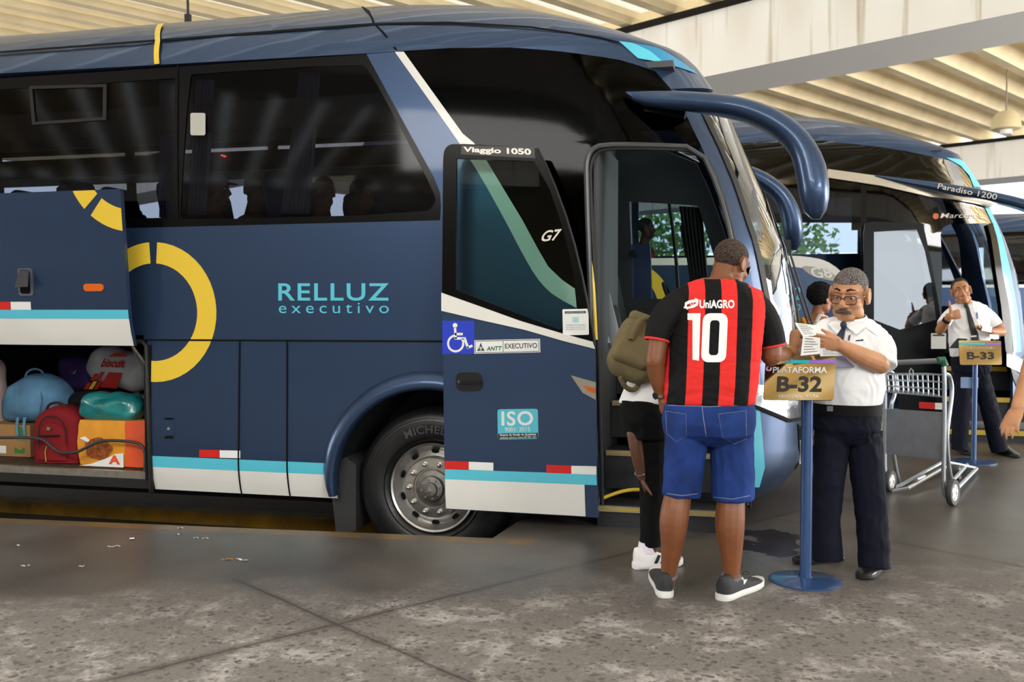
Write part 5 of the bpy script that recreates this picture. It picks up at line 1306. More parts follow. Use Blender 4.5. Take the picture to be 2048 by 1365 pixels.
def cast_text(name, txt, box, bvh, mat, parent, bold=.0, space=1, slant=0.0, **k):
    v, f = text_geo(txt, bold, space)
    return cast_print(name, [(lerp(box[0], box[2], s) + slant * (t - .5), lerp(box[3], box[1], t)) for s, t in v], f, bvh, mat, parent, **k)
def cast_poly(name, q, bvh, mat, parent, **k):
    tr = [list(t) for t in tessellate_polygon([[Vector((x, y, 0)) for x, y in q]])]
    return cast_print(name, q, tr, bvh, mat, parent, **k)
def skin_mat(nm, hexc): return pm(nm, hexc, .5, var=(18, .10), bump=(160, .06), sss=.08)
SK_D = skin_mat('skin_deep_brown', '#774729'); SK_M = skin_mat('skin_brown', '#a8744f'); SK_L = skin_mat('skin_tan', '#b88560'); SK_X = skin_mat('skin_dark', '#5d3a28')
M_EYE = pm('eye_white', '#e4ded8', .3); M_IRIS = pm('iris_dark', '#23140d', .2); M_LIP = pm('lip', '#a5604f', .5)
def hair_mat(nm, a, b, sc=220):
    m = pm(nm, a, .8, bump=(140, .7)); n = m.node_tree.nodes; L = m.node_tree.links; bs = n['Principled BSDF']
    t = n.new('ShaderNodeTexCoord'); z = n.new('ShaderNodeTexNoise'); z.inputs['Scale'].default_value = sc; z.inputs['Detail'].default_value = 2; L.new(t.outputs['Object'], z.inputs['Vector'])
    r = n.new('ShaderNodeValToRGB'); r.color_ramp.elements[0].position = .42; r.color_ramp.elements[0].color = lin(a); r.color_ramp.elements[1].position = .62; r.color_ramp.elements[1].color = lin(b)
    L.new(z.outputs['Fac'], r.inputs[0]); L.new(r.outputs[0], bs.inputs['Base Color']); return m
H_GREY = hair_mat('grey_cropped_hair', '#2b2827', '#8d8785'); H_DARK = hair_mat('dark_cropped_hair', '#1a1412', '#4a403b'); H_BLACK = pm('black_hair', '#0b0908', .9, bump=(60, 1))
def basis(fwd, roll=0.0):
    f = Vector(fwd).normalized(); r = f.cross(Vector((0, 0, 1))).normalized(); u = r.cross(f)
    if roll: r, u = r * math.cos(roll) + u * math.sin(roll), u * math.cos(roll) - r * math.sin(roll)
    return Matrix((r, f, u)).transposed()
class Head:
    def __init__(s, c, fwd, sc=1.0, roll=0.0): s.c = Vector(c); s.B = basis(fwd, roll); s.k = sc
    def p(s, x, y, z): return s.c + s.B @ (Vector((x, y, z)) * s.k)
    def ell(s, g, c, r, nu=20, nv=14): g.sphere(s.p(*c), [a * s.k for a in r], nu, nv, s.B)
    def build(s, g, ears=True, wide=1.0, nose=1.0):
        E = s.ell; k = s.k
        E(g, (0, -.012, .042), (.077 * wide, .098, .084), 28, 18); E(g, (0, .018, -.03), (.067 * wide, .073, .086)); E(g, (0, .048, -.092), (.043 * wide, .036, .031))
        for q in (-1, 1):
            E(g, (q * .036, .05, -.034), (.031 * wide, .032, .028)); E(g, (q * .045 * wide, .015, -.078), (.026, .04, .032)); E(g, (q * .0145, .093, -.036), (.0115 * nose, .012, .010))
            if ears:
                E(g, (q * .079 * wide, -.006, -.002), (.010, .021, .035))
                g.tube([s.p(q * (.083 * wide + .004), -.006 + .021 * math.sin(t), -.002 + .036 * math.cos(t)) for t in [2 * PI * i / 14 for i in range(14)]], .0055 * k, 6, closed=True)
                E(g, (q * .081 * wide, .0, -.034), (.008, .011, .011))
            g.tube([s.p(q * .049, .066, .010), s.p(q * .032, .0795, .0125), s.p(q * .017, .078, .007)], .0045 * k, 6)
            g.tube([s.p(q * .048, .064, -.006), s.p(q * .032, .0765, -.0105), s.p(q * .017, .076, -.005)], .0045 * k, 6)
        g.tube([s.p(-.056, .058, .030), s.p(-.03, .081, .034), s.p(0, .086, .031), s.p(.03, .081, .034), s.p(.056, .058, .030)], .012 * k, 8)
        g.tube([s.p(0, .083, .024), s.p(0, .094, -.004), s.p(0, .106, -.030)], [.009 * k, .010 * k, .014 * nose * k], 8); E(g, (0, .106, -.033), (.0145 * nose, .0135, .012))
        E(g, (0, .079, -.066), (.032, .018, .020)); E(g, (0, .080, -.082), (.025, .014, .009))
    def eyes(s, parent):
        for q in (-1, 1):
            g = G(); g.sphere(s.p(q * .032, .067, .001), .0125 * s.k, 14, 10); e = g.build('eye', M_EYE, parent)
            g = G(); d = s.B @ Vector((q * .05, 1, -.12)).normalized(); g.sphere(s.p(q * .032, .067, .001) + d * .0095 * s.k, .0056 * s.k, 10, 8); g.build('iris', M_IRIS, e)
    def mouth(s, parent, smile=.0):
        g = G(); pts = [s.p(x, .0945 - abs(x) * .35 + (0.002 if abs(x) < .01 else 0), -.0755 + abs(x) * smile) for x in (-.025, -.014, -.005, 0, .005, .014, .025)]
        g.tube(pts, [.002 * s.k, .0042 * s.k, .0055 * s.k, .005 * s.k, .0055 * s.k, .0042 * s.k, .002 * s.k], 8); g.build('lips', M_LIP, parent)
    def brows(s, parent, mat, th=.0045):
        for q in (-1, 1):
            g = G(); g.tube([s.p(q * .015, .0945, .038), s.p(q * .031, .0905, .045), s.p(q * .051, .071, .037)], [th * s.k, th * s.k, th * .5 * s.k], 6, flat=((0, 0, 1), 1.0)); g.build('eyebrow', mat, parent)
    def hair(s, parent, mat, front=.072, side=.022, back=-.055, th=1.045, bump=0.0, name='hair', low=None):
        g = G(); nu, nv = 48, 34; v = []; f = []
        for lay in (th, .97):
            for i in range(nv + 1):
                a = PI * i / nv
                for j in range(nu):
                    b = 2 * PI * j / nu; d = Vector((math.sin(a) * math.cos(b), math.sin(a) * math.sin(b), math.cos(a))); kk = lay
                    if bump and lay == th: kk += bump * (noise.noise(d * 5.5) + .6 * noise.noise(d * 13))
                    v.append(s.p(d.x * .077 * kk, -.012 + d.y * .098 * kk, .042 + d.z * .084 * kk))
        N = (nv + 1) * nu; keep = set()
        def ok(i, j):
            a = PI * (i + .5) / nv; b = 2 * PI * (j + .5) / nu; y = math.sin(a) * math.sin(b); z = .042 + .084 * math.cos(a)
            hl = lerp(side, front, min(1, max(0, (y - .15) / .5))) if y > .15 else lerp(side, back, min(1, max(0, (.15 - y) / .75)))
            return z > hl
        for i in range(nv):
            for j in range(nu):
                if ok(i, j):
                    q = (i * nu + j, i * nu + (j + 1) % nu, (i + 1) * nu + (j + 1) % nu, (i + 1) * nu + j)
                    f.append(q); f.append([N + t for t in q[::-1]])
                    for (di, dj, e) in ((1, 0, (3, 2)), (-1, 0, (0, 1)), (0, 1, (1, 2)), (0, -1, (0, 3))):
                        if not (0 <= i + di < nv) or not ok(i + di, (j + dj) % nu): f.append((q[e[0]], q[e[1]], N + q[e[1]], N + q[e[0]]))
        g.add(v, f); return g.build(name, mat, parent, angle=80)
    def glasses(s, parent, frame, lens, w_=.026, h_=.018, th=.0022, nm='glasses', y0=.094, z0=.0):
        g = G()
        rims = []
        for q in (-1, 1):
            pts = [s.p(q * .033 + a, y0 - abs(q * .033 + a) ** 2 * 4.5, z0 + b) for a, b in rrect(-w_, -h_, w_, h_, .009, n=3)]; rims.append(pts); g.tube(pts, th * s.k, 6, closed=True)
        g.tube([s.p(-.008, y0, z0 + .006), s.p(0, y0 + .003, z0 + .009), s.p(.008, y0, z0 + .006)], th * s.k, 6)
        for q in (-1, 1): g.tube([s.p(q * (.033 + w_), y0 - .016, z0 + .008), s.p(q * .079, .05, z0 + .012), s.p(q * .086, -.005, z0 + .012), s.p(q * .083, -.022, z0 - .006)], th * s.k, 6)
        o = g.build(nm, frame, parent)
        for r in rims: gg = G(); gg.add(r, [list(range(len(r)))]); gg.build('lens', lens, o, smooth=False, recalc=False)
        return o
def hand(g, wrist, d, n, side, curls=(.3, .35, .4, .45), spread=.03, sc=1.0, thumb=(.55, .75, .25), tcurl=.15, wr=.026, lens=(.078, .086, .080, .062)):
    """palm with five separate fingers: d finger direction, n palm normal, side=+1/-1 thumb side"""
    d = Vector(d).normalized(); n = Vector(n); n = (n - d * n.dot(d)).normalized(); s = d.cross(n).normalized() * side; w0 = Vector(wrist); k = sc
    secs = []
    for t, a, b in ((-.02, wr, wr * .8), (.01, .029, .019), (.04, .039, .0165), (.07, .0415, .0145), (.09, .040, .012), (.098, .034, .008)):
        secs.append([w0 + d * t * k + s * (a * math.cos(q)) * k + n * (b * math.sin(q) + .002) * k for q in [2 * PI * i / 16 for i in range(16)]])
    g.loft(secs); ends = []
    for i in range(4):
        base = w0 + d * (.082 - abs(i - 1.2) * .004) * k + s * (.031 - i * .0205) * k; dd = (d + s * spread * (1.5 - i) * 2).normalized(); L = lens[i] * k
        pts = [base - dd * .012 * k, base]; ang = 0; cur = dd; p = base
        for j, fr in enumerate((.46, .30, .24)):
            c = curls[i] * (1.0 if j else .8); cur = (cur * math.cos(c) + n * math.sin(c)).normalized(); nn = (n * math.cos(c) - dd * math.sin(c))
            p = p + cur * L * fr; pts.append(p)
            n2 = cur.cross(s); n2 = n2 if n2.dot(n) > 0 else -n2
        g.tube(pts, [.0098 * k, .0095 * k, .0088 * k, .008 * k, .0062 * k], 8); g.sphere(pts[-1], .0066 * k, 8, 6); ends.append(p)
    t0 = w0 + d * .022 * k + s * .024 * k; td = (d * thumb[0] + s * thumb[1] + n * thumb[2]).normalized(); pts = [t0]; p = t0; cur = td
    for fr in (.040, .034, .026):
        p = p + cur * fr * k; pts.append(p); cur = (cur + d * tcurl + n * tcurl * .5).normalized()
    g.tube(pts, [.015 * k, .0125 * k, .0105 * k, .0075 * k], 8); g.sphere(pts[-1], .008 * k, 8, 6)
    return ends, p
class Fig:
    def __init__(s, depth, facing, label, foot):
        s.z = depth; s.k = depth / F_PX; f = Vector(facing); f.z = 0; s.F = f.normalized(); s.R = s.F.cross(Vector((0, 0, 1)))
        c = PZ(*foot); s.root = thing('person', label, 'person', (c.x, c.y, 0))
    def q(s, px, py, dd=0): return PD(px, py, s.z + dd)
    def ring(s, px, py, hw, dep, dd=0, n=28, e=.85, tilt=0.0, R=None, F=None):
        c = s.q(px, py, dd); out = []; R = R or s.R; F = F or s.F
        for i in range(n):
            a = 2 * PI * i / n; cc, ss = math.cos(a), math.sin(a)
            p = c + R * (math.copysign(abs(cc) ** e, cc) * hw * s.k) + F * (math.copysign(abs(ss) ** e, ss) * dep); p.z += tilt * cc * hw * s.k; out.append(p)
        return out
    def rings(s, g, rows, **kw):
        g.loft([s.ring(*r, **kw) for r in rows])
    def limb(s, g, pts, r, n=14, end=True):
        """pixel joints (px,py,dd) with radii in metres, smoothed"""
        P_ = [s.q(*p) for p in pts]; d = [tuple(p) + (a,) for p, a in zip(P_, r)]; d = smooth_poly(d, 2); g.tube([q[:3] for q in d], [q[3] for q in d], n); 
        if end: g.sphere(P_[-1], r[-1] * .98, 12, 8)
        g.sphere(P_[0], r[0] * .98, 12, 8)
def shoe(parent, heel, toe, w_, h_, m_up, m_sole, sole_h=.022, name='shoe', opening=True, m_col=None):
    """heel and toe are floor points; upper and sole as two meshes, returns the upper"""
    heel, toe = Vector((heel.x, heel.y, 0)), Vector((toe.x, toe.y, 0)); d = (toe - heel); L = d.length; d.normalize(); s = Vector((-d.y, d.x, 0)); up = Vector((0, 0, 1))
    prof = ((0, .30, .90), (.015, .55, .97), (.05, .76, 1.0), (.12, .86, 1.0), (.25, .84, .98), (.38, .84, .86), (.5, .93, .70), (.65, 1.0, .56), (.8, .97, .47), (.9, .84, .40), (.97, .58, .31), (1.0, .28, .2))
    g = G(); secs = []
    for t, a, b in prof:
        row = []
        for i in range(18):
            q = 2 * PI * i / 18; cc, ss = math.cos(q), math.sin(q); x = math.copysign(abs(cc) ** .75, cc) * w_ / 2 * a; z = sole_h * .6 + max(0, (h_ * b - sole_h * .6)) * (.5 + .5 * ss) if ss > -.2 else sole_h * .6
            nar = 1 - .35 * max(0, ss) * (1 if t < .5 else .6); row.append(heel + d * (L * (.02 + .96 * t)) + s * x * nar + up * z)
        secs.append(row)
    g.loft(secs); u = g.build(name, m_up, parent, angle=50)
    g = G(); secs = []
    for t, a, b in prof:
        rise = sole_h * (.35 * max(0, (t - .8) / .2) ** 1.5); hh = sole_h * 1.05; row = []
        for (x, z) in ((-1, .12), (-.94, 0), (.94, 0), (1, .12), (1.02, .6), (.97, 1), (-.97, 1), (-1.02, .6)): row.append(heel + d * (L * t) + s * (x * w_ / 2 * (a * 1.02 + .02)) + up * (rise + z * hh + .001))
        secs.append(row)
    g.loft(secs); g.build('sole', m_sole, u, angle=40)
    return u
M_SHOEB = pm('black_leather', '#131314', .32, 0, .2, bump=(60, .15)); M_SOLEB = pm('black_sole', '#0c0c0d', .6)
# ---------------------------------------------------------------- man in the striped football shirt, seen from behind
A = Fig(4.68, FW * .96 + RT * .28, 'man in red and black striped number 10 shirt and denim shorts, seen from behind', (1400, 1192)); q = A.q
body = G()
A.rings(body, [(1432, 556, 30, .055), (1434, 578, 48, .075), (1436, 598, 70, .09), (1434, 625, 86, .12), (1426, 690, 84, .14), (1420, 750, 84, .15), (1417, 810, 82, .145), (1416, 838, 70, .12), (1416, 858, 40, .07)])
A.limb(body, [(1440, 590, .0), (1444, 555, .03), (1455, 530, .05)], [.066, .060, .058])
A.limb(body, [(1368, 612, 0), (1320, 660, -.01), (1310, 722, -.03)], [.045, .050, .046]); A.limb(body, [(1310, 718, -.03), (1313, 752, .0), (1322, 790, .04)], [.046, .043, .028])
A.limb(body, [(1500, 614, 0), (1541, 672, .02), (1543, 712, .02)], [.045, .054, .052]); A.limb(body, [(1541, 710, .02), (1562, 711, .16), (1582, 708, .29)], [.052, .046, .030])
hand(body, q(1322, 795, .045), q(1330, 840, .05) - q(1322, 795, .045), FW * .3 + RT * .9, 1, curls=(.35, .4, .45, .5), sc=.86)
hand(body, q(1583, 708, .295), q(1600, 712, .40) - q(1583, 708, .295), Vector((0, 0, -1)), -1, curls=(.45, .5, .55, .6), sc=.86)
for pts in ([(1374, 860, .0), (1366, 940, .01), (1358, 988, .0)], [(1460, 860, 0), (1465, 940, .01), (1463, 992, .0)]): A.limb(body, pts, [.090, .080, .064])
A.limb(body, [(1358, 980, 0), (1347, 1040, -.02), (1345, 1090, .01), (1336, 1150, .05), (1335, 1172, .065)], [.064, .074, .056, .036, .036])
A.limb(body, [(1463, 985, 0), (1459, 1045, -.02), (1461, 1095, .0), (1464, 1150, .01), (1464, 1172, .01)], [.065, .075, .060, .037, .037])
hA = Head(q(1462, 530, .055), FW * .62 + RT * .74 - UP * .32, .98); hA.build(body)
skA = fuse('body', body, SK_D, A.root, .0048)
hA.hair(A.root, hair_mat('salt_dark_cropped_hair', '#1d1613', '#5b4d45'), front=.07, side=.012, back=-.052, th=1.02)
hA.eyes(A.root); hA.glasses(A.root, pm('sunglass_silver', '#b9b9bb', .25, .8), pm('smoke_lens', '#0b0b0d', .1), .026, .019, .0024, 'sunglasses', .096, -.002)
# jersey
def stripes():
    m = bpy.data.materials.new('striped_jersey'); m.use_nodes = True; n = m.node_tree.nodes; L = m.node_tree.links; b = n['Principled BSDF']; b.inputs['Roughness'].default_value = .8; b.inputs['Specular IOR Level'].default_value = .2
    t = n.new('ShaderNodeTexCoord'); d = n.new('ShaderNodeVectorMath'); d.operation = 'DOT_PRODUCT'; k = F_PX / 4.68; c = q(1397.5, 690) - A.root.location; up = .055
    d.inputs[1].default_value = RT + Vector((0, 0, -up)); L.new(t.outputs['Object'], d.inputs[0])
    a = n.new('ShaderNodeMath'); a.operation = 'SUBTRACT'; L.new(d.outputs['Value'], a.inputs[0]); a.inputs[1].default_value = c.dot(RT + Vector((0, 0, -up)))
    p = n.new('ShaderNodeMath'); p.operation = 'FLOORED_MODULO'; L.new(a.outputs[0], p.inputs[0]); p.inputs[1].default_value = 60 / k
    l = n.new('ShaderNodeMath'); l.operation = 'LESS_THAN'; L.new(p.outputs[0], l.inputs[0]); l.inputs[1].default_value = 30 / k
    x = n.new('ShaderNodeMix'); x.data_type = 'RGBA'; L.new(l.outputs[0], x.inputs[0]); x.inputs[6].default_value = lin('#d92f2c'); x.inputs[7].default_value = lin('#0e0e10'); L.new(x.outputs[2], b.inputs['Base Color'])
    mp = n.new('ShaderNodeMapping'); mp.inputs['Scale'].default_value = (5, 5, 13); L.new(t.outputs['Object'], mp.inputs[0])
    z = n.new('ShaderNodeTexNoise'); z.inputs['Scale'].default_value = 1; z.inputs['Detail'].default_value = 3; z.inputs['Distortion'].default_value = .6; L.new(mp.outputs[0], z.inputs['Vector'])
    bp = n.new('ShaderNodeBump'); bp.inputs['Strength'].default_value = .5; bp.inputs['Distance'].default_value = .03; L.new(z.outputs['Fac'], bp.inputs['Height']); L.new(bp.outputs[0], b.inputs['Normal']); return m
g = G(); A.rings(g, [(1432, 560, 36, .065), (1434, 572, 58, .092), (1435, 584, 76, .106), (1436, 600, 90, .118), (1434, 630, 94, .132), (1428, 690, 93, .15), (1422, 740, 94, .162), (1419, 775, 93, .165), (1418, 806, 89, .16)])
A.limb(g, [(1362, 600, 0), (1400, 585, 0), (1470, 588, 0), (1510, 604, 0)], [.06, .07, .07, .06])
def wrinkle(g, amp, sc=(9, 9, 24)):
    for v in g.v: v += noise.noise_vector(Vector((v.x * sc[0], v.y * sc[1], v.z * sc[2]))) * amp
jer = fuse('jersey', g, stripes(), A.root, .006, 4, folds=((7, 7, 17), .004), label='red and black vertically striped shirt body')
M_JB = pm('jersey_black', '#0f0f11', .76, bump=(9, .5)); M_JR = pm('jersey_red', '#d92f2c', .7)
for pts, rr in (([(1366, 599, .0), (1338, 622, -.005), (1318, 655, -.01), (1313, 682, -.015)], [.062, .073, .067, .060]), ([(1503, 603, .0), (1524, 628, .01), (1540, 665, .02), (1546, 694, .02)], [.064, .075, .070, .065])):
    g = G(); A.limb(g, pts, rr, end=False); sl_ = fuse('sleeve', g, M_JB, A.root, .007, 4, label='black shirt sleeve')
    a, b = q(*pts[-2]), q(*pts[-1]); d = (b - a).normalized(); o = d.orthogonal().normalized(); o2 = d.cross(o); e_ = b - d * .004
    g = G(); g.tube([e_ + (o * math.cos(t) + o2 * math.sin(t)) * rr[-1] * .97 for t in [2 * PI * i / 30 for i in range(30)]], .0065, 6, closed=True); g.build('cuff', M_JR, sl_)
g = G(); g.tube([p for p in A.ring(1436, 562, 38, .066, .012, e=1)], .007, 6, closed=True); g.build('collar', M_JB, A.root)
bj = bvh_of(jer)
cast_poly('shirt_number', [(1375, 627), (1401, 627), (1398, 722), (1385, 720), (1385, 641), (1375, 640)], bj, M_SWHITE, A.root)
oo = [(x - (y - 676) * .045, y) for x, y in rrect(1404, 627, 1454, 725, 14, 15)]; ii = [(x - (y - 676) * .045, y) for x, y in rrect(1419, 641, 1438, 711, 6, 7)]
cast_poly('shirt_number', oo + [oo[0]] + [ii[0]] + ii[::-1], bj, M_SWHITE, A.root)
cast_text('shirt_lettering', 'UniAGRO', (1399, 600, 1469, 617), bj, M_SWHITE, A.root, bold=.035)
lg = [(1367, 617), (1369, 606), (1378, 601), (1390, 599), (1390, 596), (1398, 600), (1394, 609), (1392, 605), (1382, 606), (1374, 610), (1372, 617)]
cast_poly('shirt_logo', lg, bj, M_SWHITE, A.root); cast_poly('shirt_logo', [(1397, 603), (1396, 611), (1387, 616), (1376, 618), (1375, 620), (1367, 615), (1373, 610), (1375, 614), (1384, 612), (1392, 607)], bj, M_SWHITE, A.root, w=.004); cast_text('shirt_logo', 'U', (1381, 604, 1387, 612), bj, M_SWHITE, A.root, bold=.03, w=.004)
# denim shorts
M_DEN = pm('blue_denim', '#1b336e', .85, var=(5, .5), bump=(220, .25)); M_STITCH = pm('pale_stitching', '#8d93a8', .8)
g = G(); A.rings(g, [(1418, 802, 86, .154), (1418, 818, 90, .162), (1417, 845, 92, .170), (1416, 866, 88, .155), (1416, 880, 62, .11), (1416, 890, 34, .07)])
A.limb(g, [(1374, 865, .0), (1368, 925, 0), (1363, 993, 0)], [.108, .098, .092], end=False); A.limb(g, [(1461, 865, .0), (1465, 925, .0), (1466, 1000, 0)], [.110, .105, .100], end=False)
wrinkle(g, .004); sh = fuse('denim_shorts', g, M_DEN, A.root, .006, 3, folds=((11, 11, 9), .004)); bs_ = bvh_of(sh)
def stitch(name, pts, wd=1.2, mat=M_STITCH, bvh=None, **k):
    """thin sewn line along pixel points"""
    pts = [Vector(p) for p in pts]; v = []; f = []
    for i, p in enumerate(pts):
        t = (pts[min(i + 1, len(pts) - 1)] - pts[max(i - 1, 0)]).normalized(); n_ = Vector((-t.y, t.x)) * wd / 2; v += [tuple(p + n_), tuple(p - n_)]
    f = [(2 * i, 2 * i + 2, 2 * i + 3, 2 * i + 1) for i in range(len(pts) - 1)]
    return cast_print(name, v, f, bvh or bs_, mat, A.root, w=.002, **k)
for P_ in ([(1331, 823), (1372, 829), (1373, 872), (1352, 884), (1334, 868)], [(1437, 829), (1492, 822), (1493, 878), (1468, 888), (1445, 874)]):
    pk = cast_poly('back_pocket', P_, bs_, pm('denim_pocket', '#1d3671', .85, var=(9, .3), bump=(220, .25)), A.root, w=.0035)
    stitch('stitching', P_ + [P_[0]])
    a, b = P_[0], P_[1]; stitch('stitching', [(a[0], a[1] + 5), (b[0], b[1] + 5)])
stitch('stitching', [(1462, 866), (1478, 853), (1494, 850)], .9); stitch('stitching', [(1443, 853), (1460, 862), (1472, 882)], .9); stitch('stitching', [(1335, 858), (1352, 862), (1371, 851)], .9)
stitch('stitching', [(1404, 812), (1408, 845), (1412, 870)], 1.0); stitch('stitching', [(1332, 811), (1418, 814), (1503, 810)], 1.0); stitch('stitching', [(1334, 988), (1365, 992), (1396, 988)], 1.0); stitch('stitching', [(1428, 995), (1465, 999), (1500, 992)], 1.0)
# running shoes
M_RUN = pm('charcoal_mesh', '#23252a', .7, bump=(150, .3)); M_RSOLE = pm('white_foam_sole', '#d9d9d6', .6); M_COLR = pm('grey_collar', '#6a6b78', .8)
u1 = shoe(A.root, PZ(1332, 1198), PZ(1312, 1150), .098, .118, M_RUN, M_RSOLE, .030); u2 = shoe(A.root, PZ(1440, 1203), PZ(1520, 1170), .100, .118, M_RUN, M_RSOLE, .030)
for u_, c_ in ((u1, (1335, 1151)), (u2, (1463, 1153))):
    g = G(); c = q(*c_, .06 if u_ is u1 else .015); g.tube([c + (RT * math.cos(t) * .040 + FW * math.sin(t) * .046 + Vector((0, 0, .012 * math.sin(t)))) for t in [2 * PI * i / 20 for i in range(20)]], .009, 6, closed=True); g.build('collar', M_COLR, u_)
b2_ = bvh_of(u2)
cast_poly('side_mark', [(1478, 1152), (1492, 1155), (1498, 1150), (1494, 1162), (1488, 1170), (1487, 1161), (1476, 1158)], b2_, pm('mark_silver', '#c6c6c4', .4, .3), u2, w=.004)
g = G(); g.tube(smooth_poly([tuple(q(x, y, .06)) for x, y in ((1484, 1150), (1490, 1143), (1501, 1146), (1494, 1151), (1484, 1150))], 2), .0022, 5); g.build('lace', M_RUB, u2)
# wristwatch
def band(parent, a, b, r, wd, mat, nm, face=None):
    a, b = Vector(a), Vector(b); d = (b - a).normalized(); o = d.orthogonal().normalized(); o2 = d.cross(o)
    g = G(); secs = [[a + d * t + (o * math.cos(p) + o2 * math.sin(p)) * rr for p in [2 * PI * i / 24 for i in range(24)]] for t, rr in ((-wd / 2, r), (-wd / 2, r + .004), (wd / 2, r + .004), (wd / 2, r))]
    g.loft(secs, cap=False); o_ = g.build(nm, mat, parent)
    if face:
        g = G(); f = (Vector(face) - d * Vector(face).dot(d)).normalized(); g.lathe([(0, 0), (.017, 0), (.017, .006), (.013, .008), (0, .008)], a + f * (r + .002), f, 20); g.build('watch_face', M_DARK, o_)
    return o_
band(A.root, q(1321, 788, .04), q(1323, 800, .05), .030, .016, pm('watch_steel', '#b0b0b2', .25, .9), 'wristwatch', -FW * .6 - RT)
# ---------------------------------------------------------------- officer checking tickets
def officer_tie(fig, head_c, knot, tip, wd): pass
B = Fig(5.12, -FW * .86 - RT * .5, 'person in white short-sleeved shirt, navy tie and glasses reading paper tickets beside the near sign', (1700, 1145)); q = B.q
M_SHIRT = pm('white_shirt_cloth', '#eceef2', .8, bump=(11, .55)); M_NAVY = pm('navy_trousers', '#0d1020', .85, bump=(9, .5)); M_TIE = pm('navy_tie', '#1c2740', .6)
body = G()
B.rings(body, [(1700, 640, 26, .055), (1701, 655, 50, .09), (1702, 690, 56, .11), (1700, 740, 60, .13), (1697, 790, 60, .14), (1692, 830, 54, .12), (1692, 858, 34, .07)])
B.limb(body, [(1702, 660, .02), (1703, 638, .01), (1702, 620, 0)], [.068, .066, .064])
B.limb(body, [(1736, 676, .0), (1762, 702, -.10), (1760, 730, -.18)], [.048, .052, .050]); B.limb(body, [(1760, 728, -.18), (1724, 714, -.22), (1684, 692, -.25)], [.052, .050, .031])
B.limb(body, [(1642, 662, .03), (1614, 705, .04), (1606, 754, .03)], [.05, .052, .048]); B.limb(body, [(1606, 754, .03), (1596, 730, -.10), (1586, 700, -.22)], [.048, .044, .030])
hand(body, q(1684, 691, -.255), -RT + Vector((0, 0, .16)) - FW * .12, FW * .85 + Vector((0, 0, .35)), -1, curls=(.10, .14, .2, .26), sc=1.02, thumb=(.95, .35, .25), tcurl=.12, spread=.0)
hand(body, q(1586, 699, -.225), RT * .12 + Vector((0, 0, 1)), RT * .9 + FW * .35, -1, curls=(.85, .9, .95, 1.0), sc=1.0, thumb=(.75, .3, .75), tcurl=.15, spread=.0)
B.limb(body, [(1664, 870, 0), (1652, 990, 0), (1652, 1095, 0)], [.075, .06, .045]); B.limb(body, [(1728, 870, 0), (1738, 990, 0), (1748, 1120, -.02)], [.075, .062, .045])
hB = Head(q(1699, 590, -.03), -FW * .80 - RT * .60 - Vector((0, 0, .24)), 1.12, roll=.08); hB.build(body, wide=1.03, nose=1.25)
fuse('body', body, SK_L, B.root, .0045)
hB.hair(B.root, H_GREY, front=.066, side=.004, back=-.05, th=1.025); hB.eyes(B.root); hB.mouth(B.root, .25); hB.brows(B.root, pm('brow_dark', '#2a211c', .9), .005)
g = G(); g.tube([hB.p(x, .103 - abs(x) * .55, -.058 - abs(x) * .28) for x in (-.036, -.024, -.012, 0, .012, .024, .036)], [.006, .011, .013, .012, .013, .011, .006], 8); g.build('moustache', hair_mat('moustache_grey', '#2c2826', '#77716d', 300), B.root, angle=80)
hB.glasses(B.root, pm('brown_frame', '#38170f', .3), glass('spectacle_lens', '#e6e2e0', 1.0), .0255, .0185, .0021, 'glasses', .101, -.006)
g = G(); B.rings(g, [(1700, 644, 36, .07), (1700, 652, 52, .098), (1699, 668, 60, .118), (1698, 700, 61, .135), (1699, 740, 64, .155), (1699, 775, 66, .165), (1696, 800, 64, .158), (1693, 815, 62, .15)])
B.limb(g, [(1652, 662, .02), (1680, 655, .02), (1725, 657, .02), (1748, 668, .02)], [.055, .065, .065, .055]); wrinkle(g, .006, (11, 11, 7))
shB = fuse('shirt', g, M_SHIRT, B.root, .006, 3, folds=((17, 17, 5), .006)); 
for pts, rr in (([(1734, 666, .0), (1754, 680, -.04), (1765, 702, -.11), (1766, 732, -.16)], [.062, .070, .068, .068]), ([(1654, 660, .02), (1634, 678, .01), (1620, 705, -.02)], [.06, .066, .062])):
    g = G(); B.limb(g, pts, rr, end=False); wrinkle(g, .004, (12, 12, 12)); fuse('sleeve', g, M_SHIRT, B.root, .006, 3, folds=((14, 14, 9), .005))
# collar, tie, shoulder tabs, pocket pen
def collar(fig, parent, c, r, mat, h=.03, open_=.45):
    F_, R_ = fig.F, fig.R; g = G(); secs = []
    for i in range(25):
        a = lerp(PI / 2 + open_, PI / 2 + 2 * PI - open_, i / 24); d = R_ * math.cos(a) * r + F_ * math.sin(a) * r * 1.05; p = Vector(c) + d; u = d.normalized(); dr = Vector((0, 0, -.018 * math.sin(a)))
        secs.append([p + dr + Vector((0, 0, h)), p + dr + u * .004 + Vector((0, 0, h)), p + dr + u * .022 + Vector((0, 0, -.012)), p + dr + u * .014 + Vector((0, 0, -.016))])
    g.loft(secs); return g.build('collar', mat, parent)
collar(B, B.root, q(1702, 641, -.005), .074, M_SHIRT, .02, .42)
bsh = bvh_of(shB)
for fq in ([(1676, 641), (1687, 651), (1674, 670), (1656, 650), (1664, 641)], [(1690, 651), (1712, 640), (1727, 640), (1733, 652), (1712, 671)]):
    o = cast_poly('collar_flap', fq, bsh, M_SHIRT, B.root, w=.016); m_ = o.modifiers.new('thick', 'SOLIDIFY'); m_.thickness = .006; m_.offset = 0
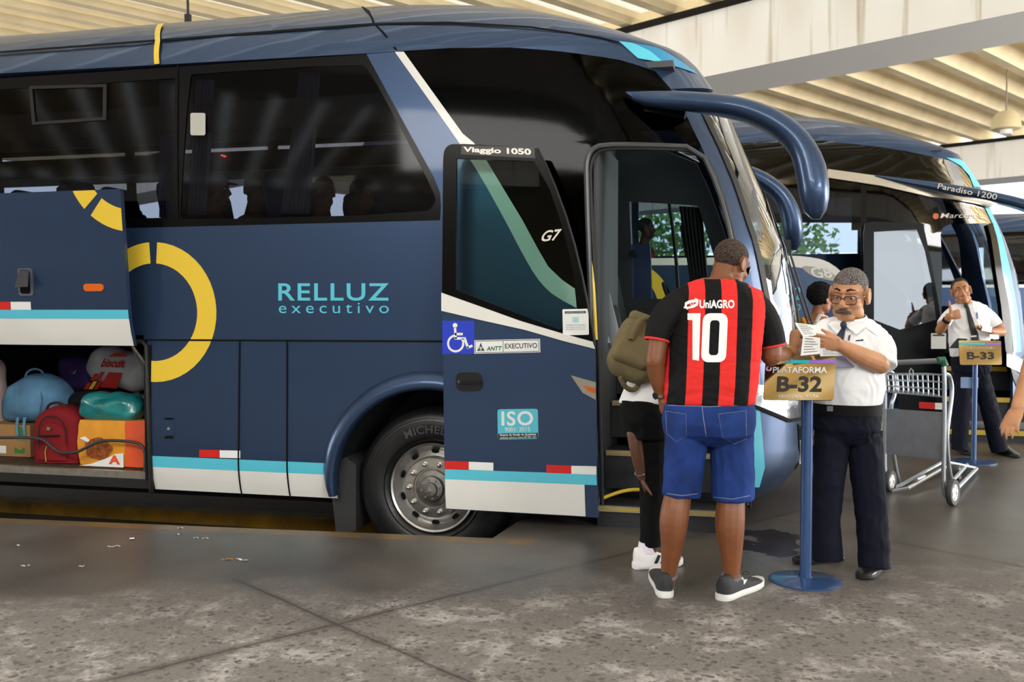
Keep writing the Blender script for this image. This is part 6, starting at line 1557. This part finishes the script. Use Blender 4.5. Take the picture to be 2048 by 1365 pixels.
def tie(fig, parent, bvh, pts, wd, mat):
    v = []; f = []
    for (x, y), w_ in zip(pts, wd): v += [(x - w_, y), (x + w_, y)]
    f = [(2 * i, 2 * i + 1, 2 * i + 3, 2 * i + 2) for i in range(len(pts) - 1)]; o = cast_print('tie', v, f, bvh, mat, parent, w=.012, grid=5)
    m = o.modifiers.new('thick', 'SOLIDIFY'); m.thickness = .008; m.offset = 0; return o
tieB = tie(B, B.root, bsh, [(1686, 650), (1685, 656), (1678, 680), (1675, 700), (1673, 715)], [7, 6, 9, 10, 10], M_TIE)
g = G(); kn = q(1687, 650, -.125); g.sphere(kn, (.017, .014, .020), 12, 8); g.build('tie_knot', M_TIE, tieB)
cast_poly('shoulder_tab', [(1732, 634 + 22), (1738, 652), (1764, 668), (1760, 676)], bsh, pm('shirt_tab', '#dfe2e8', .8), B.root, w=.006)
cast_poly('pocket_pen', [(1697, 672), (1701, 669), (1699, 681), (1696, 682)], bsh, M_INK, B.root, w=.008); cast_poly('pocket_opening', [(1711, 681), (1727, 679), (1727, 682), (1712, 683)], bsh, M_INK, B.root, w=.004)
# trousers, belt, shoes
g = G(); B.rings(g, [(1692, 810, 63, .152), (1692, 826, 65, .155), (1692, 855, 66, .15), (1692, 875, 50, .12), (1693, 888, 28, .08)])
B.limb(g, [(1662, 880, 0), (1654, 990, 0), (1652, 1060, 0), (1654, 1120, 0)], [.092, .078, .072, .078], end=False); B.limb(g, [(1727, 880, 0), (1739, 990, 0), (1747, 1080, -.01), (1749, 1136, -.02)], [.092, .082, .076, .082], end=False); wrinkle(g, .005, (9, 9, 9))
trB = fuse('trousers', g, M_NAVY, B.root, .007, 3, folds=((12, 12, 6), .006))
g = G(); secs = [B.ring(1692, y, hw, d) for y, hw, d in ((806, 64, .158), (806, 67, .165), (827, 68, .167), (827, 65, .158))]; g.loft(secs, cap=False); bl = g.build('belt', pm('belt_leather', '#0a0a0b', .76), B.root); 
g = G(); c = q(1660, 818, -.155); g.box(c, (.03, .01, .026)); g.build('buckle', pm('buckle_steel', '#6b6c70', .4, .8), bl)
shoe(B.root, PZ(1684, 1118), PZ(1588, 1128), .10, .10, M_SHOEB, M_SOLEB, .022); shoe(B.root, PZ(1764, 1128), PZ(1724, 1162), .10, .10, M_SHOEB, M_SOLEB, .022)
# the papers he holds and the tablet under his arm
M_TKT = pm('ticket_paper', '#e8e8e6', .7)
def sheet(nm, pts, label, cat, mat=M_TKT, fig=B, th=.0015, group=None):
    q3 = [fig.q(*p) for p in pts]; n_ = (q3[1] - q3[0]).cross(q3[-1] - q3[0]).normalized(); c = sum(q3, Vector()) / len(q3); g = G(); g.prism(q3, n_ * th); return g.solo(nm, mat, label, cat, tuple(c), group, smooth=False), q3
def print_lines(o, q3, n=6):
    mp = quad_map(q3[0], q3[1], q3[2], q3[3], n=-FW); polys = []
    for i in range(n): t = .15 + .7 * i / max(1, n - 1); x1 = .85 - .25 * ((i * 7) % 3) / 2; polys.append([(.12, t), (x1, t), (x1, t + .045), (.12, t + .045)])
    v = []; f = []
    for p in polys: k = len(v); v += [mp(a, b, .003) for a, b in p]; f.append([k, k + 1, k + 2, k + 3])
    link_mesh('printed_lines', v, f, pm('print_grey', '#7c7f84', .7), o, smooth=False, recalc=False)
for nm, pts, lb in (('ticket', [(1606, 674, -.30), (1632, 671, -.29), (1631, 651, -.28), (1589, 646, -.28)], 'white ticket pinched between the reading person\'s fingers, uppermost paper'), ('ticket', [(1601, 712, -.30), (1640, 708, -.28), (1640, 676, -.30), (1606, 672, -.31)], 'long white ticket hanging below the reading person\'s hands'), ('ticket', [(1640, 713, -.26), (1686, 712, -.22), (1682, 695, -.23), (1640, 697, -.27)], 'folded white receipt under the reading person\'s wrist')):
    o, q3 = sheet(nm, pts, lb, 'ticket', group='tickets in the officer\'s hands'); print_lines(o, q3)
sheet('tablet', [(1660, 735, -.20), (1707, 735, -.16), (1686, 714, -.15), (1650, 714, -.18)], 'pale violet clipboard tucked under the reading person\'s forearm', 'clipboard', pm('violet_board', '#8b8ca5', .5), th=.008)
c = q(1573, 703, -.21); ch = thing('card_case', 'small black case with a yellow tab just above the near sign plate', 'case', tuple(c - Vector((0, 0, .02)))); g = G(); g.rbox(c, (.065, .02, .04), .006, rot=rot_z(YAW), n=6); g.build('body', M_DARK, ch); g = G(); g.box(c + Vector((.012, -.008, .024)), (.018, .012, .012), rot_z(YAW)); g.build('tab', pm('tab_yellow', '#d9d13e', .5), ch)
# ---------------------------------------------------------------- officer with raised thumb
C = Fig(9.27, -FW * .95 - RT * .15, 'person in white shirt and dark tie giving a thumbs-up beside the far sign', (1962, 905)); q = C.q
body = G(); C.rings(body, [(1935, 606, 14, .05), (1937, 614, 27, .085), (1938, 640, 34, .11), (1938, 680, 34, .12), (1941, 715, 32, .12), (1943, 738, 20, .07)])
C.limb(body, [(1934, 616, .0), (1930, 604, -.01), (1925, 594, -.01)], [.066, .06, .058])
C.limb(body, [(1906, 622, 0), (1888, 645, -.05), (1880, 661, -.12)], [.052, .047, .044]); C.limb(body, [(1880, 661, -.12), (1889, 648, -.2), (1899, 632, -.27)], [.045, .042, .029])
hand(body, q(1898, 633, -.27), RT * .92 - FW * .1 + Vector((0, 0, .22)), FW * 1.0 + RT * .1, 1, curls=(1.45, 1.5, 1.5, 1.5), sc=1.12, thumb=(.10, 1.0, .0), tcurl=-.04, spread=.0)
C.limb(body, [(1968, 622, 0), (1992, 645, -.02), (2003, 664, -.06)], [.052, .048, .045]); C.limb(body, [(2003, 664, -.06), (1993, 665, -.16), (1982, 664, -.25)], [.045, .042, .029])
hand(body, q(1983, 664, -.25), -RT * .9 - FW * .25 + Vector((0, 0, .1)), Vector((0, 0, 1)) - RT * .2, 1, curls=(.4, .45, .5, .55), sc=1.0)
C.limb(body, [(1928, 745, 0), (1922, 820, 0), (1918, 890, 0)], [.08, .06, .045]); C.limb(body, [(1958, 745, 0), (1980, 820, 0), (1999, 895, 0)], [.08, .06, .045])
hC = Head(q(1922, 583, -.03), -FW * .93 - RT * .30 - Vector((0, 0, .06)), 1.02, roll=-.22); hC.build(body, nose=1.15); fuse('body', body, SK_M, C.root, .005)
hC.hair(C.root, H_DARK, front=.098, side=.018, back=-.05, th=1.022); hC.eyes(C.root); hC.mouth(C.root, .3); hC.brows(C.root, MATS['brow_dark'])
g = G(); C.rings(g, [(1936, 608, 19, .065), (1937, 613, 32, .095), (1938, 624, 37, .115), (1938, 650, 38, .128), (1939, 685, 38, .138), (1941, 714, 37, .138)])
C.limb(g, [(1908, 621, 0), (1925, 615, 0), (1950, 615, 0), (1966, 621, 0)], [.052, .06, .06, .052]); wrinkle(g, .005, (9, 9, 9)); shC = fuse('shirt', g, M_SHIRT, C.root, .008, 3, folds=((14, 14, 5), .006))
for pts, rr in (([(1912, 620, 0), (1896, 634, -.03), (1886, 650, -.07)], [.056, .062, .062]), ([(1962, 620, 0), (1980, 634, -.01), (1993, 652, -.03)], [.056, .064, .064])):
    g = G(); C.limb(g, pts, rr, end=False); fuse('sleeve', g, M_SHIRT, C.root, .008, 3)
collar(C, C.root, q(1933, 607, -.01), .07, M_SHIRT, .02, .42); bsc = bvh_of(shC)
tc_ = tie(C, C.root, bsc, [(1932, 611), (1935, 617), (1941, 640), (1949, 668), (1951, 684)], [4, 3.5, 5, 7, 8], pm('black_tie', '#14161c', .6)); g = G(); g.sphere(q(1932, 611, -.13), (.022, .02, .024), 10, 8); g.build('tie_knot', MATS['black_tie'], tc_)
cast_poly('tie_clip', [(1940, 672), (1953, 671), (1953, 674), (1940, 675)], bsc, M_SWHITE, C.root, w=.02)
cast_poly('pocket_badge', [(1950, 651), (1959, 651), (1959, 657), (1950, 657)], bsc, pm('badge_yellow', '#d8d35a', .6), C.root, w=.008); cast_poly('pocket_pen', [(1952, 626), (1955, 625), (1956, 638), (1953, 639)], bsc, pm('pen_blue', '#2f4f9f', .4), C.root, w=.008)
g = G(); C.rings(g, [(1942, 708, 36, .138), (1942, 720, 37, .14), (1942, 742, 36, .135), (1942, 753, 26, .10), (1942, 760, 14, .06)]); C.limb(g, [(1927, 750, 0), (1922, 820, 0), (1919, 900, 0)], [.09, .075, .075], end=False); C.limb(g, [(1958, 750, 0), (1980, 820, 0), (1999, 903, 0)], [.09, .08, .078], end=False); wrinkle(g, .005, (9, 9, 9)); fuse('trousers', g, M_NAVY, C.root, .009, 3, folds=((12, 12, 6), .006))
shoe(C.root, PZ(1922, 900), PZ(1940, 912), .10, .10, M_SHOEB, M_SOLEB); shoe(C.root, PZ(2000, 905), PZ(2035, 917), .10, .10, M_SHOEB, M_SOLEB)
band(C.root, q(1893, 641, -.235), q(1897, 635, -.26), .034, .03, M_DARK, 'wristwatch')
sheet('receipts', [(1962, 662, -.34), (1982, 666, -.30), (1983, 654, -.28), (1966, 651, -.31)], 'small white receipts held by the thumbs-up person', 'receipts', fig=C, th=.006)
sheet('receipt_book', [(1978, 678, -.28), (1996, 679, -.24), (1996, 670, -.24), (1978, 669, -.28)], 'white paper pad below the hand of the thumbs-up person', 'pad', fig=C, th=.01)
sheet('tablet', [(1898, 697, -.3), (1933, 697, -.25), (1933, 679, -.18), (1914, 678, -.22)], 'dark clipboard on the far sign in front of the thumbs-up person', 'clipboard', M_DARK, fig=C, th=.01)
# ---------------------------------------------------------------- person with khaki backpack stepping into the bus
Dp = Fig(5.22, FW * .8 + RT * .6, 'person with khaki backpack and white trainers stepping into the bus behind the striped shirt', (1312, 1135)); q = Dp.q
body = G(); Dp.rings(body, [(1352, 668, 30, .06, .25), (1338, 690, 48, .10, .22), (1318, 740, 46, .12, .12), (1298, 800, 42, .12, .03), (1294, 850, 42, .12, 0)])
Dp.limb(body, [(1350, 680, .25), (1362, 655, .3), (1368, 640, .33)], [.06, .055, .052])
Dp.limb(body, [(1310, 735, .06), (1292, 800, .04), (1268, 868, -.05)], [.05, .045, .042]); Dp.limb(body, [(1268, 865, -.05), (1275, 910, -.06), (1284, 955, -.03)], [.042, .038, .026])
hand(body, q(1284, 955, -.03), q(1293, 995, .0) - q(1284, 955, -.03), RT, 1, sc=.88)
Dp.limb(body, [(1380, 720, .35), (1400, 780, .4), (1395, 830, .5)], [.05, .045, .03]); hand(body, q(1395, 830, .5), RT * .3 + FW * .6, RT * -.5, -1, sc=.9)
Dp.limb(body, [(1300, 850, 0), (1305, 960, .02), (1303, 1095, .0)], [.085, .06, .04]); Dp.limb(body, [(1325, 850, .1), (1350, 930, .4), (1345, 985, .62)], [.085, .065, .045])
hD = Head(q(1378, 622, .36), FW * .8 + RT * .6 - Vector((0, 0, .3)), .95); hD.build(body); fuse('body', body, SK_X, Dp.root, .006)
hD.hair(Dp.root, H_BLACK, side=.0, back=-.06)
g = G(); Dp.rings(g, [(1350, 672, 34, .07, .24), (1338, 690, 54, .11, .2), (1318, 740, 52, .132, .11), (1300, 780, 52, .142, .05), (1290, 806, 50, .145, .02)]); Dp.limb(g, [(1300, 715, .02), (1284, 740, .0), (1276, 758, -.02)], [.058, .056, .054], end=False); Dp.limb(g, [(1370, 700, .3), (1390, 750, .38)], [.058, .055]); wrinkle(g, .006, (8, 8, 8)); fuse('white_shirt', g, M_SHIRT, Dp.root, .008, 3)
g = G(); Dp.rings(g, [(1290, 800, 44, .135, .01), (1292, 840, 46, .14, 0), (1300, 875, 44, .14, .02)]); Dp.limb(g, [(1298, 850, 0), (1306, 960, .02), (1304, 1040, .0), (1301, 1092, .0)], [.095, .075, .06, .055], end=False); Dp.limb(g, [(1322, 850, .1), (1350, 930, .4), (1345, 980, .6)], [.095, .08, .065]); fuse('black_trousers', g, pm('black_trousers', '#08080a', .9, bump=(9, .5)), Dp.root, .008, 3, folds=((11, 11, 8), .005))
M_TRA = pm('white_trainer', '#e6e6e8', .5); us = shoe(Dp.root, PZ(1266, 1138), PZ(1364, 1130), .095, .115, M_TRA, M_TRA, .03, 'trainer'); bsu = bvh_of(us)
for x in (1308, 1320): cast_poly('side_stripe', [(x, 1128), (x + 7, 1128), (x + 14, 1112), (x + 8, 1110)], bsu, M_INK, us, w=.004)
g = G(); g.tube([q(1294, 1085, 0), q(1293, 1105, 0)], [.046, .05], 14); g.build('sock', pm('sock_white', '#e2dcec', .9), Dp.root)
c = PD(1345, 985, 5.84); us2 = shoe(Dp.root, Vector((c.x - .05, c.y - .05, 0)), Vector((c.x + .12, c.y + .15, 0)), .095, .11, M_TRA, M_TRA, .03, 'trainer'); us2.location.z = .45
for ch in us2.children: ch.location.z = 0
band(Dp.root, q(1281, 946, -.04), q(1284, 955, -.03), .028, .01, M_CHROME, 'bracelet')
M_KH = pm('khaki_canvas', '#6e6449', .9, var=(6, .15), bump=(60, .3))
bpk = thing('khaki_backpack', 'khaki canvas backpack worn by the person stepping into the bus', 'backpack', tuple(q(1280, 760, -.1)))
g = G(); ctr = q(1278, 700, -.02); up_ = (q(1330, 640, .1) - q(1272, 770, -.12)).normalized(); rt_ = (RT - up_ * RT.dot(up_)).normalized(); bk_ = rt_.cross(up_); Bm = Matrix((rt_, bk_, up_)).transposed()
g.rbox(ctr, (.27, .17, .36), .07, rot=Bm, puff=.08, n=16); wrinkle(g, .008, (9, 9, 9)); g.build('body', M_KH, bpk, angle=70)
g = G(); g.rbox(ctr + Bm @ Vector((-.01, -.085 if bk_.dot(FW) > 0 else .085, -.07)), (.20, .07, .18), .03, rot=Bm, n=12); g.build('front_pocket', M_KH, bpk, angle=70)
g = G(); g.rbox(ctr + Bm @ Vector((0, 0, .15)), (.24, .19, .07), .03, rot=Bm, n=10); g.build('top_flap', M_KH, bpk, angle=70)
for pts in ([(1262, 680, -.14), (1275, 640, -.10), (1300, 632, -.04), (1308, 665, .0)], [(1240, 755, -.14), (1252, 778, -.12), (1272, 782, -.08), (1283, 755, -.06)]):
    g = G(); g.tube(smooth_poly([tuple(q(*p)) for p in pts], 2), .014, 8); g.build('strap', M_KH, bpk)
# ---------------------------------------------------------------- woman behind the ticket officer
W = Fig(7.9, FW * .5 + RT * .85, 'person with short curly black hair and patterned top standing behind the ticket reader', (1640, 905)); q = W.q
body = G(); W.rings(body, [(1634, 628, 12, .05), (1630, 640, 34, .08), (1632, 680, 36, .10), (1634, 740, 32, .11), (1634, 790, 38, .13)]); W.limb(body, [(1632, 640, 0), (1637, 622, 0), (1640, 605, 0)], [.055, .05, .05])
W.limb(body, [(1602, 655, 0), (1594, 700, .02), (1598, 745, .0)], [.045, .04, .035]); W.limb(body, [(1664, 655, .1), (1672, 700, .12), (1668, 740, .1)], [.045, .04, .03]); hand(body, q(1598, 745, 0), Vector((0, 0, -1)), RT, 1, sc=.9); hand(body, q(1668, 740, .1), Vector((0, 0, -1)), -RT, -1, sc=.9)
W.limb(body, [(1622, 790, 0), (1624, 850, 0), (1624, 895, 0)], [.08, .055, .04]); W.limb(body, [(1648, 790, 0), (1650, 850, 0), (1650, 895, 0)], [.08, .055, .04])
hW = Head(q(1642, 598, .0), FW * .45 + RT * .9, .98); hW.build(body); fuse('body', body, skin_mat('skin_warm_brown', '#9a6242'), W.root, .007)
hW.hair(W.root, H_BLACK, front=.06, side=-.035, back=-.085, th=1.24, bump=.13)
hW.eyes(W.root)
g = G(); W.rings(g, [(1628, 642, 37, .09), (1630, 670, 40, .115), (1634, 740, 36, .125), (1634, 800, 44, .15), (1634, 850, 50, .17)]); fuse('patterned_dress', g, pm('patterned_cloth', '#b9a98c', .9, var=(22, .6)), W.root, .009, 2)
g = G(); g.tube([q(1601, 650, -.02), q(1606, 640, -.03), q(1612, 652, -.09)], .022, 8); g.build('orange_sleeve', pm('orange_cloth', '#d98a2b', .9), W.root)
g = G(); g.tube([q(1628, 652, -.11), q(1640, 630, -.09), q(1652, 634, -.02), q(1662, 650, .0)], .02, 8, flat=((0, 0, 1), .5)); g.build('white_strap', M_SWHITE, W.root)
g = G(); g.sphere(q(1655, 612, -.02), .008, 8, 6); g.sphere(q(1655, 617, -.02), .011, 8, 6); g.build('earring', M_CHROME, W.root)
for x in (1624, 1650): c = PZ(x, 897); shoe(W.root, Vector((c.x - .05, c.y, 0)), Vector((c.x + .12, c.y + .16, 0)), .09, .07, M_SHOEB, M_SOLEB)
# ---------------------------------------------------------------- person at the right edge, only an arm in view
R_ = Fig(4.25, -RT * .3 - FW * .9, 'person at the right edge of the photo, bare forearm and hand in view', (2175, 1270)); q = R_.q
body = G(); R_.rings(body, [(2165, 520, 30, .06), (2165, 552, 62, .09), (2165, 600, 84, .12), (2165, 700, 82, .13), (2165, 790, 80, .13), (2165, 860, 74, .12)]); R_.limb(body, [(2165, 545, 0), (2165, 505, 0), (2165, 480, 0)], [.06, .056, .055])
R_.limb(body, [(2104, 578, 0), (2080, 650, 0), (2074, 712, -.02)], [.055, .05, .046]); R_.limb(body, [(2074, 708, -.02), (2058, 765, -.07), (2037, 815, -.12)], [.047, .045, .031])
hand(body, q(2037, 815, -.12), q(2010, 872, -.16) - q(2037, 815, -.12), RT * .85 + FW * .5, -1, curls=(.30, .32, .36, .42), sc=.92, thumb=(.85, .5, .4), tcurl=.2)
R_.limb(body, [(2228, 578, 0), (2252, 650, 0), (2258, 720, 0)], [.055, .05, .045]); R_.limb(body, [(2258, 720, 0), (2256, 790, -.05), (2250, 840, -.08)], [.046, .04, .03]); hand(body, q(2250, 840, -.08), Vector((0, 0, -1)), -RT, 1)
R_.limb(body, [(2130, 860, 0), (2132, 1020, 0), (2132, 1240, 0)], [.09, .065, .04]); R_.limb(body, [(2200, 860, 0), (2205, 1020, 0), (2205, 1240, 0)], [.09, .065, .04])
hR = Head(q(2163, 455, -.02), -RT * .6 - FW * .8, 1.0); hR.build(body); fuse('body', body, SK_L, R_.root, .0055); hR.hair(R_.root, H_DARK); hR.eyes(R_.root); hR.mouth(R_.root)
g = G(); R_.rings(g, [(2165, 530, 40, .075), (2165, 548, 76, .11), (2165, 600, 88, .132), (2165, 700, 87, .145), (2165, 800, 85, .145)]); R_.limb(g, [(2116, 562, 0), (2086, 600, 0), (2077, 645, 0)], [.066, .070, .064], end=False); R_.limb(g, [(2216, 562, 0), (2243, 600, 0), (2254, 645, 0)], [.066, .070, .064], end=False); fuse('shirt', g, pm('grey_tee', '#7b8087', .9), R_.root, .009, 3)
g = G(); R_.rings(g, [(2165, 790, 82, .14), (2165, 860, 82, .14)]); R_.limb(g, [(2130, 850, 0), (2131, 1020, 0), (2131, 1225, 0)], [.1, .08, .065]); R_.limb(g, [(2200, 850, 0), (2206, 1020, 0), (2206, 1225, 0)], [.1, .08, .065]); fuse('jeans', g, M_DEN, R_.root, .01, 3)
for x in (2130, 2206): c = PZ(x, 1260); shoe(R_.root, Vector((c.x, c.y + .06, 0)), Vector((c.x - .05, c.y - .2, 0)), .1, .1, M_SHOEB, M_SOLEB)
# ---------------------------------------------------------------- passengers on the seats
def passenger(px, py, y, fwd, hairm, shirt, label, sc=1.0, cap=None, skin=SK_D, bump=0.0, glasses=False, side=0.0):
    c = P(px, py, y); seat_z = max(DECK + .32, c.z - .80); f = Vector(fwd); f.z = 0; f.normalize(); body_f = Vector((1, 0, 0)); r = Vector((0, -1, 0))
    t = thing('person', label, 'person', (c.x, c.y, seat_z)); g = G(); S_ = Vector((c.x - .02, c.y, 0))
    def ell(z, hw, d, dx=0): return [Vector((S_.x + dx + math.sin(a) * d, S_.y + math.cos(a) * hw, z)) for a in [2 * PI * i / 20 for i in range(20)]]
    sh_z = c.z - .23
    g.tube([S_ + Vector((-.02, 0, sh_z)), c + Vector((0, 0, -.08))], [.06, .055], 12); g.loft([ell(seat_z + .03, .15, .12), ell(lerp(seat_z, sh_z, .4), .15, .12), ell(sh_z - .08, .19, .11), ell(sh_z, .14, .08), ell(sh_z + .04, .06, .05)])
    h = Head(c, fwd, sc); h.build(g)
    for s in (-1, 1): g.tube([S_ + Vector((.0, .19 * s, sh_z - .04)), S_ + Vector((.03, .22 * s, sh_z - .26)), S_ + Vector((.22, .15 * s, seat_z + .17))], [.05, .043, .03], 10); g.tube([S_ + Vector((0, .09 * s, seat_z + .08)), S_ + Vector((.36, .10 * s, seat_z + .09)), S_ + Vector((.38, .10 * s, seat_z - .2))], [.075, .06, .045], 10)
    fuse('body', g, skin, t, .009, 3)
    g = G(); g.loft([ell(seat_z + .02, .17, .14), ell(lerp(seat_z, sh_z, .4), .17, .14), ell(sh_z - .08, .21, .13), ell(sh_z + .0, .16, .10), ell(sh_z + .03, .08, .07)])
    for s in (-1, 1): g.tube([S_ + Vector((.0, .19 * s, sh_z - .05)), S_ + Vector((.03, .22 * s, sh_z - .2))], [.062, .058], 10)
    fuse('shirt', g, shirt, t, .012, 3)
    if hairm: h.hair(t, hairm, bump=bump, th=1.16 if bump else 1.03, side=side, back=-.06)
    h.eyes(t); h.mouth(t)
    if glasses: h.glasses(t, MATS['brown_frame'], MATS['spectacle_lens'])
    if cap:
        h.hair(t, cap, front=.055, side=.035, back=.0, th=1.07, name='cap'); g = G(); secs = []
        for i in range(9):
            a = lerp(-.9, .9, i / 8); secs.append([h.p(.078 * math.sin(a), -.012 + .098 * math.cos(a), .058), h.p(.082 * math.sin(a), -.012 + .098 * math.cos(a) + .075 * math.cos(a), .045), h.p(.082 * math.sin(a), -.012 + .098 * math.cos(a) + .075 * math.cos(a), .042), h.p(.078 * math.sin(a), -.012 + .098 * math.cos(a), .054)])
        g.loft(secs); g.build('cap_brim', cap, t)
    return t
M_PS = pm('pale_pink_shirt', '#b98f86', .9); M_PW = pm('pale_shirt', '#b9b6b8', .9); M_PDK = pm('dark_shirt', '#3a2f33', .9)
passenger(432, 378, .38, (.95, .3, -.05), H_DARK, M_PDK, 'passenger in a blue-grey cap at the bus window, leftmost of the four', 1.0, pm('blue_cap', '#4d6a84', .9), SK_D)
passenger(510, 380, .92, (.75, -.6, 0), H_DARK, M_PS, 'passenger with cropped hair and glasses at the bus window beside the capped one', 1.0, None, SK_D, glasses=True)
passenger(648, 384, .40, (.45, -.85, 0), H_BLACK, M_PDK, 'young passenger looking out just right of the gathered curtain', .92, None, SK_D)
passenger(727, 390, .97, (.98, -.15, 0), H_BLACK, M_PW, 'curly haired passenger in profile at the bus window, rightmost of the four', .95, None, SK_D, bump=.10, side=-.02)
passenger(1292, 458, BAY.y + .45, (.95, .1, 0), H_BLACK, pm('red_tee', '#8e3a30', .9), 'passenger in red seen through the cockpit window in the second bus', 1.0, None, SK_X)
